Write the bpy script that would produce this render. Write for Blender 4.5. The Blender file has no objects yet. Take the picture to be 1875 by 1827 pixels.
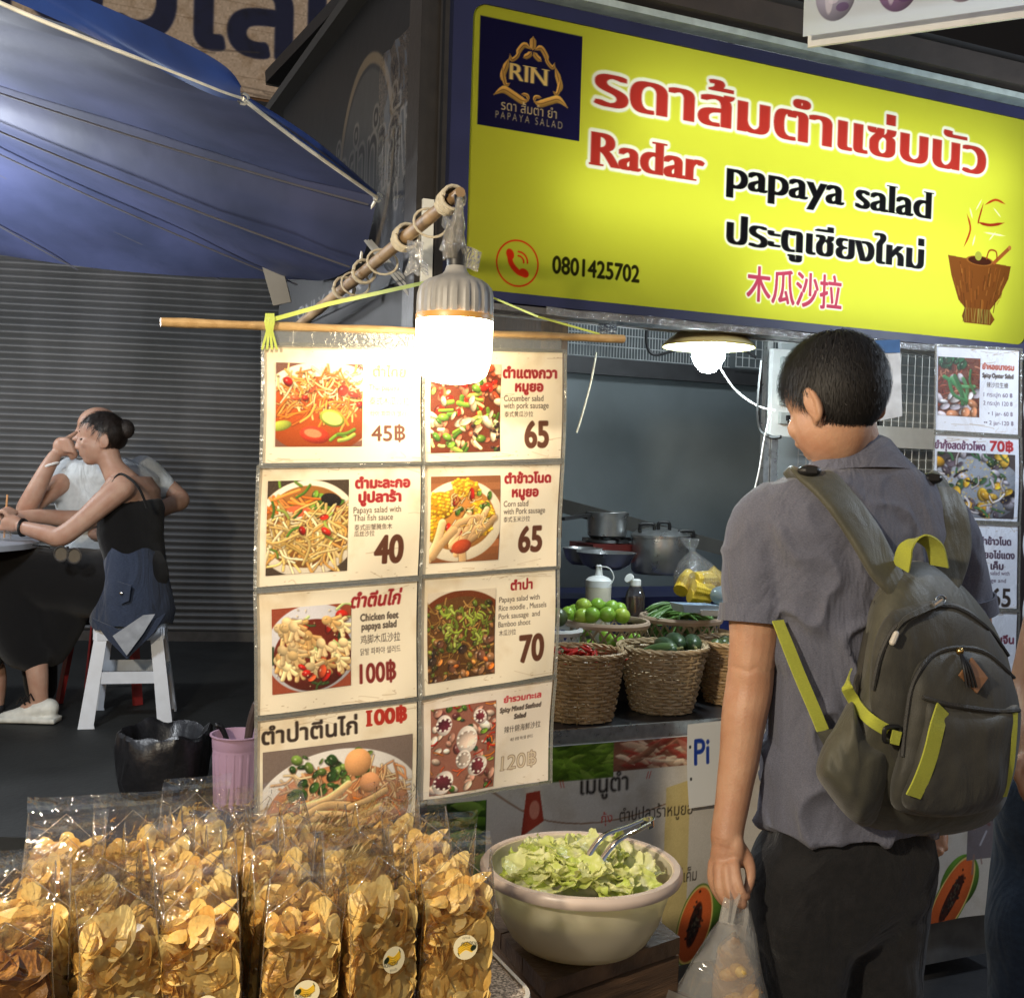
import bpy, bmesh, math, random
import numpy as np
from mathutils import Vector, Matrix, noise as mnoise

SC = bpy.context.scene
COL = SC.collection
R = math.radians

# ------------------------------------------------------------------ camera
F_PX, CX, CY = 2050.0, 937.5, 913.5          # focal length and centre in photograph pixels (1875 x 1827)
CAM = Vector((0, 0, 1.40))
_roll, _pitch = math.atan(.03), math.atan(43.5 / F_PX)
_f = Vector((0, math.cos(_pitch), -math.sin(_pitch)))
_u0 = Vector((0, math.sin(_pitch), math.cos(_pitch)))
_r0 = Vector((1, 0, 0))
_r = (_r0 * math.cos(_roll) + _u0 * math.sin(_roll)).normalized()
_u = (_u0 * math.cos(_roll) - _r0 * math.sin(_roll)).normalized()
cam_data = bpy.data.cameras.new('camera')
cam_data.sensor_fit = 'HORIZONTAL'; cam_data.sensor_width = 36
cam_data.lens = 36 * F_PX / 1875
cam_data.clip_start = .05; cam_data.clip_end = 200
cam = bpy.data.objects.new('camera', cam_data); COL.objects.link(cam)
cam.matrix_world = Matrix(((_r.x, _u.x, -_f.x, CAM.x), (_r.y, _u.y, -_f.y, CAM.y), (_r.z, _u.z, -_f.z, CAM.z), (0, 0, 0, 1)))
SC.camera = cam

# ------------------------------------------------------------------ world (night) and exposure
w = bpy.data.worlds.new('World'); SC.world = w; w.use_nodes = True
nt = w.node_tree; bg = nt.nodes['Background']
sky = nt.nodes.new('ShaderNodeTexSky'); sky.sky_type = 'NISHITA'; sky.sun_disc = False
sky.sun_elevation = R(-2); sky.sun_rotation = R(200)
nt.links.new(sky.outputs[0], bg.inputs[0]); bg.inputs[1].default_value = SKY_STRENGTH = 2.0
SC.view_settings.view_transform = 'Standard'; SC.view_settings.look = 'None'
SC.view_settings.exposure = 0.0; SC.view_settings.gamma = 1
SC.render.engine = 'CYCLES'
cy = SC.cycles
cy.use_denoising = True; cy.denoiser = 'OPENIMAGEDENOISE'
cy.max_bounces = 8; cy.diffuse_bounces = 3; cy.glossy_bounces = 3; cy.transmission_bounces = 4
cy.transparent_max_bounces = 40; cy.sample_clamp_indirect = 3.0
cy.caustics_reflective = False; cy.caustics_refractive = False

def lamp(name, kind, loc, energy, color=(1, 1, 1), size=.1, aim=None):
    l = bpy.data.lights.new(name, kind); l.energy = energy; l.color = color
    if kind == 'AREA': l.size = size
    elif kind in ('POINT', 'SPOT'): l.shadow_soft_size = size
    o = bpy.data.objects.new(name, l); COL.objects.link(o); o.location = loc
    if aim is not None:
        o.rotation_euler = (Vector(aim) - Vector(loc)).to_track_quat('-Z', 'Y').to_euler()
    return o
# unseen lamps: one for the umbrella's left glow, the others added as fill
lamp('market_lamp', 'POINT', (-1.75, 2.75, 1.86), 85, (.90, .95, 1.0), .10)
lamp('shutter_fill_lamp', 'POINT', (-3.0, 4.7, 2.15), 60, (.92, .96, 1.0), .12)
lamp('table_fill_lamp', 'POINT', (-1.0, .28, 1.95), 215, (1.0, .86, .64), .06)
lamp('lane_fill_lamp', 'POINT', (1.95, 2.5, 2.05), 44, (.74, .86, 1.0), .10)

# ------------------------------------------------------------------ pixel and stall frames
def ray(px, py):
    return (_f * F_PX + _r * (px - CX) - _u * (py - CY))
def P(px, py, d):
    """the point seen at a photograph pixel at distance d (world Y)"""
    v = ray(px, py); return CAM + v * (d / v.y)
def PZ(px, py, z):
    v = ray(px, py); return CAM + v * ((z - CAM.z) / v.z)
SU = Vector((.914, .406, 0)).normalized(); SV = Vector((-SU.y, SU.x, 0))
_o = P(850, 540, 2.5); SO = Vector((_o.x, _o.y, 0))
def S(u, v, z): return SO + SU * u + SV * v + Vector((0, 0, z))
def SP(px, py, v=0.0):
    """(u, z) where the pixel's ray meets the plane at stall depth v"""
    d = ray(px, py); t = ((SO + SV * v) - CAM).dot(SV) / d.dot(SV); p = CAM + d * t
    return (p - SO).dot(SU), p.z
def SPW(px, py, v=0.0):
    u, z = SP(px, py, v); return S(u, v, z)
STALL_ANG = math.atan2(SU.y, SU.x)

lamp('stall_fill_lamp', 'POINT', S(1.15, .55, 2.30), 24, (.84, .94, 1.0), .08)   # unseen point lamp added behind the sign as fill for the stall

# ------------------------------------------------------------------ materials
def _nodes(name):
    m = bpy.data.materials.new(name); m.use_nodes = True
    t = m.node_tree; b = t.nodes['Principled BSDF']
    return m, t, b
def srgb(*c):
    if len(c) == 1: c = c[0]
    return tuple(((x / 255) / 12.92 if x / 255 <= .04045 else ((x / 255 + .055) / 1.055) ** 2.4) for x in c)
def M(name, col, rough=.55, metal=0., var=.18, scale=25., bump=0., bscale=None, spec=.5, stretch=(1, 1, 1), detail=5., sheen=0., col2=None, subs=0., trans=0., coat=0.):
    """principled surface with procedural colour variation, roughness variation and bump"""
    m, t, b = _nodes(name)
    tc = t.nodes.new('ShaderNodeTexCoord'); mp = t.nodes.new('ShaderNodeMapping'); mp.inputs['Scale'].default_value = stretch
    t.links.new(tc.outputs['Object'], mp.inputs[0])
    n = t.nodes.new('ShaderNodeTexNoise'); n.inputs['Scale'].default_value = scale; n.inputs['Detail'].default_value = detail
    t.links.new(mp.outputs[0], n.inputs['Vector'])
    cr = t.nodes.new('ShaderNodeValToRGB'); cr.color_ramp.elements[0].position = .3; cr.color_ramp.elements[1].position = .7
    a = col2 if col2 else tuple(c * (1 - var) for c in col)
    bb = col if col2 else tuple(min(1, c * (1 + var)) for c in col)
    cr.color_ramp.elements[0].color = (*a, 1); cr.color_ramp.elements[1].color = (*bb, 1)
    t.links.new(n.outputs[0], cr.inputs[0]); t.links.new(cr.outputs[0], b.inputs['Base Color'])
    mr = t.nodes.new('ShaderNodeMapRange'); mr.inputs[3].default_value = max(.02, rough - .1); mr.inputs[4].default_value = min(1, rough + .1)
    t.links.new(n.outputs[0], mr.inputs[0]); t.links.new(mr.outputs[0], b.inputs['Roughness'])
    b.inputs['Metallic'].default_value = metal; b.inputs['Specular IOR Level'].default_value = spec
    if sheen: b.inputs['Sheen Weight'].default_value = sheen
    if coat: b.inputs['Coat Weight'].default_value = coat
    if trans: b.inputs['Transmission Weight'].default_value = trans
    if subs:
        b.inputs['Subsurface Weight'].default_value = subs; b.inputs['Subsurface Radius'].default_value = (.02, .008, .004); b.inputs['Subsurface Scale'].default_value = .3
    if bump:
        n2 = t.nodes.new('ShaderNodeTexNoise'); n2.inputs['Scale'].default_value = bscale or scale * 3; n2.inputs['Detail'].default_value = 6
        t.links.new(mp.outputs[0], n2.inputs['Vector'])
        bp = t.nodes.new('ShaderNodeBump'); bp.inputs['Strength'].default_value = bump; bp.inputs['Distance'].default_value = .004
        t.links.new(n2.outputs[0], bp.inputs['Height']); t.links.new(bp.outputs[0], b.inputs['Normal'])
    return m
def emit(name, col, strength, edge=None):
    m = bpy.data.materials.new(name); m.use_nodes = True; t = m.node_tree; t.nodes.clear()
    e = t.nodes.new('ShaderNodeEmission'); e.inputs[0].default_value = (*col, 1); e.inputs[1].default_value = strength
    o = t.nodes.new('ShaderNodeOutputMaterial'); t.links.new(e.outputs[0], o.inputs[0]); return m
def film(name, tint=(1, 1, 1), gloss=.12, rough=.06, haze=.03, bump=.5, bscale=18., hazecol=(.9, .9, .9)):
    """thin clear plastic film: mostly clear, wrinkled reflections, a little milky"""
    m = bpy.data.materials.new(name); m.use_nodes = True; t = m.node_tree; t.nodes.clear()
    o = t.nodes.new('ShaderNodeOutputMaterial')
    tr = t.nodes.new('ShaderNodeBsdfTransparent'); tr.inputs[0].default_value = (*tint, 1)
    gl = t.nodes.new('ShaderNodeBsdfGlossy'); gl.inputs['Roughness'].default_value = rough
    df = t.nodes.new('ShaderNodeBsdfDiffuse'); df.inputs[0].default_value = (*hazecol, 1)
    tl = t.nodes.new('ShaderNodeBsdfTranslucent'); tl.inputs[0].default_value = (*hazecol, 1)
    dm = t.nodes.new('ShaderNodeMixShader'); dm.inputs[0].default_value = .45
    t.links.new(df.outputs[0], dm.inputs[1]); t.links.new(tl.outputs[0], dm.inputs[2])
    m1 = t.nodes.new('ShaderNodeMixShader'); m1.inputs[0].default_value = haze
    t.links.new(tr.outputs[0], m1.inputs[1]); t.links.new(dm.outputs[0], m1.inputs[2])
    tc = t.nodes.new('ShaderNodeTexCoord')
    n = t.nodes.new('ShaderNodeTexNoise'); n.inputs['Scale'].default_value = bscale; n.inputs['Detail'].default_value = 3; n.inputs['Distortion'].default_value = 1.5
    t.links.new(tc.outputs['Object'], n.inputs['Vector'])
    bp = t.nodes.new('ShaderNodeBump'); bp.inputs['Strength'].default_value = bump; bp.inputs['Distance'].default_value = .01
    t.links.new(n.outputs[0], bp.inputs['Height']); t.links.new(bp.outputs[0], gl.inputs['Normal'])
    fr = t.nodes.new('ShaderNodeLayerWeight'); fr.inputs[0].default_value = .25
    t.links.new(bp.outputs[0], fr.inputs['Normal'])
    mr = t.nodes.new('ShaderNodeMapRange'); mr.inputs[3].default_value = gloss * .22; mr.inputs[4].default_value = min(1, gloss * 4)
    t.links.new(fr.outputs['Fresnel'], mr.inputs[0])
    m2 = t.nodes.new('ShaderNodeMixShader'); t.links.new(mr.outputs[0], m2.inputs[0])
    t.links.new(m1.outputs[0], m2.inputs[1]); t.links.new(gl.outputs[0], m2.inputs[2])
    t.links.new(m2.outputs[0], o.inputs[0]); return m
def print_mat(name, rough=.45, translucent=0., bump=0., bscale=9., spec=.4, dirt=.0, stain=(.5, .38, .2)):
    """printed sheet: the ink is a colour attribute of the sheet's own mesh, plus procedural paper grime"""
    m, t, b = _nodes(name)
    a = t.nodes.new('ShaderNodeVertexColor'); a.layer_name = 'ink'
    src = a.outputs[0]
    tc = t.nodes.new('ShaderNodeTexCoord')
    if dirt:
        n = t.nodes.new('ShaderNodeTexNoise'); n.inputs['Scale'].default_value = 14; n.inputs['Detail'].default_value = 8
        t.links.new(tc.outputs['Object'], n.inputs['Vector'])
        mr = t.nodes.new('ShaderNodeMapRange'); mr.inputs[1].default_value = .5; mr.inputs[2].default_value = .75; mr.inputs[4].default_value = dirt
        t.links.new(n.outputs[0], mr.inputs[0])
        mx = t.nodes.new('ShaderNodeMixRGB'); mx.blend_type = 'MULTIPLY'; mx.inputs[2].default_value = (*stain, 1)
        t.links.new(mr.outputs[0], mx.inputs[0]); t.links.new(src, mx.inputs[1]); src = mx.outputs[0]
    t.links.new(src, b.inputs['Base Color'])
    b.inputs['Roughness'].default_value = rough; b.inputs['Specular IOR Level'].default_value = spec
    if bump:
        n = t.nodes.new('ShaderNodeTexNoise'); n.inputs['Scale'].default_value = bscale; n.inputs['Detail'].default_value = 3
        t.links.new(tc.outputs['Object'], n.inputs['Vector'])
        bp = t.nodes.new('ShaderNodeBump'); bp.inputs['Strength'].default_value = bump; bp.inputs['Distance'].default_value = .01
        t.links.new(n.outputs[0], bp.inputs['Height']); t.links.new(bp.outputs[0], b.inputs['Normal'])
    if translucent:
        tl = t.nodes.new('ShaderNodeBsdfTranslucent'); t.links.new(src, tl.inputs[0])
        mx = t.nodes.new('ShaderNodeMixShader'); mx.inputs[0].default_value = translucent
        o = t.nodes['Material Output']
        t.links.new(b.outputs[0], mx.inputs[1]); t.links.new(tl.outputs[0], mx.inputs[2]); t.links.new(mx.outputs[0], o.inputs[0])
    return m

# ------------------------------------------------------------------ mesh builder
def frame(dirv, up=Vector((0, 0, 1))):
    z = Vector(dirv).normalized()
    x = up.cross(z)
    if x.length < 1e-4: x = Vector((1, 0, 0)).cross(z)
    x.normalize(); return x, z.cross(x), z
class MB:
    def __init__(s): s.v = []; s.f = []; s.fm = []; s.cur = 0
    def add(s, vs, fs):
        b = len(s.v); s.v += [tuple(x) for x in vs]; s.f += [tuple(i + b for i in f) for f in fs]; s.fm += [s.cur] * len(fs); return s
    def box(s, c, size, rot=None):
        """rot: 3 axis vectors or None"""
        c = Vector(c); ax = rot or (Vector((1, 0, 0)), Vector((0, 1, 0)), Vector((0, 0, 1)))
        vs = [c + ax[0] * (i * size[0] / 2) + ax[1] * (j * size[1] / 2) + ax[2] * (k * size[2] / 2) for i in (-1, 1) for j in (-1, 1) for k in (-1, 1)]
        return s.add(vs, [(0, 1, 3, 2), (4, 6, 7, 5), (0, 4, 5, 1), (2, 3, 7, 6), (0, 2, 6, 4), (1, 5, 7, 3)])
    def sbox(s, u0, u1, v0, v1, z0, z1):
        return s.box(S((u0 + u1) / 2, (v0 + v1) / 2, (z0 + z1) / 2), (u1 - u0, v1 - v0, z1 - z0), (SU, SV, Vector((0, 0, 1))))
    def quad(s, a, b, c, d): return s.add([a, b, c, d], [(0, 1, 2, 3)])
    def beam(s, a, b, w, h, up=Vector((0, 0, 1))):
        a, b = Vector(a), Vector(b); x, y, z = frame(b - a, up)
        return s.box((a + b) / 2, (w, h, (b - a).length), (x, y, z))
    def rings(s, rings, closed=True, cap=True):
        n = len(rings[0]); vs = [p for r in rings for p in r]; fs = []
        for i in range(len(rings) - 1):
            for j in range(n if closed else n - 1):
                k = (j + 1) % n
                fs.append((i * n + j, i * n + k, (i + 1) * n + k, (i + 1) * n + j))
        if cap and closed:
            fs.append(tuple(range(n - 1, -1, -1))); fs.append(tuple((len(rings) - 1) * n + j for j in range(n)))
        return s.add(vs, fs)
    def tube(s, pts, r, sides=8, cap=True, closed=False, flat=1.0, up=Vector((0, 0, 1))):
        pts = [Vector(p) for p in pts]; n = len(pts)
        rr = r if isinstance(r, (list, tuple)) else [r] * n
        rings = []; x = None
        for i in range(n):
            if closed: d = pts[(i + 1) % n] - pts[i - 1]
            else: d = pts[min(i + 1, n - 1)] - pts[max(i - 1, 0)]
            if d.length < 1e-9: d = Vector((0, 0, 1))
            d.normalize()
            if x is None: x, y, _ = frame(d, up)
            else:
                x = x - d * x.dot(d)
                if x.length < 1e-5: x, y, _ = frame(d, up)
                x.normalize()
            y = d.cross(x)
            rings.append([pts[i] + (x * math.cos(a) + y * math.sin(a) * flat) * rr[i] for a in (2 * math.pi * k / sides for k in range(sides))])
        if closed: rings.append(rings[0])
        return s.rings(rings, True, cap and not closed)
    def ribbon(s, pts, w, side, thick=.0015):
        """flat strap along pts, w wide along the side vector(s)"""
        pts = [Vector(p) for p in pts]; rings = []
        for i, p in enumerate(pts):
            d = (pts[min(i + 1, len(pts) - 1)] - pts[max(i - 1, 0)]).normalized()
            sd = Vector(side[i] if isinstance(side, list) else side); sd = (sd - d * sd.dot(d)).normalized(); n = d.cross(sd)
            ww = w[i] if isinstance(w, (list, tuple)) else w
            rings.append([p + sd * ww / 2 + n * thick / 2, p - sd * ww / 2 + n * thick / 2, p - sd * ww / 2 - n * thick / 2, p + sd * ww / 2 - n * thick / 2])
        return s.rings(rings)
    def lathe(s, prof, c=(0, 0, 0), seg=32, ax=None, cap=True):
        c = Vector(c); X, Y, Z = ax or (Vector((1, 0, 0)), Vector((0, 1, 0)), Vector((0, 0, 1)))
        return s.rings([[c + X * (r * math.cos(a)) + Y * (r * math.sin(a)) + Z * z for a in (2 * math.pi * k / seg for k in range(seg))] for r, z in prof], True, cap)
    def ball(s, c, r, seg=16, rg=10, ax=None):
        c = Vector(c); rx, ry, rz = (r, r, r) if not isinstance(r, (tuple, list)) else r
        X, Y, Z = ax or (Vector((1, 0, 0)), Vector((0, 1, 0)), Vector((0, 0, 1)))
        return s.rings([[c + X * (rx * math.sin(t) * math.cos(a)) + Y * (ry * math.sin(t) * math.sin(a)) - Z * (rz * math.cos(t)) for a in (2 * math.pi * k / seg for k in range(seg))]
                        for t in (math.pi * (i + .02) / (rg + .04) for i in range(rg + 1))])
    def loft(s, secs, sides=20):
        """secs: (centre, half-width vector, half-depth vector) or with a superellipse exponent"""
        rings = []
        for sec in secs:
            c, a, b = Vector(sec[0]), Vector(sec[1]), Vector(sec[2]); e = sec[3] if len(sec) > 3 else 1.0
            ring = []
            for k in range(sides):
                t = 2 * math.pi * k / sides; ct, st = math.cos(t), math.sin(t)
                ring.append(c + a * (math.copysign(abs(ct) ** e, ct)) + b * (math.copysign(abs(st) ** e, st)))
            rings.append(ring)
        return s.rings(rings)
    def build(s, name, mats, parent=None, smooth=True, label=None, cat=None, group=None, kind=None):
        off = wloc(parent) if parent else Vector((0, 0, 0))
        me = bpy.data.meshes.new(name)
        vs = np.array(s.v, dtype=np.float64).reshape(-1, 3) - np.array(off)
        me.from_pydata(vs.tolist(), [], s.f)
        ml = mats if isinstance(mats, (list, tuple)) else [mats]
        for m in ml: me.materials.append(m)
        if len(ml) > 1: me.polygons.foreach_set('material_index', s.fm)
        if smooth: me.polygons.foreach_set('use_smooth', [True] * len(me.polygons))
        me.update()
        return link(me, name, parent, label, cat, group, kind, smooth)
def wloc(o):
    p = Vector(o.location)
    while o.parent: o = o.parent; p += Vector(o.location)
    return p
def link(me, name, parent=None, label=None, cat=None, group=None, kind=None, smooth=True):
    o = bpy.data.objects.new(name, me); COL.objects.link(o); o.parent = parent
    if smooth:
        try: me.set_sharp_from_angle(angle=R(42))
        except Exception: pass
    return tag(o, label, cat, group, kind)
def tag(o, label=None, cat=None, group=None, kind=None):
    if label: o['label'] = label
    if cat: o['category'] = cat
    if group: o['group'] = group
    if kind: o['kind'] = kind
    return o
def thing(name, label, cat, loc, group=None):
    o = bpy.data.objects.new(name, None); o.empty_display_size = .05; COL.objects.link(o); o.location = loc
    return tag(o, label, cat, group)
def copy_tree(o, parent=None):
    c = o.copy(); COL.objects.link(c); c.parent = parent
    for ch in list(o.children): copy_tree(ch, c)
    return c
def remeshed(mb, name, mats, voxel, parent=None, smooth_it=4, factor=.5, disp=None, **kw):
    """join overlapping shapes into one continuous skin"""
    o = MB.build(mb, name + '_raw', mats)
    md = o.modifiers.new('r', 'REMESH'); md.mode = 'VOXEL'; md.voxel_size = voxel; md.use_smooth_shade = True
    if smooth_it:
        sm = o.modifiers.new('s', 'SMOOTH'); sm.iterations = smooth_it; sm.factor = factor
    dg = bpy.context.evaluated_depsgraph_get(); me = bpy.data.meshes.new_from_object(o.evaluated_get(dg))
    raw = o.data; bpy.data.objects.remove(o); bpy.data.meshes.remove(raw)
    me.name = name
    n = len(me.vertices); co = np.empty(n * 3); me.vertices.foreach_get('co', co); co = co.reshape(-1, 3)
    if disp is not None:
        no = np.empty(n * 3); me.vertices.foreach_get('normal', no); co = disp(co, no.reshape(-1, 3))
    if parent: co = co - np.array(wloc(parent))
    me.vertices.foreach_set('co', co.ravel()); me.polygons.foreach_set('use_smooth', [True] * len(me.polygons)); me.update()
    if not me.materials:
        me.materials.append(mats if not isinstance(mats, (list, tuple)) else mats[0])
    return link(me, name, parent, kw.get('label'), kw.get('cat'), kw.get('group'), kw.get('kind'), smooth=False)
def catmull(pts, n=8, closed=False):
    pts = [Vector(p) for p in pts]; out = []; L = len(pts)
    rng = range(L if closed else L - 1)
    for i in rng:
        p0 = pts[(i - 1) % L] if closed or i > 0 else pts[i]; p1 = pts[i]; p2 = pts[(i + 1) % L]
        p3 = pts[(i + 2) % L] if closed or i + 2 < L else p2
        for k in range(n):
            t = k / n
            out.append(.5 * ((2 * p1) + (p2 - p0) * t + (2 * p0 - 5 * p1 + 4 * p2 - p3) * t * t + (3 * p1 - p0 - 3 * p2 + p3) * t ** 3))
    if not closed: out.append(pts[-1])
    return out
def nz(x, y, z): return mnoise.noise(Vector((x, y, z)))
# ------------------------------------------------------------------ printed sheets: lettering and pictures painted into arrays
_tm = {}
def glyph_mask(text, px, spacing=1.0):
    """coverage of a line of lettering, cap height about .7 px; returns (array, baseline row from the top)"""
    key = (text, round(px, 1), spacing)
    if key in _tm: return _tm[key]
    c = bpy.data.curves.new('t', 'FONT'); c.body = text; c.size = 1; c.resolution_u = 5; c.space_character = spacing
    o = bpy.data.objects.new('t', c); COL.objects.link(o)
    dg = bpy.context.evaluated_depsgraph_get(); cu = o.to_curve(dg); loops = []
    for sp in cu.splines:
        pts = []; bp = sp.bezier_points; nb = len(bp)
        for a in range(nb):
            p, q = bp[a], bp[(a + 1) % nb]
            for k in range(6):
                t = k / 6; u = 1 - t; v = p.co * u ** 3 + p.handle_right * 3 * u * u * t + q.handle_left * 3 * u * t * t + q.co * t ** 3; pts.append((v.x, v.y))
        if len(pts) > 2: loops.append(np.array(pts))
    o.to_curve_clear(); bpy.data.objects.remove(o); bpy.data.curves.remove(c)
    if not loops: return np.zeros((4, 4)), 2
    al = np.concatenate(loops); ss = 4; k = px * ss; pad = 2; mn = al.min(0); mx = al.max(0)
    W = int((mx[0] - mn[0]) * px) + 2 * pad + 2; H = int((mx[1] - mn[1]) * px) + 2 * pad + 2
    D = np.zeros((H * ss, W * ss + 1), dtype=np.float32)
    for lo in loops:
        X = (lo[:, 0] - mn[0]) * k + pad * ss; Y = (mx[1] - lo[:, 1]) * k + pad * ss
        for i in range(len(lo)):
            x1, y1, x2, y2 = X[i - 1], Y[i - 1], X[i], Y[i]
            if y1 == y2: continue
            a, b = (y1, y2) if y1 < y2 else (y2, y1); r0, r1 = int(math.ceil(a - .5)), int(math.ceil(b - .5))
            if r1 <= r0: continue
            rr = np.arange(r0, r1); xx = x1 + (rr + .5 - y1) * (x2 - x1) / (y2 - y1)
            np.add.at(D, (np.clip(rr, 0, H * ss - 1), np.clip(np.ceil(xx - .5).astype(int), 0, W * ss)), 1.0 if y2 > y1 else -1.0)
    A = (np.abs(np.cumsum(D, 1)[:, :-1]) > .5).astype(np.float32)
    m = A.reshape(H, ss, W, ss).mean((1, 3)); r = (m, (mx[1]) * px + pad)
    _tm[key] = r; return r
def shift(a, dy, dx):
    o = np.zeros_like(a); H, W = a.shape
    ys, yd = (slice(0, H - dy), slice(dy, H)) if dy >= 0 else (slice(-dy, H), slice(0, H + dy))
    xs, xd = (slice(0, W - dx), slice(dx, W)) if dx >= 0 else (slice(-dx, W), slice(0, W + dx))
    o[yd, xd] = a[ys, xs]; return o
def dilate(a, rx, ry=None):
    ry = rx if ry is None else ry
    px, py = int(math.ceil(rx)) + 1, int(math.ceil(ry)) + 1
    a = np.pad(a, ((py, py), (px, px))); o = a.copy()
    for dy in range(-py, py + 1):
        for dx in range(-px, px + 1):
            d = math.hypot(dx / max(rx, .3), dy / max(ry, .3))
            if d < 1.15 and (dx or dy):
                o = np.maximum(o, shift(a, dy, dx) * min(1, max(0, (1.15 - d) / .3)))
    return o, px, py
class Sheet:
    """an RGB array (sRGB 0-255 floats) with painting calls in its own pixel units"""
    def __init__(s, w, h, col): s.w, s.h = int(w), int(h); s.a = np.empty((s.h, s.w, 3), np.float32); s.a[:] = col
    def blend(s, m, x, y, col, op=1.0):
        x, y = int(round(x)), int(round(y)); H, W = m.shape
        x0, y0, x1, y1 = max(x, 0), max(y, 0), min(x + W, s.w), min(y + H, s.h)
        if x1 <= x0 or y1 <= y0: return
        k = (m[y0 - y:y1 - y, x0 - x:x1 - x] * op)[..., None]
        s.a[y0:y1, x0:x1] = s.a[y0:y1, x0:x1] * (1 - k) + np.array(col, np.float32) * k
    def text(s, t, x, y, px, col, bold=0., boldy=None, width=None, outline=0., ocol=(255, 255, 255), align='l', op=1., slant=0., spacing=1., rot=0., serif=0., squash=1.):
        """baseline at (x, y)"""
        m, b = glyph_mask(t, px, spacing)
        if serif: m = add_serifs(m, b, px, serif)
        if width:
            k = width / m.shape[1]
            if abs(k - 1) > .02: m = resize(m, m.shape[0], max(2, int(width)))
        if squash != 1.: m = resize(m, max(2, int(m.shape[0] * squash)), m.shape[1]); b *= squash
        if rot or slant:
            m, ox, oy = warp(m, rot, slant, b); b = b + oy; x = x - ox
        if bold: m, px_, py_ = dilate(m, bold, boldy); b += py_; x -= px_
        if align == 'c': x -= m.shape[1] / 2
        elif align == 'r': x -= m.shape[1]
        if outline:
            o, qx, qy = dilate(m, outline); s.blend(o, x - qx, y - b - qy, ocol, op)
        s.blend(m, x, y - b, col, op); return m.shape[1]
    def grid(s, x0, y0, x1, y1):
        x0, y0, x1, y1 = max(int(x0), 0), max(int(y0), 0), min(int(x1) + 1, s.w), min(int(y1) + 1, s.h)
        if x1 <= x0 or y1 <= y0: return None
        X, Y = np.meshgrid(np.arange(x0, x1) + .5, np.arange(y0, y1) + .5); return X, Y, x0, y0
    def ell(s, cx, cy, rx, ry, col, rot=0., op=1., soft=1., ring=None, shade=0.):
        r = max(rx, ry) + 2; g = s.grid(cx - r, cy - r, cx + r, cy + r)
        if not g: return
        X, Y, x0, y0 = g; c, n = math.cos(rot), math.sin(rot)
        a = ((X - cx) * c + (Y - cy) * n) / rx; b = (-(X - cx) * n + (Y - cy) * c) / ry; d = np.sqrt(a * a + b * b)
        k = np.clip((1 - d) * min(rx, ry) / soft + .5, 0, 1)
        if ring: k *= np.clip((d - ring) * min(rx, ry) / soft + .5, 0, 1)
        if shade:
            f = np.clip(1 + shade * (-(a * .5 + b * .8)) - shade * .6 * d ** 3, 0, 2)[..., None]; k = (k * op)[..., None]
            sl = s.a[y0:y0 + X.shape[0], x0:x0 + X.shape[1]]; sl[:] = sl * (1 - k) + np.clip(np.array(col, np.float32) * f, 0, 255) * k; return
        s.blend(k, x0, y0, col, op)
    def rect(s, x0, y0, x1, y1, col, op=1., soft=.8, rad=0.):
        g = s.grid(x0 - 1, y0 - 1, x1 + 1, y1 + 1)
        if not g: return
        X, Y, a, b = g; cx, cy, hx, hy = (x0 + x1) / 2, (y0 + y1) / 2, (x1 - x0) / 2 - rad, (y1 - y0) / 2 - rad
        qx, qy = np.maximum(np.abs(X - cx) - hx, 0), np.maximum(np.abs(Y - cy) - hy, 0)
        if rad: d = np.sqrt(qx * qx + qy * qy) - rad
        else: d = np.maximum(np.abs(X - cx) - hx, np.abs(Y - cy) - hy)
        s.blend(np.clip(-d / soft + .5, 0, 1), a, b, col, op)
    def poly(s, pts, col, op=1.):
        xs, ys = [p[0] for p in pts], [p[1] for p in pts]; g = s.grid(min(xs) - 1, min(ys) - 1, max(xs) + 1, max(ys) + 1)
        if not g: return
        X, Y, a, b = g; acc = np.zeros(X.shape)
        for ox, oy in ((-.25, -.25), (.25, -.25), (-.25, .25), (.25, .25)):
            ins = np.zeros(X.shape, bool); n = len(pts)
            for i in range(n):
                (x1, y1), (x2, y2) = pts[i], pts[i - 1]
                if y1 == y2: continue
                cnd = ((y1 > Y + oy) != (y2 > Y + oy)) & (X + ox < (x2 - x1) * (Y + oy - y1) / (y2 - y1) + x1); ins ^= cnd
            acc += ins
        s.blend(acc / 4, a, b, col, op)
    def stroke(s, pts, wd, col, op=1., taper=False, shade=0., smooth=True, soft=1.):
        """stroke through points; shade gives it a light and a dark side"""
        p = [(q.x, q.y) for q in catmull([(a, b, 0) for a, b in pts], 5)] if smooth and len(pts) > 2 else pts
        xs, ys = [q[0] for q in p], [q[1] for q in p]; g = s.grid(min(xs) - wd - 1, min(ys) - wd - 1, max(xs) + wd + 1, max(ys) + wd + 1)
        if not g: return
        X, Y, a, b = g; best = np.full(X.shape, 1e9); side = np.zeros(X.shape); T = np.zeros(X.shape); n = len(p) - 1
        for i in range(n):
            x1, y1 = p[i]; dx, dy = p[i + 1][0] - x1, p[i + 1][1] - y1; L2 = dx * dx + dy * dy + 1e-9
            t = np.clip(((X - x1) * dx + (Y - y1) * dy) / L2, 0, 1); ex, ey = X - x1 - t * dx, Y - y1 - t * dy; d = np.sqrt(ex * ex + ey * ey)
            u = d < best; best[u] = d[u]; side[u] = (ex * .45 + ey * .9)[u]; T[u] = ((i + t) / n)[u]
        hw = wd / 2 * (np.clip(np.minimum(T, 1 - T) * 4, .15, 1) if taper else 1.0)
        k = np.clip((hw - best) / soft + .5, 0, 1) * op
        f = np.clip(1 - shade * side / max(wd / 2, 1), 0, 2)[..., None] if shade else 1.0
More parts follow.
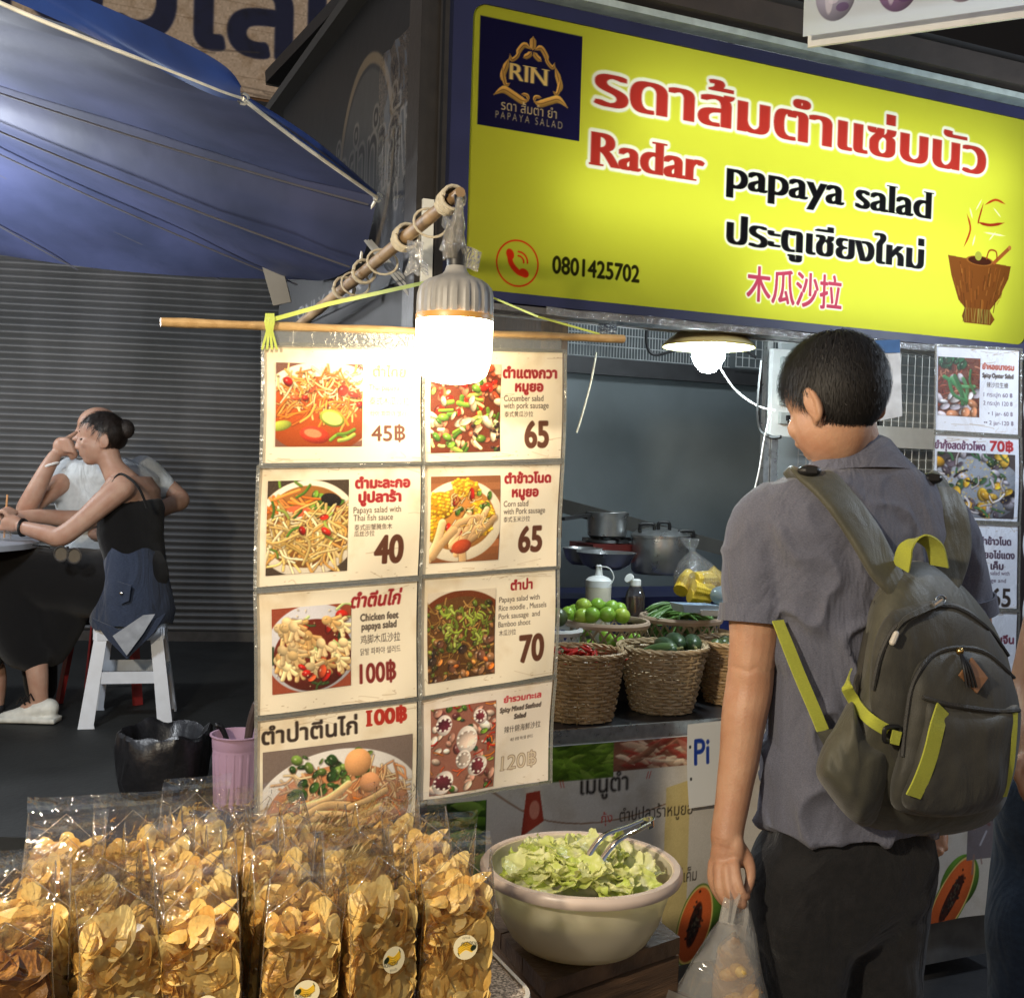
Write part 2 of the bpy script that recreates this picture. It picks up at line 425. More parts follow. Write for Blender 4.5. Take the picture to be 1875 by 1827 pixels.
        sl = s.a[b:b + X.shape[0], a:a + X.shape[1]]; k = k[..., None]
        sl[:] = sl * (1 - k) + np.clip(np.array(col, np.float32) * f, 0, 255) * k
    def grain(s, amt, seed=0, cell=1):
        r = np.random.RandomState(seed); n = r.randn(s.h // cell + 1, s.w // cell + 1); n = np.kron(n, np.ones((cell, cell)))[:s.h, :s.w, None]
        s.a = np.clip(s.a + n * amt, 0, 255)
    def blur(s, n=1):
        for _ in range(n):
            a = np.pad(s.a, ((1, 1), (1, 1), (0, 0)), mode='edge'); s.a = (a[1:-1, 1:-1] * 2 + a[:-2, 1:-1] + a[2:, 1:-1] + a[1:-1, :-2] + a[1:-1, 2:]) / 6
    def paste(s, o, x, y):
        x, y = int(x), int(y); s.a[y:y + o.h, x:x + o.w] = o.a[:s.h - y, :s.w - x]
def resize(m, h, w):
    H, W = m.shape; y = (np.arange(h) + .5) * H / h - .5; x = (np.arange(w) + .5) * W / w - .5
    y0 = np.clip(np.floor(y).astype(int), 0, H - 1); x0 = np.clip(np.floor(x).astype(int), 0, W - 1); y1 = np.minimum(y0 + 1, H - 1); x1 = np.minimum(x0 + 1, W - 1)
    fy = np.clip(y - y0, 0, 1)[:, None]; fx = np.clip(x - x0, 0, 1)[None]
    return m[y0][:, x0] * (1 - fy) * (1 - fx) + m[y1][:, x0] * fy * (1 - fx) + m[y0][:, x1] * (1 - fy) * fx + m[y1][:, x1] * fy * fx
def warp(m, rot, slant, b):
    H, W = m.shape; pad = int(abs(math.sin(rot)) * W + abs(slant) * H + 4); c, n = math.cos(rot), math.sin(rot)
    Y, X = np.mgrid[0:H + 2 * pad, 0:W + 2 * pad].astype(float); dx, dy = X - pad, Y - pad - b
    sx, sy = dx * c + dy * n, -dx * n + dy * c; sx = sx + sy * slant; sy = sy + b
    x0, y0 = np.floor(sx).astype(int), np.floor(sy).astype(int); fx, fy = sx - x0, sy - y0
    def at(yy, xx):
        ok = (yy >= 0) & (yy < H) & (xx >= 0) & (xx < W); return np.where(ok, m[np.clip(yy, 0, H - 1), np.clip(xx, 0, W - 1)], 0)
    o = at(y0, x0) * (1 - fx) * (1 - fy) + at(y0, x0 + 1) * fx * (1 - fy) + at(y0 + 1, x0) * (1 - fx) * fy + at(y0 + 1, x0 + 1) * fx * fy
    return o, pad, pad
def add_serifs(m, b, px, amt):
    """lengthen the flat ends of upright stems at the base line, the x-height and the cap line"""
    o = m.copy(); H, W = m.shape; st = px * .19; t = max(1, int(round(px * .035)))
    def runs(row):
        on = row > .5; d = np.diff(np.concatenate([[0], on.astype(int), [0]])); return list(zip(np.where(d == 1)[0], np.where(d == -1)[0]))
    for y in range(2, H - 2):
        for up in (1, -1):
            for a, c in runs(m[y]):
                if not (.35 * st < c - a < 1.25 * st): continue
                nb = m[y + up, a:c] if 0 <= y + up < H else np.zeros(1)
                deep = [m[y - up * k, a:c].mean() for k in range(1, int(px * .16)) if 0 <= y - up * k < H]
                if nb.mean() < .15 and deep and min(deep) > .6:
                    e = int(px * amt); y0, y1 = (y - t + 1, y + 1) if up == 1 else (y, y + t)
                    o[max(y0, 0):y1, max(a - e, 0):min(c + e, W)] = 1
    return o
def sheet_mesh(sh, name, fn, mat, parent=None, step=1.0, **kw):
    """a sheet as a real mesh: fn(s, t) gives the point for s, t in 0..1 (t from the top); ink stored per vertex"""
    H, W = sh.h, sh.w
    s, t = np.meshgrid((np.arange(W)) / (W - 1), (np.arange(H)) / (H - 1))
    co = fn(s.ravel(), t.ravel())
    if parent: co = co - np.array(wloc(parent))
    me = bpy.data.meshes.new(name); me.vertices.add(W * H); me.vertices.foreach_set('co', co.astype(np.float32).ravel())
    i = (np.arange(H - 1)[:, None] * W + np.arange(W - 1)[None]).ravel()
    q = np.stack([i + W, i + W + 1, i + 1, i], 1).astype(np.int32)
    nq = len(q); me.loops.add(nq * 4); me.loops.foreach_set('vertex_index', q.ravel())
    me.polygons.add(nq); me.polygons.foreach_set('loop_start', np.arange(0, nq * 4, 4, dtype=np.int32)); me.polygons.foreach_set('use_smooth', np.ones(nq, bool))
    me.update(calc_edges=True)
    ca = me.color_attributes.new('ink', 'BYTE_COLOR', 'POINT')
    rgba = np.ones((W * H, 4), np.float32); rgba[:, :3] = np.clip(sh.a / 255, 0, 1).reshape(-1, 3)
    ca.data.foreach_set('color_srgb', rgba.ravel())
    me.materials.append(mat)
    return link(me, name, parent, kw.get('label'), kw.get('cat'), kw.get('group'), kw.get('kind'), smooth=False)
def plane_fn(p00, p10, p01, p11=None, sag=None):
    """top-left, top-right, bottom-left corners"""
    a, b, c = (np.array(x, float) for x in (p00, p10, p01)); d = np.array(p11, float) if p11 is not None else b + c - a
    n = np.cross(b - a, c - a); n /= np.linalg.norm(n)
    def fn(s, t):
        s_, t_ = s[:, None], t[:, None]
        co = a * (1 - s_) * (1 - t_) + b * s_ * (1 - t_) + c * (1 - s_) * t_ + d * s_ * t_
        if sag is not None: co = co + n * sag(s, t)[:, None]
        return co
    return fn
# ------------------------------------------------------------------ materials used in many places
m_black = M('black_painted_steel', (.012, .012, .013), .45, .2, bump=.1)
m_steel = M('galvanised_steel', (.42, .44, .44), .35, .8, scale=40, bump=.15)
m_alu = M('aluminium', (.6, .62, .62), .3, .9, scale=60, bump=.1)
m_navy = M('navy_vinyl', (.006, .008, .045), .5, scale=8, bump=.05)
m_white = M('white_plastic', (.72, .72, .70), .35, var=.06)
m_darkcloth = M('dark_cloth', (.015, .016, .02), .9, scale=60, bump=.3)
m_wood = M('old_wood', (.20, .11, .055), .65, col2=(.07, .038, .02), scale=7, stretch=(1, 1, 12), bump=.5, bscale=30)
m_woodx = M('old_wood_boards', (.20, .11, .05), .6, col2=(.06, .034, .018), scale=6, stretch=(9, 9, 2), bump=.5, bscale=30)
m_bamboo = M('bamboo_cane', (.36, .24, .12), .55, col2=(.15, .09, .045), scale=14, stretch=(1, 1, 1), bump=.25, bscale=50)
m_rope = M('twisted_rope', (.45, .40, .30), .8, scale=90, bump=.6)
m_clear = film('clear_plastic', gloss=.10, haze=.05, bump=.6, bscale=22)
m_wrap = film('crumpled_plastic_wrap', gloss=.3, haze=.16, bump=1.0, bscale=60, rough=.12)

# ------------------------------------------------------------------ ground
mb = MB(); n = 40
mb.quad((-14, -8, 0), (14, -8, 0), (14, 20, 0), (-14, 20, 0))
mb.build('ground', M('dark_asphalt', (.05, .05, .052), .75, col2=(.028, .028, .03), scale=3, bump=.6, bscale=60), kind='structure', smooth=False)
m_conc = M('dirty_concrete', (.026, .028, .027), .7, col2=(.010, .011, .011), scale=2.2, bump=.5, bscale=45)
mb = MB(); a = Vector((-8, 3.25, .15)); mb.box((-3.9, 6.7, .15), (8.2, 6.9, .30)); mb.build('pavement', m_conc, kind='structure', smooth=False)

# ------------------------------------------------------------------ roller shutter
_sh0 = P(300, 800, 7.0); sd = Vector((math.cos(R(8)), math.sin(R(8)), 0)); sn = Vector((-sd.y, sd.x, 0))
def shp(x, y, z): return Vector((_sh0.x, _sh0.y, 0)) + sd * x + sn * y + Vector((0, 0, z))
t = thing('roller_shutter', 'closed dark grey corrugated roller shutter behind the seated diners', 'shutter', shp(0, 0, .3))
mb = MB(); pitch = .042; rows = []
k = 0
while .36 + k * pitch / 6 < 3.3:
    z = .36 + k * pitch / 6; ph = (k % 6) / 6
    y = -.013 * math.sin(math.pi * min(1, ph * 1.25)) if ph < .8 else .006
    rows.append([shp(x, y + .016 * nz(x * 1.3, z * 1.7, 5) + .007 * nz(x * 5, z * 4, 2), z + .006 * nz(x * 1.1, z * .6, 8)) for x in (-4.5 + .16 * i for i in range(49))]); k += 1
mb.rings(rows, closed=False, cap=False)
m_shut = M('painted_shutter', (.20, .205, .21), .48, .2, col2=(.095, .10, .10), scale=2.2, stretch=(1, 1, .35), detail=9., bump=.12, bscale=25)
mb.build('slats', m_shut, t)
mb = MB(); c = shp(-.6, 0, .31); mb.box(c, (7.8, .07, .10), (sd, sn, Vector((0, 0, 1)))); mb.build('bottom_rail', M('shutter_rail', (.09, .09, .09), .5, .4), t, smooth=False)
mb = MB(); mb.box(shp(-.6, .5, 1.8), (8.6, .2, 3.4), (sd, sn, Vector((0, 0, 1)))); o = mb.build('shop_wall', M('dark_render', (.05, .05, .055), .9, scale=2, bump=.3), smooth=False, label='dark shop wall behind the roller shutter', cat='wall')

# ------------------------------------------------------------------ board with big Thai letters above the umbrella
sh = Sheet(560, 170, (196, 178, 158))
for i in range(7): sh.rect(0, i * 25, 560, i * 25 + 1.2, (150, 132, 112), .5)
sh.grain(7, 3, 2)
sh.text('เที่ยวไลน์', 66, 124, 134, (28, 34, 66), bold=4.5, width=478)
rs = random.Random(5)
for i in range(26):
    x, y = rs.uniform(0, 560), rs.uniform(120, 170); sh.stroke([(x, y), (x + rs.uniform(10, 60), y + rs.uniform(-4, 4)), (x + rs.uniform(60, 100), y + rs.uniform(-6, 6))], 1.6, (90, 80, 70), .5)
def pu(px, py, d, dist):
    """point at distance dist (m) along the stall direction from a pixel's point"""
    return P(px, py, d) + SU * dist
b0 = P(500, 184, 5.6); wbd = 2.6; hbd = .80
tl = b0 - SU * 2.0 + Vector((0, 0, hbd)); t = thing('shop_signboard', 'weathered cream shop signboard with large dark blue Thai letters above the umbrella', 'signboard', b0)
sheet_mesh(sh, 'printed_face', plane_fn(tl, tl + SU * wbd, tl - Vector((0, 0, hbd))), print_mat('faded_board', .7, dirt=.6), t)
mb = MB(); mb.box(b0 - SU * .7 + SV * .04 + Vector((0, 0, hbd / 2)), (wbd + .04, .06, hbd + .04), (SU, SV, Vector((0, 0, 1)))); mb.build('backing', m_wood, t, smooth=False)
mb = MB(); mb.box(b0 - SU * .7 - SV * .01 - Vector((0, 0, .06)), (wbd + .1, .08, .06), (SU, SV, Vector((0, 0, 1)))); mb.build('bottom_beam', m_black, t, smooth=False)
# green printed cloth below it
mb = MB(); g0 = P(560, 215, 5.9); mb.box(g0 - SU * .2 - Vector((0, 0, .12)), (1.3, .02, .36), (SU, SV, Vector((0, 0, 1))))
mb.build('awning_cloth', M('dark_green_cloth', (.02, .045, .02), .9, col2=(.008, .01, .012), scale=7), smooth=False, label='dark green patterned cloth hanging under the cream signboard', cat='cloth')

# ------------------------------------------------------------------ neighbour's metal canopy at the top
t = thing('metal_canopy', 'small tilted metal canopy with pale underside behind the stall corner', 'canopy', P(600, 120, 4.4))
q = [P(498, 138, 4.15), P(640, -12, 3.6), P(790, -40, 4.3), P(590, 158, 4.7)]
mb = MB(); up = Vector((0, 0, .012)); mb.add([p for p in q] + [p + up for p in q], [(3, 2, 1, 0), (4, 5, 6, 7), (0, 1, 5, 4), (1, 2, 6, 5), (2, 3, 7, 6), (3, 0, 4, 7)])
mb.build('sheet', M('canopy_underside', (.30, .36, .35), .35, .3, col2=(.10, .13, .13), scale=4, bump=.2), t, smooth=False)
for a, b in ((0, 1), (1, 2), (2, 3), (3, 0)):
    mb = MB(); mb.beam(q[a] - up, q[b] - up, .05, .045); mb.build('frame_bar', m_black if a in (0, 3) else m_steel, t, smooth=False)
mb = MB(); mb.beam(P(578, 130, 4.55), P(578, 200, 4.55), .05, .05, Vector((0, 1, 0))); mb.build('post', M('pale_post', (.35, .42, .40), .4), t, smooth=False)

# ------------------------------------------------------------------ the stall's light box sign
FU0, FU1, FZ0, FZ1 = 0.0, 1.712, 1.812, 2.443
K = 640; sh = Sheet((FU1 - FU0) * K, (FZ1 - FZ0) * K, (205, 196, 12))
def sx(px, py):
    u, z = SP(px, py, 0); return (u - FU0) * K, (FZ1 - z) * K
YEL = (200, 202, 62)
sh.a[:] = YEL
SGN = (168, 48, 42); SBL = (12, 10, 14); SWH = (240, 240, 232)
def sgn(t, p0, p1, cap, col, bold, boldy, outline, serif=0., ocol=SWH, **k):
    x0, y0 = sx(*p0); x1, y1 = sx(*p1)
    sh.text(t, x0, (y0 + y1) / 2, cap / .70, col, bold=bold, boldy=boldy, width=x1 - x0 - 2 * bold, outline=outline, ocol=ocol, serif=serif, **k)
sgn('รดาส้มตำแซ่บนัว', (1090, 192), (1814, 323), 60, SGN, 5.8, .9, 6.4)
sgn('Radar', (1083, 302), (1300, 335), 50, SGN, 4.6, .9, 6.2, serif=.07)
sgn('papaya salad', (1330, 347), (1712, 398), 47, SBL, 3.8, .8, 5.0, serif=.07)
sgn('ประตูเชียงใหม่', (1330, 446), (1698, 492), 43, SBL, 4.4, .9, 4.6)
sgn('木瓜沙拉', (1366, 545), (1546, 560), 42, (176, 60, 90), 1.6, 1.6, 3.0)
sgn('0801425702', (1010, 500), (1176, 515), 25, (40, 38, 10), 1.2, 1.2, 0)
# telephone roundel
cx, cyy = sx(948, 481); sh.ell(cx, cyy, 34, 34, (226, 52, 20), ring=.93)
sh.stroke([(cx - 13, cyy - 12), (cx - 10, cyy + 1), (cx + 1, cyy + 12), (cx + 12, cyy + 15)], 8, (226, 52, 20)); sh.ell(cx - 12, cyy - 12, 6, 8, (226, 52, 20), -.4); sh.ell(cx + 11, cyy + 13, 8, 6, (226, 52, 20), .5)
for r in (9, 15): sh.stroke([(cx + 1 + r * math.sin(a), cyy - 2 - r * math.cos(a)) for a in (0, .4, .8, 1.2, 1.57)], 2.6, (226, 52, 20))
# crest panel
x0, y0 = sx(880, 29); x1, y1 = sx(1061, 259); CR = (26, 24, 66)
sh.rect(x0, y0, x1, y1, CR); lw, lh = x1 - x0, y1 - y0; GD = (206, 158, 84); GL = (240, 205, 130)
def lp(a, b): return (x0 + a * lw, y0 + b * lh)
def leafy(pts, wd): sh.stroke([lp(*p) for p in pts], wd, GD, taper=True, shade=.35); sh.stroke([lp(*p) for p in pts], 1.2, (90, 55, 40), .7, taper=True)
for sg in (1, -1):
    q = lambda a, b: (.51 + sg * (a - .51), b)
    leafy([q(.51, .10), q(.505, .17), q(.51, .22)], 9); leafy([q(.49, .22), q(.43, .19), q(.38, .25), q(.36, .30)], 8); leafy([q(.50, .24), q(.47, .28), q(.42, .31)], 8)
    leafy([q(.39, .24), q(.36, .31), q(.31, .35), q(.29, .30)], 6); leafy([q(.285, .34), q(.25, .44), q(.23, .52), q(.27, .58)], 9); leafy([q(.225, .43), q(.235, .52), q(.26, .59), q(.30, .57)], 6)
    leafy([q(.15, .70), q(.24, .64), q(.33, .67), q(.42, .71), q(.48, .70)], 11); leafy([q(.48, .70), q(.47, .655), q(.41, .65)], 5)
rx, ry = lp(.50, .535); sh.text('RIN', rx, ry, 34, GL, bold=2.0, boldy=.6, align='c', serif=.10, width=lw * .40)
rx, ry = lp(.51, .825); sh.text('รดา ส้มตำ ยำ', rx, ry, 19, (226, 200, 150), bold=.8, align='c', width=lw * .58)
rx, ry = lp(.50, .91); sh.text('PAPAYA SALAD', rx, ry, 15, (176, 160, 132), align='c', width=lw * .68, spacing=1.5)
# mortar with flying chillies
mx0, my0 = sx(1733, 455); mx1, my1 = sx(1848, 600)
def mp(a, b): return (mx0 + a * (mx1 - mx0), my0 + b * (my1 - my0))
rs = random.Random(3)
sh.poly([mp(.02, .08), mp(.08, .35), mp(.2, .68), mp(.3, .78), mp(.26, .9), mp(.3, .99), mp(.7, .99), mp(.76, .9), mp(.68, .78), mp(.8, .62), mp(.95, .3), mp(.98, .12)], (112, 62, 22))
for i in range(60):
    a = rs.uniform(.06, .94); b = rs.uniform(.15, .7); sq = 1 - .45 * max(0, b - .1)
    sh.stroke([mp(.5 + (a - .5) * sq, b), mp(.5 + (a - .5) * (sq - .08), b + rs.uniform(.05, .2))], rs.uniform(1, 2.6), rs.choice([(70, 36, 14), (146, 84, 30), (160, 104, 44), (90, 40, 16)]), .6)
for i in range(26):
    a = rs.uniform(.3, .7); sh.stroke([mp(a, .78), mp(a + rs.uniform(-.03, .03), .97)], 1.6, rs.choice([(120, 110, 50), (60, 44, 20), (150, 138, 70)]), .7)
c = mp(.5, .1); sh.ell(c[0], c[1], 31, 8, (60, 26, 12)); sh.ell(c[0], c[1], 32, 8.5, (150, 92, 40), ring=.86)
sh.ell(c[0] - 4, c[1] - 8, 8, 8, (150, 150, 60)); sh.stroke([mp(.72, .1), mp(.95, -.14)], 7, (150, 80, 36)); sh.ell(*mp(.95, -.14), 4, 4, (180, 110, 60)); sh.stroke([mp(.6, .06), mp(.64, -.06), mp(.74, -.06), mp(.76, .05)], 3, (140, 60, 20))
for pts, wd, col in [([(1770, 392), (1776, 420), (1764, 452)], 4, (170, 60, 20)), ([(1803, 375), (1822, 366), (1840, 374)], 4, (176, 60, 20)), ([(1800, 372), (1792, 400), (1790, 410)], 3.4, (150, 50, 20)), ([(1790, 407), (1812, 412), (1838, 408)], 5, (150, 40, 20)),
                     ([(1775, 380), (1780, 400)], 3, (235, 230, 190)), ([(1797, 365), (1786, 385)], 2.4, (238, 230, 200)), ([(1800, 425), (1840, 432)], 3, (235, 225, 190)), ([(1785, 430), (1780, 450)], 3, (235, 225, 190)), ([(1818, 380), (1832, 398)], 2.4, (235, 230, 200)), ([(1810, 440), (1822, 425)], 2.4, (235, 230, 200))]:
    sh.stroke([sx(*p) for p in pts], wd, col, taper=True)
# rounded corners are cut from the frame; the frame is a real border round the face
t = thing('shop_sign', 'large yellow backlit papaya salad sign with red Thai lettering over the stall', 'sign', S(.85, 0, 1.8))
tl, tr, bl = S(FU0, 0, FZ1), S(FU1, 0, FZ1), S(FU0, 0, FZ0)
m_sign = print_mat('lit_acrylic_print', .5, translucent=.72, spec=.12)
sheet_mesh(sh, 'sign_face', plane_fn(tl, tr, bl), m_sign, t)
mb = MB(); rad = .035                          # navy border with rounded inner corners, 6 mm proud of the face
outer = [(-.055, FZ0 - .022), (FU1 + .05, FZ0 - .022), (FU1 + .05, FZ1 + .03), (-.055, FZ1 + .03)]
inner = []; cs = [(FU0 + rad, FZ0 + rad, math.pi), (FU1 - rad, FZ0 + rad, 1.5 * math.pi), (FU1 - rad, FZ1 - rad, 0), (FU0 + rad, FZ1 - rad, .5 * math.pi)]
for ci, (a, b, th) in enumerate(cs):
    arc = [(a + rad * math.cos(th + i * math.pi / 16), b + rad * math.sin(th + i * math.pi / 16)) for i in range(9)]
    inner.append(arc)
for side in (-.006, ):
    for ci in range(4):
        o = outer[ci]; arc = inner[ci]
        for i in range(8): mb.add([S(o[0], side, o[1]), S(arc[i + 1][0], side, arc[i + 1][1]), S(arc[i][0], side, arc[i][1])], [(0, 1, 2)])
        nx = (ci + 1) % 4; a, b = arc[-1], inner[nx][0]
        mb.add([S(o[0], side, o[1]), S(outer[nx][0], side, outer[nx][1]), S(b[0], side, b[1]), S(a[0], side, a[1])], [(0, 1, 2, 3)])
allin = [p for arc in inner for p in arc]
for i in range(len(allin)):
    a, b = allin[i], allin[(i + 1) % len(allin)]; mb.quad(S(a[0], -.006, a[1]), S(b[0], -.006, b[1]), S(b[0], .004, b[1]), S(a[0], .004, a[1]))
mb.sbox(-.055, FU1 + .05, -.0055, .15, FZ0 - .023, FZ0 - .004); mb.sbox(-.055, FU1 + .05, -.0055, .15, FZ1 + .004, FZ1 + .031)
mb.sbox(-.056, -.004, -.0055, .15, FZ0 - .004, FZ1 + .004); mb.sbox(FU1 + .004, FU1 + .051, -.0055, .15, FZ0 - .004, FZ1 + .004)
mb.build('sign_frame', m_navy, t, smooth=False)
mb = MB(); mb.sbox(-.05, FU1 + .045, .15, .165, FZ0 - .03, FZ1 + .025); mb.build('back_plate', m_white, t, smooth=False)
for z, a, b in ((FZ0 + .46, .40, 1.66), (FZ0 + .25, .24, 1.64), (FZ0 + .07, .75, 1.60)):
    mb = MB(); mb.tube([S(a, .100, z), S(b, .100, z)], .013, 10); mb.build('light_tube', emit('sign_tube_glow', (.92, 1.0, .88), 7.6), t)
# strip and eave above the sign
mb = MB(); mb.sbox(.05, FU1 + .05, -.03, .02, 2.487, 2.503); mb.build('eave_trim', M('pale_channel', (.42, .5, .48), .35, .3, scale=30, bump=.1), smooth=False, label='pale metal channel running along the top of the yellow sign', cat='trim')
mb = MB(); mb.sbox(-.05, FU1 + .6, -.05, .05, 2.515, 2.575); mb.build('eave_beam', M('dark_eave_wood', (.035, .026, .02), .7, scale=12, bump=.4), smooth=False, label='dark wooden eave beam above the yellow sign', cat='beam')
mb = MB(); mb.sbox(-.15, 3.2, .02, 3.4, 2.60, 2.63); mb.build('stall_roof', M('roof_sheet', (.02, .02, .02), .8), smooth=False, label='dark roof sheet covering the food stall', cat='roof')
mb = MB(); mb.box((2.5, 9.5, 3.5), (17, .3, 7)); mb.build('night_backdrop', M('backdrop_black', (.012, .012, .013), .9), smooth=False, label='added dark backdrop hiding the grey sky far behind the market stalls', cat='wall')  # dark slab added to keep the background night-black above the stalls
# rough timber high above
mb = MB(); mb.beam(P(1090, -2, 3.3), P(1345, 28, 3.5), .20, .05); mb.build('roof_plank', m_woodx, smooth=False, label='brown roof plank lit from below at the top', cat='plank')
mb = MB(); mb.beam(P(1362, 60, 3.0), P(1480, -60, 3.6), .09, .05); mb.build('roof_strut', M('dark_wood', (.07, .035, .02), .7), smooth=False, label='dark diagonal roof strut beside the brown plank', cat='strut')
mb = MB(); mb.beam(P(1560, 112, 3.6), P(1900, 140, 3.4), .03, .03); mb.build('roof_batten', m_woodx, smooth=False, label='thin wooden batten under the smoothie board', cat='batten')

# board with smoothie pictures at the top right
sh = Sheet(300, 210, (214, 222, 232))
for cx_, col in ((45, (176, 170, 196)), (130, (150, 112, 160)), (215, (196, 170, 190)), (275, (120, 100, 150))):
    sh.rect(cx_ - 29, 30, cx_ + 29, 150, col, rad=8); sh.ell(cx_, 150, 28, 42, col, op=.95, shade=.3); sh.ell(cx_ - 9, 150, 6, 30, (240, 234, 244), op=.6); sh.ell(cx_ + 10, 172, 9, 7, (90, 60, 110), op=.6); sh.ell(cx_ - 3, 160, 7, 5, (230, 220, 236), op=.7)
a, b = P(1470, 68, 2.55), P(1888, 8, 2.34); t = thing('smoothie_board', 'white lit board with pale smoothie pictures hanging at the top right', 'board', a)
hz = Vector((0, 0, .30)); sheet_mesh(sh, 'printed_face', plane_fn(a + hz, b + hz, a), print_mat('board_print', .5, translucent=.5), t)
dn = (b - a).cross(Vector((0, 0, 1))).normalized(); dn = dn if dn.y > 0 else -dn
mb = MB(); mb.box((a + b) / 2 + hz / 2 + dn * .055, ((b - a).length, .008, .31), ((b - a).normalized(), dn, Vector((0, 0, 1)))); mb.build('back_panel', m_white, t, smooth=False)
mb = MB(); mb.tube([a + hz * .6 + dn * .035, b + hz * .6 + dn * .035], .009, 8); mb.build('light_tube', emit('board_tube_glow', (.9, .95, 1), 4), t)

# ------------------------------------------------------------------ side of the stall: dark banner with a ring emblem
sh = Sheet(330, 170, (13, 14, 17))
sh.ell(229, 96, 58, 60, (58, 60, 60), op=.9); sh.ell(229, 96, 58, 60, (92, 82, 66), ring=.9); sh.ell(229, 96, 52, 54, (32, 34, 38), ring=.95)
sh.text('ตำยำทำกุ้ง', 152, 116, 58, (96, 94, 90), bold=2.6, width=168)
sh.text('ตำยำทำกุ้ง', 152, 116, 58, (18, 18, 22), bold=.8, width=168)
sh.text('ONLY RANK', 60, 164, 12, (150, 150, 150), width=180)
t = thing('side_banner', 'dark banner with ring emblem wrapped in plastic on the stall side', 'banner', S(-.1, .7, 1.87))
w0, w1, z0, z1 = .03, 1.45, 1.84, 2.62
a, b, c = S(-.105, w1, z1), S(-.105, w0, z1), S(-.105, w1, z0)
sheet_mesh(sh, 'printed_face', plane_fn(a, b, c), print_mat('dark_banner', .45, spec=.3, bump=.15), t)
mb = MB(); mb.sbox(-.10, -.085, w0, w1, z0, z1); mb.build('backing', m_black, t, smooth=False)
mb = MB(); wr = random.Random(8)
mb.rings([[S(-.110 - .010 * abs(nz(v * 9, z * 3, 2)) - .006 * abs(nz(v * 30, z * 9, 5)), v, z) for v in (.04 + k * .012 for k in range(24))] for z in (1.86 + j * .03 for j in range(19))], False, False)
mb.build('plastic_cover', film('banner_cover', gloss=.05, haze=.01, bump=.7, bscale=11, rough=.06), t)
# corner post of the stall and its white lower sleeve
t = thing('stall_post', 'dark steel corner post of the stall left of the yellow sign', 'post', S(-.08, .03, 0))
mb = MB(); mb.sbox(-.125, -.115, -.02, .06, 0, 2.6); mb.sbox(-.115, -.060, -.02, -.012, 0, 2.6); mb.sbox(-.084, -.080, -.03, -.02, 1.0, 2.6); mb.build('upright', M('post_steel', (.024, .021, .019), .4, .3, bump=.1), t, smooth=False)
mb = MB(); mb.sbox(-.113, -.088, -.032, -.022, 1.72, 1.99); mb.build('white_sleeve', M('dirty_white', (.55, .55, .5), .4, bump=.2), t, smooth=False)
# dark cloth below the side banner
mb = MB(); mb.sbox(-.10, -.09, .05, 1.45, .8, 1.85); mb.build('stall_cladding', M('dark_side', (.014, .014, .015), .6, scale=6), smooth=False, label='dark panel closing the stall side under the ring banner', cat='panel')
# beam wrapped in plastic under the sign
t = thing('sign_beam', 'plastic wrapped steel beam under the yellow sign', 'beam', S(.8, .03, 1.75))
mb = MB(); mb.sbox(-.05, FU1 + .1, .0, .06, 1.772, 1.786); mb.build('steel_bar', M('beam_steel', (.16, .16, .17), .3, .6, bump=.2), t, smooth=False)
mb = MB(); pts = []
for i in range(60): u = .2 + i * 1.6 / 59; pts.append(S(u, -.006 - .006 * abs(nz(u * 14, 0, 1)), 1.779 + .004 * nz(u * 9, 2, 0)))
mb.ribbon(pts, .018, Vector((0, 0, 1)), .001); mb.build('plastic_wrap', m_wrap, t)

# ------------------------------------------------------------------ inside of the stall
m_panel = M('grey_steel_panel', (.165, .19, .20), .5, .15, col2=(.115, .135, .14), scale=3.5, detail=10., bump=.05, bscale=80)
mb = MB(); mb.sbox(.70, 1.80, 1.30, 1.33, .7, 1.78); mb.build('metal_partition', m_panel, smooth=False, label='plain grey metal panel at the back of the stall', cat='panel')
mb = MB(); mb.sbox(.66, 1.86, 1.27, 1.31, 1.775, 1.835); mb.build('panel_rail', M('rail_dark', (.03, .03, .032), .5), smooth=False, label='dark rail between the grey panel and the wire mesh', cat='rail')
mb = MB(); mb.beam(P(1000, 918, 3.75), P(1370, 1016, 3.6), .028, .045); mb.build('gas_rail', M('dark_edge', (.035, .033, .03), .6), smooth=False, label='dark tilted rail across the grey panel behind the pots', cat='rail')
def wire(name, label, u0, u1, z0, z1, v, du, dz, rr, mat):
    mb = MB(); k = u0
    while k <= u1: mb.tube([S(k, v, z0), S(k, v, z1)], rr, 4, cap=False); k += du
    k = z0
    while k <= z1: mb.tube([S(u0, v + 2 * rr, k), S(u1, v + 2 * rr, k)], rr * 1.3, 4, cap=False); k += dz
    return mb.build(name, mat, label=label, cat='wire mesh')
m_wire = M('grey_wire', (.55, .57, .57), .45, .3)
wire('wire_screen', 'fine grey wire screen above the back panel under the lamp', .84, 1.60, 1.84, 2.30, 1.28, .0125, .042, .0014, m_wire)
wire('wire_screen', 'coarse wire grid screen right of the hanging lamp', 1.60, 1.86, 1.84, 2.25, 1.24, .03, .036, .0018, m_wire)
mb = MB(); mb.sbox(.60, 2.6, 1.36, 1.38, 1.80, 2.58); mb.build('back_cloth', M('grey_sheet', (.10, .115, .12), .7, scale=3), smooth=False, label='grey sheet hanging behind the wire screens', cat='sheet')
mb = MB(); mb.sbox(.52, .74, .96, 1.0, 1.2, 2.55); mb.build('wood_post', m_woodx, smooth=False, label='rough brown timber post inside the stall behind the cane rod', cat='post')
mb = MB(); mb.sbox(.30, .52, .70, .74, .7, 2.5); mb.build('wood_board', M('dark_board', (.06, .035, .02), .7, scale=6, stretch=(9, 9, 1), bump=.4), smooth=False, label='dark brown upright board inside the stall beside the menu cards', cat='board')
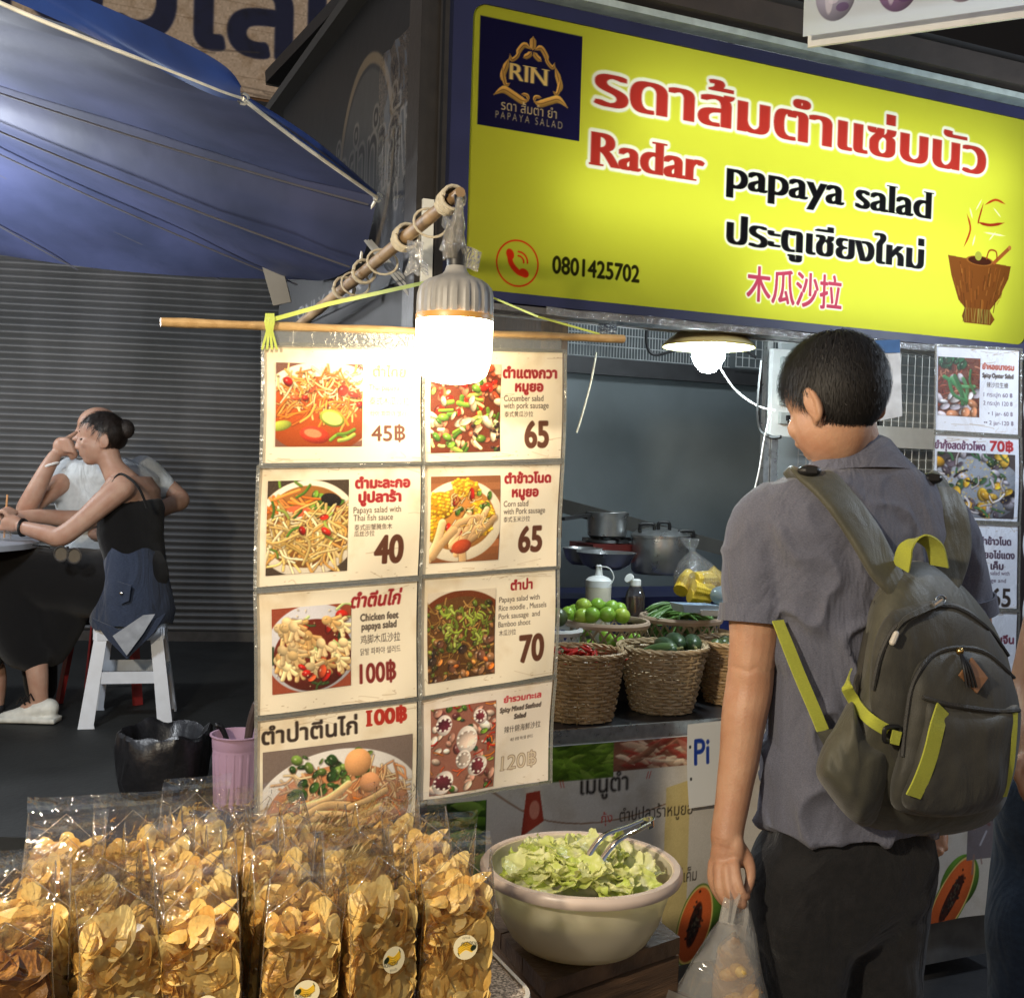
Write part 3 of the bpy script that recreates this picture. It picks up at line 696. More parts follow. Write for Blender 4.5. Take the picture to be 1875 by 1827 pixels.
mb = MB(); mb.sbox(.45, 1.75, .88, .92, 1.915, 1.955); mb.build('cross_bar', M('pale_bar', (.42, .5, .48), .4, .3), smooth=False, label='pale horizontal bar inside the stall behind the lamp', cat='bar')
# right-hand side of the interior: mesh wall, electric board, post
wire('wire_screen', 'white wire grid behind the man on the right', 1.42, 2.35, .95, 2.1, .62, .032, .032, .0018, M('white_wire', (.6, .6, .58), .4, .3))
mb = MB(); mb.sbox(1.40, 2.5, .70, .72, .8, 2.1); mb.build('grey_board', M('pale_grey_board', (.30, .32, .32), .6, scale=3), smooth=False, label='pale grey board behind the wire grid on the right', cat='board')
mb = MB(); mb.sbox(1.56, 1.80, .675, .69, 1.5, 1.69); mb.sbox(1.84, 2.0, .675, .69, 1.24, 1.46); mb.build('gap_shade_panel', M('gap_shade', (.012, .012, .014), .8), smooth=False, label='dark panel standing for a shaded gap behind the wire grid beside the man head', cat='opening')  # solid boxes; the darkness of the gaps is put into their colour
mb = MB(); mb.sbox(1.40, 2.4, .57, .60, 1.53, 1.60); mb.build('shelf_rail', m_white, smooth=False, label='white rail across the wire grid on the right', cat='rail')
u, z = SP(1430, 720, .42)
t = thing('electric_board', 'white electrical switch board on the post left of the man head', 'switchboard', S(u, .42, z))
mb = MB(); mb.box(S(u + .02, .42, z), (.12, .02, .26), (SU, SV, Vector((0, 0, 1)))); mb.build('board', m_white, t, smooth=False)
for k in range(4):
    mb = MB(); mb.box(S(u + .01, .405, z + .09 - k * .055), (.05, .018, .034), (SU, SV, Vector((0, 0, 1)))); mb.build('breaker', M('breaker_grey', (.35, .37, .36), .4), t, smooth=False)
    mb = MB(); mb.box(S(u + .01, .393, z + .09 - k * .055), (.014, .008, .016), (SU, SV, Vector((0, 0, 1)))); mb.build('switch_lever', m_black, t, smooth=False)
u2, z2 = SP(1412, 900, .45)
mb = MB(); mb.sbox(u2 - .012, u2 + .012, .44, .47, .8, 1.66); mb.sbox(u2 - .035, u2 - .014, .445, .465, .8, 2.4); mb.build('steel_upright', m_alu, smooth=False, label='shiny steel upright post under the white switch board', cat='post')

# ------------------------------------------------------------------ counter with the printed front banner
CU0, CU1 = -.12, 1.75
t = thing('stall_counter', 'market stall counter with metal top edge carrying the vegetable baskets', 'counter', S(.6, .3, 0))
mb = MB(); mb.sbox(CU0, CU1, .012, .62, .775, .80); mb.build('counter_top', M('counter_dark', (.045, .045, .05), .35, .5, bump=.1), t, smooth=False)
mb = MB(); mb.sbox(CU0, CU1, .0, .012, .772, .806); mb.build('edge_strip', m_alu, t, smooth=False)
mb = MB(); mb.sbox(CU0 + .02, CU1 - .02, .03, .60, .06, .77); mb.build('base_cabinet', M('base_grey', (.12, .125, .13), .5, .3), t, smooth=False)
mb = MB(); mb.sbox(.50, CU1, .30, .62, .80, .875); mb.build('raised_shelf', M('shelf_dark', (.05, .05, .055), .5), t, smooth=False)
mb = MB(); mb.sbox(.55, 1.9, .62, .66, .6, .98); mb.build('blue_skirt', M('blue_cloth', (.015, .022, .12), .8, scale=20, bump=.3), t, smooth=False)
mb = MB(); mb.sbox(.45, 2.0, .95, 1.28, .55, 1.0); mb.build('back_table', M('blue_oilcloth', (.02, .025, .09), .5, scale=9, bump=.2), smooth=False, label='table under dark blue oilcloth carrying the pots', cat='table')

BU0, BU1, BZ0, BZ1 = -.11, 1.72, .20, .772
K = 460; sh = Sheet((BU1 - BU0) * K, (BZ1 - BZ0) * K, (206, 200, 190))
def bx(px, py):
    u, z = SP(px, py, 0); return (u - BU0) * K, (BZ1 - z) * K
def bpoly(pts, col): sh.poly([bx(*p) for p in pts], col)
rs = random.Random(11)
def leafpatch(pts, n, cols, wd=(3, 9)):
    sub = Sheet(sh.w, sh.h, 0); xs = [bx(*p) for p in pts]; x0, x1 = min(p[0] for p in xs), max(p[0] for p in xs); y0, y1 = min(p[1] for p in xs), max(p[1] for p in xs)
    y0 = max(y0, 0); x0 = max(x0, 0)
    sh.rect(x0, y0, x1, y1, cols[0])
    keep = sh.a.copy()
    for i in range(n):
        a, b = rs.uniform(x0, x1), rs.uniform(y0, y1); an = rs.uniform(-.5, .7); L = rs.uniform(14, 50)
        sh.stroke([(a, b), (a + L * .5, b + L * .5 * an + rs.uniform(-5, 5)), (a + L, b + L * an)], rs.uniform(*wd), rs.choice(cols), .8, taper=True, shade=.3)
    n_ = sh.a[int(y0):int(y1), int(x0):int(x1)].copy(); sh.a[:] = keep; sh.a[int(y0):int(y1), int(x0):int(x1)] = n_
leafpatch([(985, 1362), (1118, 1420)], 60, [(70, 96, 26), (96, 128, 40), (52, 76, 20), (120, 146, 60)])
leafpatch([(1120, 1352), (1262, 1398)], 60, [(128, 84, 66), (206, 178, 150), (150, 60, 50), (180, 120, 100), (226, 205, 180)])
leafpatch([(700, 1480), (883, 1610)], 70, [(34, 60, 20), (90, 130, 40), (20, 36, 14), (130, 160, 70)], (6, 16))
leafpatch([(760, 1625), (876, 1700)], 60, [(150, 40, 28), (190, 70, 40), (90, 30, 20), (210, 160, 110)], (5, 12))
for i in range(5): sh.stroke([bx(890, 1440 + i), bx(1000, 1500), bx(1150, 1492), bx(1300, 1430)], 1.2, (150, 120, 96), .5)
bpoly([(960, 1450), (985, 1445), (992, 1500), (950, 1530)], (150, 60, 46)); sh.ell(*bx(975, 1480), 6, 10, (230, 190, 170), op=.5)
bpoly([(1215, 1440), (1258, 1425), (1250, 1700), (1205, 1720)], (206, 188, 130))
sh.text('เมนูตำ', *bx(1056, 1452), 27, (34, 28, 26), bold=1.0, width=64)
sh.text('//', *bx(1176, 1424), 12, (196, 60, 50), bold=.8); sh.text('\\\\', *bx(1016, 1440), 12, (196, 60, 50), bold=.8)
sh.text('กุ้ง', *bx(1092, 1503), 14, (200, 60, 50), bold=.6)
sh.text('ตำปูปลาร้าหมูยอ', *bx(1128, 1502), 19, (44, 36, 30), bold=.7, width=98)
sh.text('ตำข้าวโพดไข่เค็ม', *bx(1150, 1624), 20, (44, 36, 30), bold=.7, width=88)
def papaya(cx, cyy, L, W, rot, back=True):
    if back: sh.ell(cx + .2 * L, cyy - .3 * L, W * 1.15, L * .62, (96, 140, 50), rot + .1, shade=.45)
    sh.ell(cx, cyy, W, L, (86, 120, 44), rot); sh.ell(cx, cyy, W * .95, L * .96, (226, 200, 120), rot); sh.ell(cx, cyy, W * .88, L * .90, (216, 104, 52), rot, shade=.15)
    sh.ell(cx, cyy, W * .34, L * .55, (70, 34, 24), rot)
    for i in range(90):
        a, b = rs.gauss(0, .15) * W, rs.gauss(0, .24) * L; c, s = math.cos(rot), math.sin(rot); sh.ell(cx + a * c - b * s, cyy + a * s + b * c, 1.3, 1.6, rs.choice([(24, 18, 16), (52, 40, 36), (90, 84, 70)]))
q = bx(1268, 1690); papaya(q[0], q[1], 48, 24, .25); q = bx(1742, 1630); papaya(q[0] - 8, q[1] + 6, 62, 27, .62)
q0 = bx(1762, 1500); sh.rect(q0[0] + 2, 0, q0[0] + 80, 190, (120, 112, 116))
for i in range(30):
    a, b = rs.uniform(q0[0] + 4, q0[0] + 70), rs.uniform(0, 190); sh.stroke([(a, b), (a + rs.uniform(-10, 14), b + rs.uniform(6, 26))], rs.uniform(2, 5), rs.choice([(190, 190, 200), (120, 80, 76), (80, 70, 70), (150, 120, 110)]), .8)
q = bx(1725, 1715); sh.text('ตำแตง 1 ตำซั่วปลาร้า', q[0] - 40, q[1], 20, (40, 40, 50), bold=.8)
sh.grain(3, 9)
sag = lambda s, t: .006 * np.sin(s * 40 + 3 * t) * t + .008 * np.sin(s * 17 + 1.3) * t * t
t2 = thing('counter_banner', 'white printed vinyl menu banner covering the counter front', 'banner', S(.6, -.02, .2))
sheet_mesh(sh, 'printed_face', plane_fn(S(BU0, -.012, BZ1), S(BU1, -.012, BZ1), S(BU0, -.014, BZ0), sag=sag), print_mat('banner_vinyl', .32, dirt=.35, bump=.1), t2)
mb = MB(); mb.sbox(BU0, BU1, -.0035, -.0015, BZ1 - .02, BZ1); mb.build('hem', m_white, t2, smooth=False)
# hand-written note
sh = Sheet(72, 100, (226, 226, 222)); sh.text('Pi', 12, 50, 44, (30, 60, 150), bold=1.1); sh.ell(6, 28, 2, 2, (40, 40, 40)); sh.ell(7, 66, 2, 2, (40, 40, 40))
a, b, c = SPW(1259, 1326, -.03), SPW(1330, 1318, -.03), SPW(1262, 1480, -.03)
t = thing('price_note', 'white laminated note with blue handwriting hanging on the counter edge', 'note', c)
sheet_mesh(sh, 'note_sheet', plane_fn(a, b, c, sag=lambda s, t: .006 * np.sin(t * 3)), print_mat('note_print', .3, spec=.6), t)
# ------------------------------------------------------------------ blue parasol seen from below
t = thing('market_umbrella', 'big dark blue market umbrella with white piped edge over the diners', 'umbrella', Vector((-2.2, 2.6, 2.0)))
apex = Vector((-2.3, 2.65, 2.655))
rimk = [P(-700, -330, 1.25), P(0, 8, 1.70), P(440, 180, 2.13), P(690, 361, 2.66), P(661, 480, 2.80), P(556, 512, 3.30), P(0, 467, 3.60), P(-700, 440, 3.7), P(-1500, 300, 3.2), P(-1800, -100, 2.0)]
rim = []
for i in range(len(rimk)):
    a, b = rimk[i], rimk[(i + 1) % len(rimk)]
    for k in range(14):
        f = k / 14; p = a.lerp(b, f); p.z += -.02 * math.sin(math.pi * f) if i in (3, 4, 5) else .012 * math.sin(math.pi * f)
        rim.append(p)
NR = 22; rings = []
for j in range(NR + 1):
    f = j / NR; row = []
    for i, p in enumerate(rim):
        q = apex.lerp(p, f); q.z -= .16 * f * (1 - f)
        fold = .002 * math.sin(i * .9) * f * f + .03 * nz(q.x * 2.2, q.y * 2.2, 1) * f
        if f > .75: fold += .02 * nz(q.x * 7, q.y * 7, 3) * (f - .75) * 4
        q.z += fold * (0 if j == NR else 1); row.append(q)
    rings.append(row)
mb = MB(); mb.rings(rings, True, False)
m_umb = M('umbrella_canvas', (.036, .044, .105), .6, col2=(.020, .027, .062), scale=5, detail=9., bump=.5, bscale=9, spec=.45)
mb.build('canopy', m_umb, t)
# folded-up valance along the near edge
mb = MB()
v1 = [P(-300, -135, 1.5), P(0, 6, 1.70), P(150, 68, 1.80), P(300, 126, 1.94), P(400, 166, 2.06), P(442, 180, 2.13)]
v2 = [P(-260, -220, 1.52), P(60, -60, 1.74), P(180, -2, 1.83), P(320, 76, 1.98), P(415, 136, 2.1), P(448, 176, 2.14)]
a, b = catmull(v1, 6), catmull(v2, 6); rws = []
for i, (p, q) in enumerate(zip(a, b)):
    rws.append([p.lerp(q, k / 6) + Vector((0, -.02 * math.sin(math.pi * k / 6), .012 * math.sin(math.pi * k / 6 + i * .2))) for k in range(7)])
mb.rings(rws, False, False)
a, b = catmull([P(444, 180, 2.13), P(560, 268, 2.38), P(690, 360, 2.66)], 10), catmull([P(452, 176, 2.15), P(575, 255, 2.40), P(692, 354, 2.67)], 10)
mb.rings([[p.lerp(q, k / 4) + Vector((0, -.012 * math.sin(math.pi * k / 4), 0)) for k in range(5)] for p, q in zip(a, b)], False, False)
a, b = catmull([P(690, 362, 2.655), P(672, 400, 2.71), P(661, 480, 2.79)], 8), catmull([P(678, 366, 2.68), P(655, 410, 2.73), P(650, 478, 2.81)], 8)
mb.rings([[p.lerp(q, k / 4) for k in range(5)] for p, q in zip(a, b)], False, False)
mb.build('valance', M('valance_vinyl', (.022, .062, .27), .35, col2=(.013, .03, .13), scale=6, spec=.6, bump=.3, bscale=12), t)
mb = MB(); mb.tube(catmull(v1, 8), .0035, 6); mb.tube(catmull([P(444, 181, 2.13), P(560, 270, 2.38), P(690, 362, 2.655)], 8), .0042, 6); mb.tube(catmull([P(690, 362, 2.655), P(672, 404, 2.71), P(660, 481, 2.79)], 8), .004, 6)
mb.build('white_piping', M('white_piping', (.7, .68, .6), .5), t)
for px, py, d in ((556, 512, 3.30), (655, 478, 2.79), (415, 503, 3.42), (150, 485, 3.55), (690, 362, 2.66)):
    rp = P(px, py, d); pts = []
    for k in range(15):
        f = .12 + .87 * k / 14; q = apex.lerp(rp, f); q.z -= .16 * f * (1 - f) + .022; pts.append(q)
    mb = MB(); mb.tube(pts, .0028, 5); mb.build('rib', M('rib_seam', (.05, .05, .065), .7), t)
mb = MB(); mb.tube([Vector((-2.3, 2.65, .0)), apex], .022, 10); mb.build('pole', m_steel, t)
for px, py, d in ((446, 182, 2.13), (692, 362, 2.66)):
    mb = MB(); c = P(px, py, d); mb.tube([c + Vector((.010 * math.cos(a), 0, .010 * math.sin(a))) for a in (i * .7 for i in range(9))], .0028, 5); mb.build('corner_ring', m_steel, t)
mb = MB(); q = [P(478, 482, 3.22), P(514, 477, 3.22), P(533, 553, 3.22), P(500, 560, 3.22)]; o_ = Vector((.001, .006, 0)); mb.add(q + [p + o_ for p in q], [(0, 1, 2, 3), (7, 6, 5, 4), (0, 4, 5, 1), (1, 5, 6, 2), (2, 6, 7, 3), (3, 7, 4, 0)])
tg = mb.build('cardboard_tag', M('grey_card', (.13, .12, .10), .8, scale=9), smooth=False, label='grey cardboard tag hanging from the umbrella far edge', cat='tag')
mb = MB(); mb.tube([P(494, 478, 3.22), P(490, 440, 3.25)], .0012, 4); mb.build('tag_string', m_rope, tg)

# ------------------------------------------------------------------ bamboo pole with the big bulb
pa, pb = P(843, 352, 1.98), P(545, 598, 3.2)
t = thing('bamboo_pole', 'leaning bamboo pole tied along the stall side carrying the big bulb', 'pole', pb)
pts = [pa.lerp(pb, k / 24) for k in range(25)]; mb = MB()
mb.tube(pts, [.0095 + .0035 * min(1, k / 3) + (.002 if k in (6, 13, 19) else 0) for k in range(25)], 12); mb.build('cane', m_bamboo, t)
dp = (pb - pa).normalized(); X, Y, _ = frame(dp)
for s0, n_, r_ in ((.03, 4, .021), (.055, 3, .020), (.30, 5, .024), (.62, 2, .026), (.80, 2, .026)):
    mb = MB(); pts = []
    for i in range(n_ * 14 + 1):
        a = 2 * math.pi * i / 14; pts.append(pa + dp * (s0 + .007 * i / 14) + (X * math.cos(a) + Y * math.sin(a)) * r_)
    mb.tube(pts, .0035, 6); mb.build('rope_lashing', m_rope, t)
for s0 in (.16, .48, .70):
    mb = MB(); c = pa + dp * s0; mb.tube([c + (X * math.cos(a) + Y * math.sin(a) * .8) * .034 - Y * .012 for a in (2 * math.pi * i / 18 for i in range(18))], .0025, 6, closed=True); mb.build('rope_loop', m_rope, t)
mb = MB(); rs = random.Random(4)
for px, py in ((762, 445), (826, 400)):
    c = P(px, py, 2.1)
    for k in range(3):
        p = [c + Vector((.012 * math.sin(k * 2 + i) + .01 * i * (.3 if k else -.2), -.02, -.016 * i)) for i in range(5)]; mb.ribbon(p, [.012, .018, .016, .02, .006], Vector((1, .3 * k, .2)), .0008)
mb.build('plastic_scrap', m_wrap, t)

bc = P(831, 640, 1.93)          # bulb axis
t = thing('light_bulb', 'big glowing bulb with ribbed grey collar hanging before the menu cards', 'bulb', bc)
g = .0655
def bz(py): return P(831, py, 1.93).z
prof_glow = [(.0005, bz(703)), (.022, bz(702)), (.044, bz(697)), (.057, bz(686)), (.0625, bz(668)), (g, bz(640)), (g + .0005, bz(600)), (g + .0005, bz(588))]
bxy = Vector((bc.x, bc.y, 0))
mb = MB(); mb.lathe(prof_glow, bxy, 40, cap=True); mb.build('diffuser', emit('warm_bulb_glow', (1, .81, .52), 31), t)
mb = MB(); mb.lathe([(g + .0015, bz(589)), (g + .002, bz(580)), (g + .0015, bz(578))], bxy, 40, cap=False); mb.build('orange_band', M('amber_band', (.55, .28, .06), .4), t)
# ribbed collar
rr = []; NS = 120
for r0, y in ((g + .001, 580), (g + .001, 560), (g, 540), (g - .003, 528), (.056, 520), (.048, 514), (.034, 508), (.024, 503), (.019, 496), (.017, 488)):
    z = bz(y); rib = .0028 if y >= 528 else 0
    rr.append([bxy + Vector(((r0 - rib * (1 if math.sin(a * 22) > .2 else 0)) * math.cos(a), (r0 - rib * (1 if math.sin(a * 22) > .2 else 0)) * math.sin(a), z)) for a in (2 * math.pi * k / NS for k in range(NS))])
mb = MB(); mb.rings(rr, True, True); mb.build('collar', M('collar_grey', (.25, .24, .225), .5), t)
mb = MB(); mb.lathe([(.016, bz(490)), (.017, bz(480)), (.0165, bz(465)), (.014, bz(452)), (.008, bz(446))], bxy, 18); mb.build('socket', m_black, t)
mb = MB(); rws = []
for k, (py, r0) in enumerate(((476, .018), (462, .0195), (445, .020), (430, .017), (415, .015), (398, .010), (380, .007), (362, .005))):
    c = Vector((P(831 + (k * 1.6 if k > 3 else 0), py, 1.93))); c = Vector((c.x, c.y, c.z))
    rws.append([c + Vector(((r0 * (1 + .35 * nz(a * 2, k * .9, 3))) * math.cos(a), (r0 * (1 + .3 * nz(a * 2, k * .9, 7))) * math.sin(a), .004 * nz(a * 3, k, 9))) for a in (2 * math.pi * i / 20 for i in range(20))])
mb.rings(rws); q = [P(848, 446, 1.92), P(882, 462, 1.9), P(875, 498, 1.9), P(850, 490, 1.92)]
mb.rings([[q[0].lerp(q[1], k / 4) + Vector((0, .004 * math.sin(k * 2), 0)) for k in range(5)], [q[3].lerp(q[2], k / 4) + Vector((0, .004 * math.cos(k * 2), 0)) for k in range(5)]], False, False)
mb.build('plastic_wrapping', film('bulb_wrapping', tint=(.75, .72, .66), gloss=.35, haze=.3, bump=1., bscale=70, rough=.15, hazecol=(.6, .55, .46)), t)
mb = MB(); mb.tube([P(831, 452, 1.93), P(833, 420, 1.94), P(838, 380, 1.96), P(834, 358, 1.98)], .003, 6); mb.build('cable', m_black, t)

# ------------------------------------------------------------------ rod, ties and menu cards
VC = (P(475, 600, 1.95) - SO).dot(SV)
def CP(px, py, dv=0.): return SPW(px, py, VC + dv)
mb = MB(); a, b = CP(294, 590, .0), CP(1141, 621, .0); pts = [a.lerp(b, k / 20) for k in range(21)]
mb.tube(pts, [.0105 + .0012 * math.sin(k * 1.7) for k in range(21)], 10, flat=.75)
o = mb.build('wooden_rod', M('pale_cane', (.52, .35, .17), .55, col2=(.36, .22, .09), scale=12, stretch=(3, 3, 3), bump=.3), label='pale wooden rod the menu cards hang from', cat='rod')
m_tie = M('lime_ribbon', (.42, .50, .10), .4, var=.1)
mb = MB(); mb.ribbon([CP(497, 586, -.015), CP(600, 557, -.01), P(790, 515, 2.35)], .0075, Vector((0, 0, 1)), .001)
for k in range(4): mb.ribbon([CP(488 + 4 * k, 574, -.016), CP(486 + 5 * k, 590, -.02), CP(489 + 3 * k, 606, -.016), CP(480 + 9 * k, 640, -.012)], .004, Vector((1, .3, 0)), .001)
mb.build('lime_ribbon', m_tie, label='lime plastic ribbon tied round the rod left end', cat='ribbon')
mb = MB(); mb.ribbon([P(902, 545, 2.42), CP(985, 580, .05), CP(1098, 612, .02)], .004, Vector((0, 0, 1)), .001); mb.build('lime_ribbon', m_tie, label='thin lime ribbon running down to the rod right end', cat='ribbon')
mb = MB()
for k in (0, 1, 2): mb.ribbon([P(668 + 5 * k, 440, 2.6), P(715 + 8 * k, 500, 2.5), P(762 + 9 * k, 556 - 4 * k, 2.45)], .006, Vector((1, 0, .5)), .001)
mb.build('hanging_twine', M('grey_cord', (.30, .31, .31), .35, bump=.4), label='grey plastic cords hanging between the bamboo pole and post', cat='cord')

def pick(rs, cols): c = rs.choice(cols); k = rs.uniform(.82, 1.15); return tuple(min(255, x * k) for x in c)
def strands(s, rs, n, cols, L, wd, x0=0, y0=0, x1=None, y1=None, ang=None, curl=.4, shade=.35):
    x1 = x1 or s.w; y1 = y1 or s.h
    for _ in range(n):
        x, y = rs.uniform(x0, x1), rs.uniform(y0, y1); a = rs.gauss(*ang) if ang else rs.uniform(0, 6.28); l = rs.uniform(*L); c = rs.uniform(-curl, curl)
        s.stroke([(x - l / 2 * math.cos(a), y - l / 2 * math.sin(a)), (x + c * l * math.sin(a) * .5, y - c * l * math.cos(a) * .5), (x + l / 2 * math.cos(a + c), y + l / 2 * math.sin(a + c))], rs.uniform(*wd) + 2.4, (60, 30, 14), .35)
        s.stroke([(x - l / 2 * math.cos(a), y - l / 2 * math.sin(a)), (x + c * l * math.sin(a) * .5, y - c * l * math.cos(a) * .5), (x + l / 2 * math.cos(a + c), y + l / 2 * math.sin(a + c))], rs.uniform(*wd), pick(rs, cols), .96, shade=shade)
def chunks(s, rs, n, cols, r, x0=0, y0=0, x1=None, y1=None, asp=(.4, .9), shade=.45, hi=True):
    x1 = x1 or s.w; y1 = y1 or s.h
    for _ in range(n):
        x, y = rs.uniform(x0, x1), rs.uniform(y0, y1); a = rs.uniform(*r); b = a * rs.uniform(*asp); t_ = rs.uniform(0, 3.1)
        s.ell(x + 1.5, y + 2, a, b, (40, 20, 12), t_, .5, soft=3); s.ell(x, y, a, b, pick(rs, cols), t_, shade=shade)
        if hi and a > 3: s.ell(x - a * .25, y - b * .3, a * .22, b * .18, (255, 246, 230), t_, .55)
def food(kind, w, h, seed=1):
    rs = random.Random(seed); s = Sheet(w, h, (150, 90, 50)); W, H = s.w, s.h
    PAP = [(236, 206, 140), (228, 186, 110), (246, 226, 180), (216, 160, 80)]; RED = [(206, 40, 24), (180, 28, 20), (226, 90, 50)]; GRN = [(110, 150, 50), (70, 110, 36), (160, 180, 80)]; ORG = [(230, 120, 40), (240, 150, 70)]
    if kind == 'thai':
        s.a[:] = (120, 80, 66); s.ell(W * .55, H * .5, W * .75, H * .52, (238, 222, 196), shade=.1); s.ell(W * .5, H * .62, W * .62, H * .46, (176, 76, 26), shade=.2)
        chunks(s, rs, 50, [(226, 196, 130), (240, 220, 170)], (3, 6), .0, H * .08, W, H * .4); strands(s, rs, 130, PAP + ORG, (18, 46), (2, 4), W * .05, H * .08, W * .95, H * .62)
        chunks(s, rs, 10, RED, (7, 12), W * .1, H * .2, W, H * .6); strands(s, rs, 20, ORG, (30, 60), (3, 6), 0, H * .5, W, H * .7); s.ell(W * .64, H * .66, W * .15, H * .1, (150, 160, 60), .3, shade=.3); s.ell(W * .64, H * .66, W * .12, H * .075, (190, 200, 110), .3)
        s.ell(W * .06, H * .75, W * .12, H * .06, (170, 180, 70), -.2, shade=.3); s.ell(W * .44, H * .86, W * .17, H * .1, (206, 60, 36), .2, shade=.3); s.ell(W * .42, H * .84, W * .1, H * .05, (236, 130, 90), .2); strands(s, rs, 3, GRN, (30, 40), (5, 8), W * .72, H * .82, W * .85, H * .92, (-.4, .1))
    elif kind == 'cucumber':
        s.a[:] = (110, 50, 30); s.rect(0, 0, W, H * .12, (206, 186, 156)); chunks(s, rs, 70, [(216, 150, 110), (226, 186, 140), (200, 110, 80)], (5, 13)); chunks(s, rs, 40, RED, (6, 14), 0, 0, W, H * .55); strands(s, rs, 26, GRN, (14, 30), (6, 11), curl=.1, shade=.5)
        strands(s, rs, 14, [(206, 220, 140), (220, 226, 170)], (10, 20), (5, 8), curl=.1); chunks(s, rs, 18, [(236, 196, 160), (240, 210, 176)], (8, 16), 0, H * .4, W, H * .85, (.3, .6)); chunks(s, rs, 12, GRN, (8, 13), asp=(.5, .7)); chunks(s, rs, 8, [(50, 26, 24)], (5, 9), W * .6, H * .7)
    elif kind == 'papaya':
        s.a[:] = (70, 56, 44); s.ell(W * .5, H * .52, W * .64, H * .52, (236, 224, 202), shade=.1); s.ell(W * .5, H * .5, W * .55, H * .44, (150, 96, 44), shade=.2)
        chunks(s, rs, 18, GRN, (8, 16), W * .1, H * .15, W * .9, H * .45); strands(s, rs, 16, ORG, (30, 60), (4, 7), W * .1, H * .15, W * .6, H * .4, (.4, .3)); s.ell(W * .4, H * .4, W * .2, H * .12, (206, 96, 60), .4, shade=.3); s.ell(W * .78, H * .22, W * .13, H * .07, (30, 24, 22), .3, shade=.4); s.ell(W * .86, H * .35, W * .1, H * .06, (170, 80, 40), .5, shade=.3)
        strands(s, rs, 150, PAP + [(206, 170, 90), (226, 196, 120)], (40, 90), (3, 5.5), 0, H * .38, W, H * .85, curl=.8); strands(s, rs, 10, GRN, (20, 40), (3, 5)); chunks(s, rs, 3, RED, (8, 12), 0, H * .4, W, H * .6)
    elif kind == 'corn':
        for i in range(12): s.rect(0, i * H / 12, W, (i + 1) * H / 12, pick(rs, [(150, 92, 54), (130, 78, 44), (166, 104, 64)]))
        s.ell(W * .42, H * .52, W * .62, H * .47, (238, 224, 196), -.15, shade=.12); s.ell(W * .42, H * .5, W * .5, H * .36, (196, 130, 60), -.15, shade=.2)
        for cx_, cy_, rx, ry, ro in ((.14, .34, .2, .16, .2), (.1, .62, .16, .16, -.2), (.5, .14, .2, .1, .2), (.74, .42, .2, .12, .5), (.72, .6, .16, .1, .2)):
            s.ell(cx_ * W, cy_ * H, rx * W, ry * H, (206, 140, 26), ro, shade=.35)
            for i in range(70):
                a, b = rs.uniform(-1, 1), rs.uniform(-1, 1)
                if a * a + b * b < .95:
                    a, b = round(a * 6) / 6 * rx * W, round(b * 4) / 4 * ry * H; s.ell(cx_ * W + a * math.cos(ro) - b * math.sin(ro), cy_ * H + a * math.sin(ro) + b * math.cos(ro), 4.2, 3.6, pick(rs, [(246, 200, 60), (238, 180, 40)]), ro, shade=.35)
        chunks(s, rs, 14, GRN, (6, 11), W * .3, H * .1, W * .85, H * .6); chunks(s, rs, 6, RED, (9, 15), W * .2, H * .2, W * .6, H * .85); strands(s, rs, 9, [(220, 184, 136), (206, 166, 116)], (60, 90), (12, 18), 0, H * .4, W * .75, H * .85, (-.9, .35), .2, .3); strands(s, rs, 30, PAP, (10, 22), (2, 3.4), W * .3, H * .2, W * .8, H * .7); s.ell(W * .45, H * .82, W * .14, H * .08, (180, 70, 36), -.3, shade=.3)
    elif kind == 'feet':
        s.a[:] = (150, 70, 46); s.ell(W * .52, H * .5, W * .6, H * .52, (206, 204, 210), shade=.15); s.ell(W * .52, H * .58, W * .5, H * .42, (104, 34, 20), shade=.2)
        chunks(s, rs, 14, RED, (9, 15), W * .1, H * .15, W * .9, H * .85); strands(s, rs, 20, [(70, 100, 50), (40, 66, 36), (180, 200, 130)], (18, 36), (3, 6)); 
        for i in range(34):
            x, y = rs.uniform(.08, .92) * W, rs.uniform(.16, .74) * H; a = rs.uniform(.2, 1.3); c = pick(rs, [(226, 190, 130), (214, 170, 106), (236, 206, 152)])
            for k in (-.45, 0, .45): s.stroke([(x, y), (x + 12 * math.cos(a + k), y + 12 * math.sin(a + k)), (x + 26 * math.cos(a + k * 1.2), y + 26 * math.sin(a + k * 1.2))], 10.5, (110, 60, 30), .5); s.stroke([(x, y), (x + 12 * math.cos(a + k), y + 12 * math.sin(a + k)), (x + 26 * math.cos(a + k * 1.2), y + 26 * math.sin(a + k * 1.2))], 8.5, c, shade=.35)
            s.ell(x, y, 11, 9, c, a, shade=.3)
        chunks(s, rs, 5, RED, (9, 14), W * .3, H * .7, W * .7, H * .9); chunks(s, rs, 40, [(240, 220, 170)], (1.2, 2), hi=False, shade=0)
    elif kind == 'forest':
        s.a[:] = (214, 200, 178); s.ell(W * .5, H * .62, W * .78, H * .62, (110, 52, 22)); s.ell(W * .5, H * .64, W * .72, H * .57, (94, 60, 28), shade=.2)
        strands(s, rs, 90, [(150, 110, 50), (120, 84, 36), (196, 150, 80)], (20, 40), (2, 4), 0, H * .15); chunks(s, rs, 80, [(96, 110, 36), (130, 140, 50), (70, 66, 26), (160, 110, 60)], (4, 9), 0, H * .15); strands(s, rs, 70, [(150, 170, 60), (176, 190, 90), (110, 130, 40)], (10, 24), (3, 6), W * .25, H * .2, W * .9, H * .6); chunks(s, rs, 20, [(170, 120, 80), (110, 70, 50), (60, 44, 34)], (7, 14), 0, H * .55); chunks(s, rs, 6, ORG, (6, 10), 0, H * .6)
    elif kind == 'feetsalad':
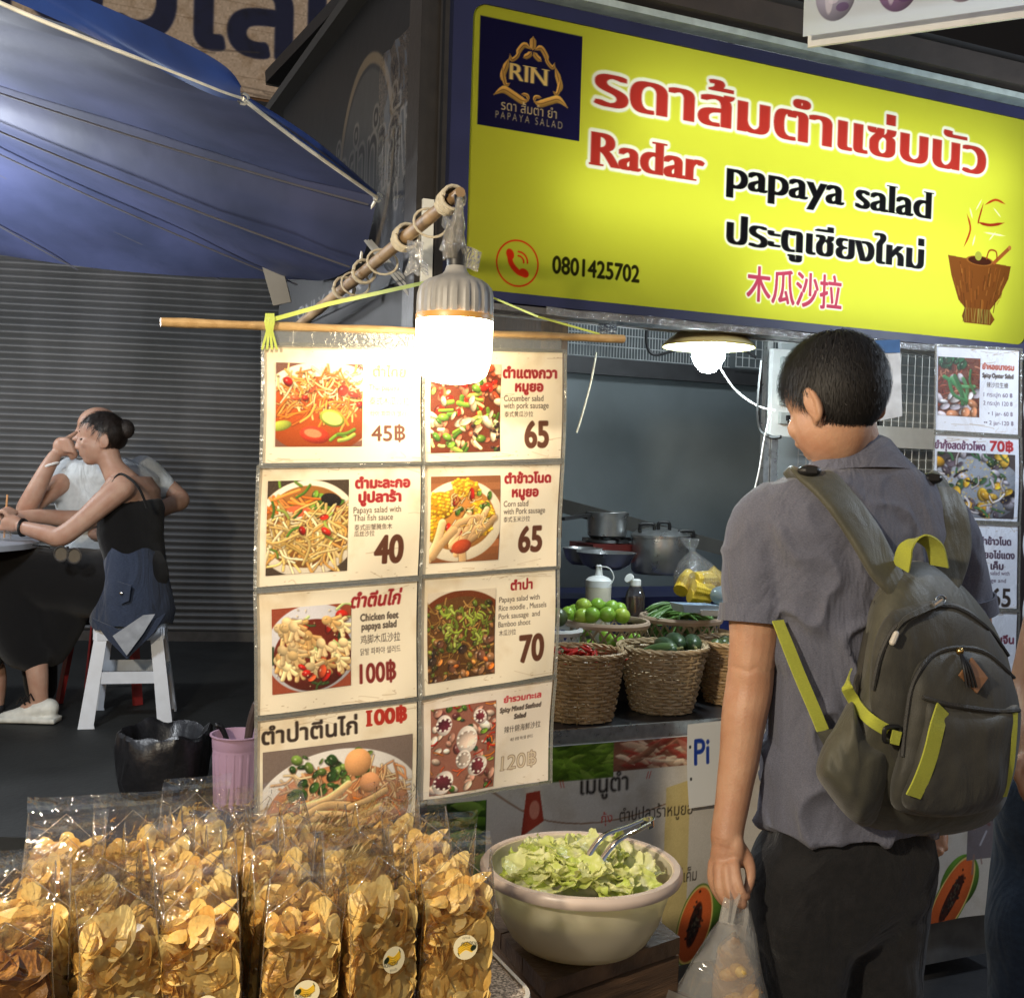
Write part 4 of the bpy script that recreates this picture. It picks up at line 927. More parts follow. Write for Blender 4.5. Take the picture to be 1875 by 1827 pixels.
        s.a[:] = (120, 104, 96); s.ell(W * .5, H * .75, W * .56, H * .68, (226, 220, 214), shade=.12); s.ell(W * .5, H * .8, W * .48, H * .55, (196, 130, 84), shade=.2)
        strands(s, rs, 120, [(226, 180, 130), (236, 206, 160), (206, 140, 90)], (20, 60), (2.5, 5), W * .1, H * .3, W * .95, H); chunks(s, rs, 45, [(60, 96, 40), (40, 70, 30), (110, 136, 60)], (6, 13), W * .18, H * .12, W * .75, H * .6); s.ell(W * .62, H * .25, W * .09, H * .16, (236, 170, 110), .2, shade=.3); s.ell(W * .7, H * .5, W * .07, H * .12, (226, 160, 110), .6, shade=.3); strands(s, rs, 30, ORG + [(230, 190, 150)], (16, 40), (2, 4), W * .1, H * .6, W * .9, H); strands(s, rs, 8, [(226, 186, 130)], (60, 100), (12, 18), W * .2, H * .6, W * .7, H, (.1, .3), .2)
    elif kind == 'seafood':
        s.a[:] = (150, 96, 80); chunks(s, rs, 50, [(226, 196, 176), (236, 216, 200), (206, 150, 130), (120, 60, 60)], (7, 15)); chunks(s, rs, 20, GRN + [(40, 70, 50)], (5, 10)); strands(s, rs, 26, ORG + RED, (14, 30), (2, 4))
        for cx_, cy_, r0 in ((.55, .4, .2), (.75, .16, .12), (.5, .62, .14), (.2, .86, .18), (.72, .72, .16), (.2, .2, .15)):
            c = pick(rs, [(110, 40, 50), (90, 30, 44), (220, 196, 180), (150, 80, 80)]); s.ell(cx_ * W, cy_ * H, r0 * W, r0 * W * .8, (240, 226, 216), rs.uniform(0, 3), shade=.25); s.ell(cx_ * W, cy_ * H, r0 * W * .78, r0 * W * .6, c, rs.uniform(0, 3), shade=.3)
            for k in range(9): s.ell(cx_ * W + r0 * W * .7 * math.cos(k * .7), cy_ * H + r0 * W * .55 * math.sin(k * .7), 3.2, 3, (250, 236, 226), shade=.2)
    elif kind == 'oyster':
        s.a[:] = (110, 66, 56); strands(s, rs, 120, [(150, 76, 60), (120, 50, 44), (176, 120, 96), (80, 40, 40)], (8, 22), (2, 4)); chunks(s, rs, 16, [(206, 206, 214), (186, 180, 190), (220, 214, 214)], (9, 16), 0, H * .3); chunks(s, rs, 5, [(190, 130, 96)], (10, 15), W * .3, H * .75); chunks(s, rs, 20, [(40, 90, 60), (30, 70, 50)], (6, 12), 0, 0, W * .6, H * .16)
        strands(s, rs, 8, [(60, 120, 76), (90, 150, 100)], (50, 80), (5, 9), W * .4, H * .3, W * .8, H * .6, (1.1, .3), .3)
    else:
        s.a[:] = (70, 66, 70); s.ell(W * .5, H * .55, W * .6, H * .5, (150, 156, 166), shade=.2); chunks(s, rs, 40, [(90, 80, 90), (50, 46, 56), (60, 90, 60), (180, 176, 186)], (7, 15)); chunks(s, rs, 18, [(236, 190, 70), (226, 170, 50)], (9, 17), asp=(.6, .9)); strands(s, rs, 30, [(30, 28, 36), (60, 110, 70), (200, 196, 200)], (14, 34), (3, 5))
        for i in range(140): s.ell(rs.uniform(.1, .9) * W, rs.uniform(.1, .95) * H, 2.2, 2, pick(rs, [(246, 210, 100), (220, 160, 50)]), op=.5)
    s.grain(5, seed, 1); s.blur(1); return s

m_card = print_mat('menu_card_print', .42, dirt=.5, bump=.12, bscale=7, spec=.3, stain=(.62, .46, .25))
m_cardw = print_mat('white_card_print', .4, dirt=.15, bump=.1, bscale=7, spec=.3)
m_photo = print_mat('food_photo_print', .4, spec=.3)
m_sleeve = film('card_sleeve', gloss=.035, haze=.018, bump=.35, bscale=9, rough=.05)
m_weld = film('sleeve_weld', tint=(.8, .8, .78), gloss=.2, haze=.35, bump=.5, bscale=40, rough=.2, hazecol=(.5, .5, .46))
RD, BR, BK = (150, 26, 34), (92, 52, 34), (52, 40, 34)
def card(label, cor, box, kind, texts, seed, paper=(232, 221, 198), mat=None, wh=(320, 236), plane=CP, dv=0., group='menu cards hanging from the wooden rod', sag=.006):
    cs = [plane(px, py, dv) for px, py in cor]; W, H = wh
    sh = Sheet(W, H, paper); rs = random.Random(seed)
    for i in range(10):
        x, y = rs.uniform(0, W), rs.choice([rs.uniform(0, 12), rs.uniform(H - 14, H), rs.uniform(0, H)]); sh.stroke([(x, y), (x + rs.uniform(-30, 30), y + rs.uniform(-4, 4)), (x + rs.uniform(-60, 60), y + rs.uniform(-12, 12))], rs.uniform(.8, 1.6), (150, 120, 86), .45)
    for i in range(16): sh.ell(rs.uniform(0, W), rs.choice([rs.uniform(0, 16), rs.uniform(H - 20, H)]), rs.uniform(1, 3), rs.uniform(.6, 1.2), (120, 92, 60), 0, .4)
    for tx in texts:
        s_, fx, fy, cap, col, bold = tx[:6]; k = tx[6] if len(tx) > 6 else {}
        k = dict(k); wd = k.pop('w', None); bold = bold * 1.5 if bold < 1 else bold; sh.text(s_, fx * W, fy * H, cap * H / .7, col, bold=bold, width=wd * W if wd else None, align=k.pop('a', 'c'), **k)
    c = (cs[2] + cs[3]) / 2; t_ = thing('menu_card', label, 'menu card', c, group)
    n_ = seed * 1.7; sg = lambda s, t: sag * (np.sin(s * 3.1 + n_) * np.sin(t * 3.0) + .4 * np.sin(s * 9 + t * 4 + n_) * t) * -1
    fn = plane_fn(cs[0], cs[1], cs[2], cs[3], sg)
    sheet_mesh(sh, 'paper', fn, mat or m_card, t_)
    if box:
        x0, y0, x1, y1 = box; ph = food(kind, (x1 - x0) * W, (y1 - y0) * H, seed)
        nv = np.array((cs[1] - cs[0]).cross(cs[2] - cs[0]).normalized()); nv = nv if nv[1] < 0 else -nv
        sheet_mesh(ph, 'food_photo', lambda s, t: fn(x0 + s * (x1 - x0), y0 + t * (y1 - y0)) + nv * .0012, m_photo, t_)
    # clear sleeve a little larger than the paper, with welded margins
    e = .018; nn = 13; mb = MB(); nv = Vector(nv) if box else Vector((0, -1, 0))
    s_, t__ = np.meshgrid(np.linspace(-e, 1 + e, nn), np.linspace(-e, 1 + e, nn)); q = fn(s_.ravel(), t__.ravel()) + np.array(nv) * .004
    mb.rings([[Vector(q[i * nn + j]) for j in range(nn)] for i in range(nn)], False, False); mb.build('clear_sleeve', m_sleeve, t_)
    mb = MB()
    for (a0, b0), (a1, b1) in (((-e, 0), (1 + e, 0)), ((-e, 1), (1 + e, 1)), ((0, -e), (0, 1 + e)), ((1, -e), (1, 1 + e))):
        pts = []
        for k in range(9):
            f = k / 8; a_, b_ = a0 + (a1 - a0) * f, b0 + (b1 - b0) * f
            if a0 == a1: a_ = a_ + (-e * .75 if a0 == 0 else e * .75)
            else: b_ = b_ + (-e * .75 if b0 == 0 else e * .75)
            pts.append(Vector(fn(np.array([a_]), np.array([b_]))[0]) + nv * .005)
        mb.ribbon(pts, .006, Vector((0, 0, 1)) if a0 != a1 else Vector((1, 0, 0)), .0006)
    mb.build('weld_seam', m_weld, t_); return t_
card('menu card of Thai papaya salad with lime wedges, price 45 baht', [(484, 632), (772, 640), (481, 848), (771, 845)], (.07, .145, .615, .86), 'thai',
     [('ตำไทย', .80, .25, .085, (150, 110, 60), .8), ('Thai papaya salad', .81, .365, .05, (70, 60, 56), .3, {'w': .31}), ('泰式木瓜沙拉', .80, .49, .055, (90, 84, 80), .3, {'w': .28}), ('타이 파파야 샐러드', .81, .595, .04, (90, 84, 80), .2, {'w': .28}), ('45฿', .80, .81, .135, (104, 60, 46), .8)], 1)
card('menu card of cucumber salad with pork sausage, red and green photo', [(779, 640), (1030, 646), (777, 846), (1027, 839)], (.04, .12, .545, .92), 'cucumber',
     [('ตำแตงกวา', .775, .24, .09, RD, 2.1), ('หมูยอ', .77, .365, .085, RD, 2.1), ('Cucumber salad', .57, .455, .055, BK, .6, {'a': 'l', 'w': .30}), ('with pork sausage', .57, .525, .055, BK, .6, {'a': 'l', 'w': .34}), ('泰式黄瓜沙拉', .575, .60, .04, BK, .2, {'a': 'l', 'w': .22}), ('65', .83, .885, .24, BR, 3.2, {'w': .18})], 2)
card('menu card of papaya salad with Thai fish sauce, price 40', [(476, 857), (770, 853), (470, 1075), (765, 1053)], (.05, .11, .54, .91), 'papaya',
     [('ตำมะละกอ', .77, .19, .085, RD, 2.2, {'w': .36}), ('ปูปลาร้า', .75, .315, .085, RD, 2.2, {'w': .28}), ('Papaya salad with', .57, .41, .055, BK, .6, {'a': 'l', 'w': .31}), ('Thai fish sauce', .57, .48, .055, BK, .6, {'a': 'l', 'w': .26}), ('泰式田蟹腌鱼木', .575, .555, .04, BK, .2, {'a': 'l', 'w': .25}), ('瓜丝沙拉', .575, .61, .04, BK, .2, {'a': 'l', 'w': .14}), ('40', .82, .86, .24, BR, 3.4, {'w': .19})], 3)
card('menu card of corn salad with pork sausage, yellow corn cob photo', [(777, 853), (1026, 849), (773, 1052), (1018, 1036)], (.045, .10, .545, .90), 'corn',
     [('ตำข้าวโนด', .77, .18, .085, RD, 2.1, {'w': .36}), ('หมูยอ', .75, .31, .085, RD, 2.1), ('Corn salad', .57, .40, .055, BK, .6, {'a': 'l', 'w': .20}), ('with Pork sausage', .57, .475, .055, BK, .6, {'a': 'l', 'w': .34}), ('泰式玉米沙拉', .57, .545, .04, BK, .2, {'a': 'l', 'w': .22}), ('65', .81, .84, .24, BR, 3.2, {'w': .19})], 4)
card('menu card of chicken feet papaya salad, price 100 baht', [(470, 1086), (764, 1063), (472, 1310), (763, 1275)], (.085, .14, .575, .84), 'feet',
     [('ตำตีนไก่', .77, .19, .11, RD, 2.0, {'w': .33, 'slant': .18}), ('Chicken feet', .77, .31, .06, BK, .7, {'w': .26}), ('papaya salad', .77, .385, .06, BK, .7, {'w': .24}), ('鸡脚木瓜沙拉', .775, .50, .06, BK, .5, {'w': .27}), ('닭발 파파야 샐러드', .775, .595, .045, BK, .3, {'w': .27}), ('100฿', .76, .835, .16, (120, 34, 30), 2.0, {'w': .24})], 5)
card('menu card of papaya salad with rice noodle and mussels, price 70', [(772, 1059), (1017, 1042), (772, 1275), (1012, 1235)], (.045, .13, .545, .90), 'forest',
     [('ตำป่า', .75, .165, .08, RD, 1.8), ('Papaya salad with', .57, .27, .05, BK, .5, {'a': 'l', 'w': .32}), ('Rice noodle , Mussels', .57, .345, .05, BK, .5, {'a': 'l', 'w': .37}), ('Pork sausage  and', .57, .42, .05, BK, .5, {'a': 'l', 'w': .32}), ('Bamboo shoot', .57, .495, .05, BK, .5, {'a': 'l', 'w': .25}), ('木瓜沙拉', .575, .57, .04, BK, .2, {'a': 'l', 'w': .14}), ('70', .84, .83, .24, BR, 3.2, {'w': .19})], 6)
card('lowest left menu card with a wide noodle salad photo, price 100 baht', [(472, 1319), (763, 1283), (472, 1540), (760, 1496)], (.03, .27, .97, .99), 'feetsalad',
     [('ตำป่าตีนไก่', .33, .21, .13, BK, 2.0, {'w': .60}), ('100฿', .82, .155, .12, (176, 44, 30), 2.6, {'w': .27, 'serif': .08})], 7)
card('lowest right menu card of spicy mixed seafood salad with octopus photo', [(770, 1279), (1012, 1243), (768, 1466), (1003, 1428)], (.07, .12, .56, .97), 'seafood',
     [('ยำรวมทะเล', .78, .165, .055, (190, 50, 60), 1.4, {'w': .31}), ('Spicy Mixed Seafood', .78, .255, .045, BK, .9, {'w': .34, 'slant': .1}), ('Salad', .78, .335, .045, BK, .9, {'slant': .1}), ('辣什錦海鮮沙拉', .785, .46, .05, BK, .4, {'w': .31}), ('매운 혼합 해산물 샐러드', .785, .55, .025, BK, .2, {'w': .2}), ('120฿', .77, .83, .14, (216, 200, 176), .6, {'w': .3, 'outline': 1.6, 'ocol': (110, 76, 56), 'serif': .05})], 8, paper=(232, 220, 206))
# clear header strip hanging under the rod
mb = MB(); mb.rings([[CP(478 + k * 55, 604 + k * 1.6, -.012) for k in range(11)], [CP(478 + k * 55, 636 + k * 1.0, -.006) for k in range(11)]], False, False)
mb.build('clear_strip', m_weld, label='clear plastic strip under the rod holding the menu cards', cat='strip')

# ------------------------------------------------------------------ the cards on the right of the stall
RP = lambda px, py, dv=0.: SPW(px, py, -.04 + dv)
INK = (70, 50, 70); gw = 'white menu cards on the right side of the stall'
kw = dict(paper=(226, 230, 240), mat=m_cardw, wh=(190, 190), plane=RP, group=gw, sag=.003)
card('white menu card of spicy oyster salad on the right', [(1713, 634), (1866, 642), (1711, 787), (1864, 796)], (.03, .12, .53, .82), 'oyster',
     [('ยำหอยนางรม', .77, .24, .065, (170, 70, 50), 1.2, {'w': .40}), ('Spicy Oyster Salad', .77, .34, .05, BK, .8, {'w': .39}), ('辣沙拉生蠔', .76, .45, .05, BK, .4, {'w': .28}), ('1 กระปุก 60 ฿', .77, .565, .05, INK, .5, {'w': .37}), ('2 กระปุก 120 ฿', .77, .665, .05, INK, .5, {'w': .37}), ('• 1 jar- 60 ฿', .80, .785, .05, INK, .4, {'w': .32}), ('•• 2 jar-120 ฿', .78, .895, .05, INK, .4, {'w': .38})], 9, **kw)
card('white menu card of shrimp and corn salad, price 70 baht', [(1711, 795), (1865, 803), (1709, 949), (1863, 955)], (.04, .2, .95, .97), 'shrimp',
     [('ยำกุ้งสดข้าวโพด', .32, .165, .085, (100, 60, 90), .8, {'w': .60}), ('70฿', .81, .165, .12, (180, 40, 50), 1.6, {'w': .31, 'serif': .07})], 10, **kw)
card('white menu card of corn salad with sausage and yolk, price 65', [(1709, 957), (1864, 963), (1707, 1108), (1862, 1114)], None, None,
     [('ยำข้าวโนด', .74, .24, .08, INK, .9, {'w': .40}), ('หมูยอไข่แดง', .73, .40, .08, INK, .9, {'w': .52}), ('เค็ม', .76, .535, .08, INK, .9), ('Corn salad with', .72, .60, .05, INK, .4, {'w': .42}), ('sausage and', .70, .69, .05, INK, .4, {'w': .38}), ('yolk', .62, .78, .05, INK, .4), ('65', .82, .98, .22, BK, 1.6, {'w': .26})], 11, **kw)
card('lowest white menu card, mostly behind the backpack', [(1707, 1117), (1863, 1121), (1705, 1290), (1861, 1292)], None, None,
     [('ตำขนมจีน', .74, .34, .08, (110, 40, 60), .9, {'w': .52}), ('Noodle salad', .72, .50, .05, INK, .4, {'w': .42}), ('with sausage', .72, .60, .05, INK, .4, {'w': .42})], 12, **kw)
# neighbour's poster at the very right edge
sh = Sheet(90, 420, (40, 34, 36)); rs = random.Random(21)
for k in range(4): sh.ell(50, 50 + 105 * k, 40, 44, (226, 226, 226), shade=.2); sh.ell(50, 50 + 105 * k, 33, 36, (150, 70, 40), shade=.2)
chunks(sh, rs, 60, [(190, 60, 40), (96, 130, 50), (226, 170, 110), (150, 90, 70)], (4, 9), 20, 10, 80, 410); sh.grain(5, 4)
a, b, c = SPW(1868, 690, .02), SPW(1925, 694, .02), SPW(1866, 1185, .02)
t = thing('food_poster', 'dark food poster at the right edge of the picture', 'poster', c); sheet_mesh(sh, 'poster_sheet', plane_fn(a, b, c), m_photo, t)
mb = MB(); mb.sbox(1.77, 2.3, .05, .08, .3, 2.0); mb.build('neighbour_panel', M('neighbour_dark', (.04, .04, .045), .6), smooth=False, label='dark panel of the neighbouring stall at the right edge', cat='stall panel')

# ------------------------------------------------------------------ lamp inside the stall
lc = P(1297, 650, 2.93)
t = thing('pendant_lamp', 'hanging pale cone lamp with a bright white bulb inside the stall', 'lamp', lc)
ly = lambda py: P(1297, py, 2.93).z
c = Vector((lc.x, lc.y, 0))
prof = [(.119, ly(635)), (.117, ly(630)), (.09, ly(614)), (.055, ly(600)), (.034, ly(592)), (.02, ly(586))]
mb = MB(); mb.lathe(prof, c, 40, cap=False); mb.lathe([(r - .002, z - .0015) for r, z in prof], c, 40, cap=False)
mb.build('lamp_shade', M('cream_enamel', (.55, .52, .30), .35, var=.06), t)
mb = MB(); mb.tube([c + Vector((.119 * math.cos(a), .119 * math.sin(a), ly(635))) for a in (2 * math.pi * k / 40 for k in range(40))], .0025, 6, closed=True); mb.build('shade_rim', M('yellowed_rim', (.5, .42, .14), .4), t)
mb = MB(); mb.lathe([(.02, ly(604)), (.024, ly(618)), (.034, ly(637))], c, 24); mb.build('bulb_collar', m_white, t)
mb = MB(); r0 = .044; mb.lathe([(.0005, lc.z - r0 - .004), (.018, lc.z - r0), (.034, lc.z - .026), (.043, lc.z - .006), (.043, lc.z + .008), (.036, lc.z + .018)], c, 28); mb.build('bulb', emit('cool_bulb_glow', (.80, .95, 1), 260), t)
mb = MB(); mb.tube([Vector((lc.x, lc.y, ly(588))), Vector((lc.x, lc.y, 2.6))], .003, 6); mb.build('cord', m_black, t)
# flexes and cords inside
for nm, lab, pts, r0, mt in (('electric_flex', 'white flex running from the lamp to the switch board', [(1318, 672, 2.95), (1345, 712, 3.0), (1385, 742, 3.0), (1420, 752, 2.98)], .0028, m_white),
                             ('electric_flex', 'white flex hanging down beside the steel upright', [(1412, 755, 2.97), (1400, 800, 2.97), (1388, 870, 2.97), (1372, 930, 2.97)], .0022, m_white),
                             ('electric_flex', 'thick black flex looping over the wire screen', [(1185, 585, 3.4), (1184, 630, 3.4), (1200, 650, 3.4), (1250, 640, 3.4), (1350, 640, 3.4), (1385, 655, 3.4)], .005, m_black),
                             ('electric_flex', 'black flex bent round the steel upright', [(1395, 660, 3.0), (1388, 740, 3.0), (1392, 785, 3.0), (1412, 800, 2.97), (1430, 800, 2.95)], .005, m_black),
                             ('electric_flex', 'pale string hanging beside the brown post', [(1092, 645, 3.2), (1082, 700, 3.2), (1066, 760, 3.2), (1056, 792, 3.2)], .003, m_rope)):
    mb = MB(); mb.tube(catmull([P(*p) for p in pts], 8), r0, 6); mb.build(nm, mt, label=lab, cat='flex')
mb = MB(); q = [P(1097, 578, 2.75), P(1130, 578, 2.75), P(1130, 613, 2.72), P(1097, 610, 2.72)]; mb.quad(*q); mb.quad(*[p + Vector((0, .02, 0)) for p in q]); mb.build('plastic_packet', m_wrap, label='small clear plastic packet hanging at the rod right end', cat='packet')
mb = MB(); q = [P(1560, 628, 2.9), P(1648, 626, 2.9), P(1652, 762, 2.88), P(1612, 770, 2.88)]; mb.quad(*q); o = mb.build('notice_sheet', M('pale_paper', (.6, .64, .7), .5), smooth=False, label='pale blue headed paper notice behind the man head', cat='notice')
mb = MB(); q = [P(1560, 624, 2.895), P(1648, 622, 2.895), P(1648, 646, 2.894), P(1560, 648, 2.894)]; mb.quad(*q); mb.build('blue_heading', M('blue_heading', (.05, .14, .35), .5), o, smooth=False)
# ------------------------------------------------------------------ front table with bags of banana chips
TZ = .68; TC = Vector((PZ(983, 1836, TZ).x, PZ(983, 1836, TZ).y, 0))
def T(a, b, z): return TC - SU * a + SV * b + Vector((0, 0, z))
def granite(name):
    m, t, b = _nodes(name); tc = t.nodes.new('ShaderNodeTexCoord')
    v = t.nodes.new('ShaderNodeTexVoronoi'); v.inputs['Scale'].default_value = 330; t.links.new(tc.outputs['Object'], v.inputs['Vector'])
    n = t.nodes.new('ShaderNodeTexNoise'); n.inputs['Scale'].default_value = 260; n.inputs['Detail'].default_value = 3; t.links.new(tc.outputs['Object'], n.inputs['Vector'])
    mx = t.nodes.new('ShaderNodeMixRGB'); mx.inputs[0].default_value = .6; t.links.new(v.outputs['Color'], mx.inputs[1]); t.links.new(n.outputs[0], mx.inputs[2])
    bw = t.nodes.new('ShaderNodeRGBToBW'); t.links.new(mx.outputs[0], bw.inputs[0])
    cr = t.nodes.new('ShaderNodeValToRGB'); e = cr.color_ramp.elements; e[0].position = .36; e[0].color = (.03, .022, .018, 1); e[1].position = .62; e[1].color = (.52, .44, .36, 1)
    k = e.new(.47); k.color = (.17, .13, .105, 1); k = e.new(.55); k.color = (.36, .3, .25, 1); t.links.new(bw.outputs[0], cr.inputs[0]); t.links.new(cr.outputs[0], b.inputs['Base Color']); b.inputs['Roughness'].default_value = .3
    return m
t = thing('display_table', 'front table with speckled granite top and pale edge under the chip bags', 'table', T(.5, .25, 0))
TL, TW, rad = 1.15, .60, .05
def trect(e, z):
    pts = []
    for (a, b, th) in ((rad, rad, 1), (TL - rad, rad, 2), (TL - rad, TW - rad, 3), (rad, TW - rad, 0)):
        for i in range(9):
            an = -math.pi / 2 * (th) + i * -math.pi / 16
            pts.append((a, b, an))
    out = []
    for a, b, an in ((rad, rad, 180), (TL - rad, rad, 270), (TL - rad, TW - rad, 0), (rad, TW - rad, 90)):
        for i in range(9):
            th = R(an + i * 11.25); out.append(T(a + (rad + e) * math.cos(th), b + (rad + e) * math.sin(th), z))
    return out
mb = MB(); mb.rings([trect(0, TZ - .02), trect(0, TZ)]); mb.build('table_top', granite('speckled_granite'), t, smooth=False)
mb = MB(); mb.rings([trect(0.0005, TZ - .024), trect(.007, TZ - .024), trect(.009, TZ - .01), trect(.007, TZ + .002), trect(.0005, TZ + .003), trect(.0005, TZ - .024)], True, False); mb.build('edge_trim', M('cream_trim', (.5, .44, .36), .4), t)
for a, b in ((.08, .08), (TL - .08, .08), (.08, TW - .08), (TL - .08, TW - .08)):
    mb = MB(); mb.tube([T(a, b, 0), T(a, b, TZ - .02)], .018, 10); mb.build('leg', m_steel, t)

def chip_mat(name, c1, c2, c3):
    m, t, b = _nodes(name); tc = t.nodes.new('ShaderNodeTexCoord'); g = t.nodes.new('ShaderNodeNewGeometry')
    n = t.nodes.new('ShaderNodeTexNoise'); n.inputs['Scale'].default_value = 60; n.inputs['Detail'].default_value = 6; t.links.new(tc.outputs['Object'], n.inputs['Vector'])
    ri = t.nodes.new('ShaderNodeMath'); ri.operation = 'ADD'; s1 = t.nodes.new('ShaderNodeMath'); s1.operation = 'MULTIPLY'; s1.inputs[1].default_value = .45
    t.links.new(g.outputs['Random Per Island'], s1.inputs[0]); s2 = t.nodes.new('ShaderNodeMath'); s2.operation = 'MULTIPLY'; s2.inputs[1].default_value = .6; t.links.new(n.outputs[0], s2.inputs[0])
    t.links.new(s1.outputs[0], ri.inputs[0]); t.links.new(s2.outputs[0], ri.inputs[1])
    cr = t.nodes.new('ShaderNodeValToRGB'); e = cr.color_ramp.elements; e[0].position = .22; e[0].color = (*c1, 1); e[1].position = .85; e[1].color = (*c3, 1); k = e.new(.5); k.color = (*c2, 1)
    t.links.new(ri.outputs[0], cr.inputs[0]); t.links.new(cr.outputs[0], b.inputs['Base Color']); b.inputs['Roughness'].default_value = .42
    bp = t.nodes.new('ShaderNodeBump'); bp.inputs['Strength'].default_value = .5; bp.inputs['Distance'].default_value = .002; n2 = t.nodes.new('ShaderNodeTexNoise'); n2.inputs['Scale'].default_value = 220; t.links.new(tc.outputs['Object'], n2.inputs['Vector']); t.links.new(n2.outputs[0], bp.inputs['Height']); t.links.new(bp.outputs[0], b.inputs['Normal'])
    tl = t.nodes.new('ShaderNodeBsdfTranslucent'); t.links.new(cr.outputs[0], tl.inputs[0]); mx = t.nodes.new('ShaderNodeMixShader'); mx.inputs[0].default_value = .3
    o = t.nodes['Material Output']; t.links.new(b.outputs[0], mx.inputs[1]); t.links.new(tl.outputs[0], mx.inputs[2]); t.links.new(mx.outputs[0], o.inputs[0]); return m
m_chip = chip_mat('banana_chip', (.62, .30, .05), (.88, .58, .16), (.95, .76, .32))
m_chip2 = chip_mat('brown_chip', (.18, .06, .012), (.46, .20, .04), (.62, .36, .10))
BW, BD, BH, BF = .103, .064, .226, .140
def chips_mesh(seed, mat, big=1.0, n=135):
    rs = random.Random(seed); mb = MB(); rsf = rs.uniform(.82, 1.05)
    for i in range(n):
        L = rs.uniform(.020, .034) * big; Wd = rs.uniform(.0115, .0185) * big
        z = rs.uniform(.012, BF); 
        top = BF * rsf
        if z > top: z = rs.uniform(.012, top)
        if i < n * .78:   # against the film, faces outward
            side = rs.choice('ffffbblr'); 
            if side in 'fb': p = Vector((rs.uniform(-.46, .46) * BW, (-.40 if side == 'f' else .40) * BD, z)); nrm = Vector((rs.gauss(0, .6), -1 if side == 'f' else 1, rs.gauss(0, .5)))
            else: p = Vector(((-.46 if side == 'l' else .46) * BW, rs.uniform(-.45, .45) * BD, z)); nrm = Vector((-1 if side == 'l' else 1, rs.gauss(0, .5), rs.gauss(0, .5)))
        else: p = Vector((rs.uniform(-.42, .42) * BW, rs.uniform(-.4, .4) * BD, rs.uniform(BF * .7, BF * 1.12))); nrm = Vector((rs.gauss(0, 1), rs.gauss(-.4, 1), rs.gauss(.6, 1)))
        X, Y, Z = frame(nrm, Vector((rs.gauss(0, .6), rs.gauss(0, .3), 1)))
        an = rs.gauss(0, .5) + math.pi / 2; X, Y = X * math.cos(an) + Y * math.sin(an), Y * math.cos(an) - X * math.sin(an)
        bend = rs.uniform(-14, 18) / big; tw = rs.uniform(-6, 6); b0 = rs.uniform(2, 12) * rs.choice((-1, 1)); ph = rs.uniform(0, 6)
        vs = [p.copy()]; K = 16
        for r_ in (.4, .75, 1.0):
            for k in range(K):
                a = 2 * math.pi * k / K; wob = 1 + .05 * math.sin(a * 2 + ph) + .035 * math.sin(3 * a + ph * 2)
                x, y = r_ * L * wob * math.cos(a), r_ * Wd * wob * math.sin(a); h = bend * x * x + tw * 8 * x * y + b0 * y * y * 2 + (.0012 * math.sin(a * 3 + ph) if r_ > .9 else 0)
                q = p + X * x + Y * y + Z * h
                vs.append(q)
        for ax_, lim in ((0, .475 * BW), (1, .475 * BD)):
            lo, hi = min(q[ax_] for q in vs), max(q[ax_] for q in vs); sh_ = max(0, -lim - lo) - max(0, hi - lim)
            for q in vs: q[ax_] = max(-lim, min(lim, q[ax_] + sh_))
        lo = min(q.z for q in vs); sh_ = max(0, .005 - lo)
        for q in vs:
            q.z += sh_
            if q.z > BF: q.y *= max(.25, 1 - (q.z - BF) / .05 * .7)
        fs = [(0, 1 + k, 1 + (k + 1) % K) for k in range(K)] + [(1 + g_ * K + k, 1 + g_ * K + K + k, 1 + g_ * K + K + (k + 1) % K, 1 + g_ * K + (k + 1) % K) for g_ in (0, 1) for k in range(K)]
        mb.add(vs, fs)
    rg = []  # solid chip-coloured core added to fill the dark gaps between chips
    for z in (.006, .02, .05, .08, .11, .128): rg.append([Vector((.40 * BW * math.copysign(abs(math.cos(a)) ** .5, math.cos(a)) * (1 + .12 * nz(a * 3, z * 60, seed)), .36 * BD * math.copysign(abs(math.sin(a)) ** .5, math.sin(a)) * (1 + .15 * nz(a * 4, z * 70, seed + 3)), z * rsf)) for a in (2 * math.pi * k / 40 for k in range(40))])
    mb.rings(rg)
    return mb
m_bag = film('chip_bag_film', gloss=.18, haze=.006, bump=.95, bscale=19, rough=.025, hazecol=(.8, .75, .66))
m_seal = film('bag_seal', gloss=.22, haze=.025, bump=.25, bscale=30, rough=.06, hazecol=(.85, .8, .72))
m_glint = film('film_crease_glint', gloss=.45, haze=.11, bump=.3, bscale=90, rough=.08, hazecol=(.9, .84, .74))
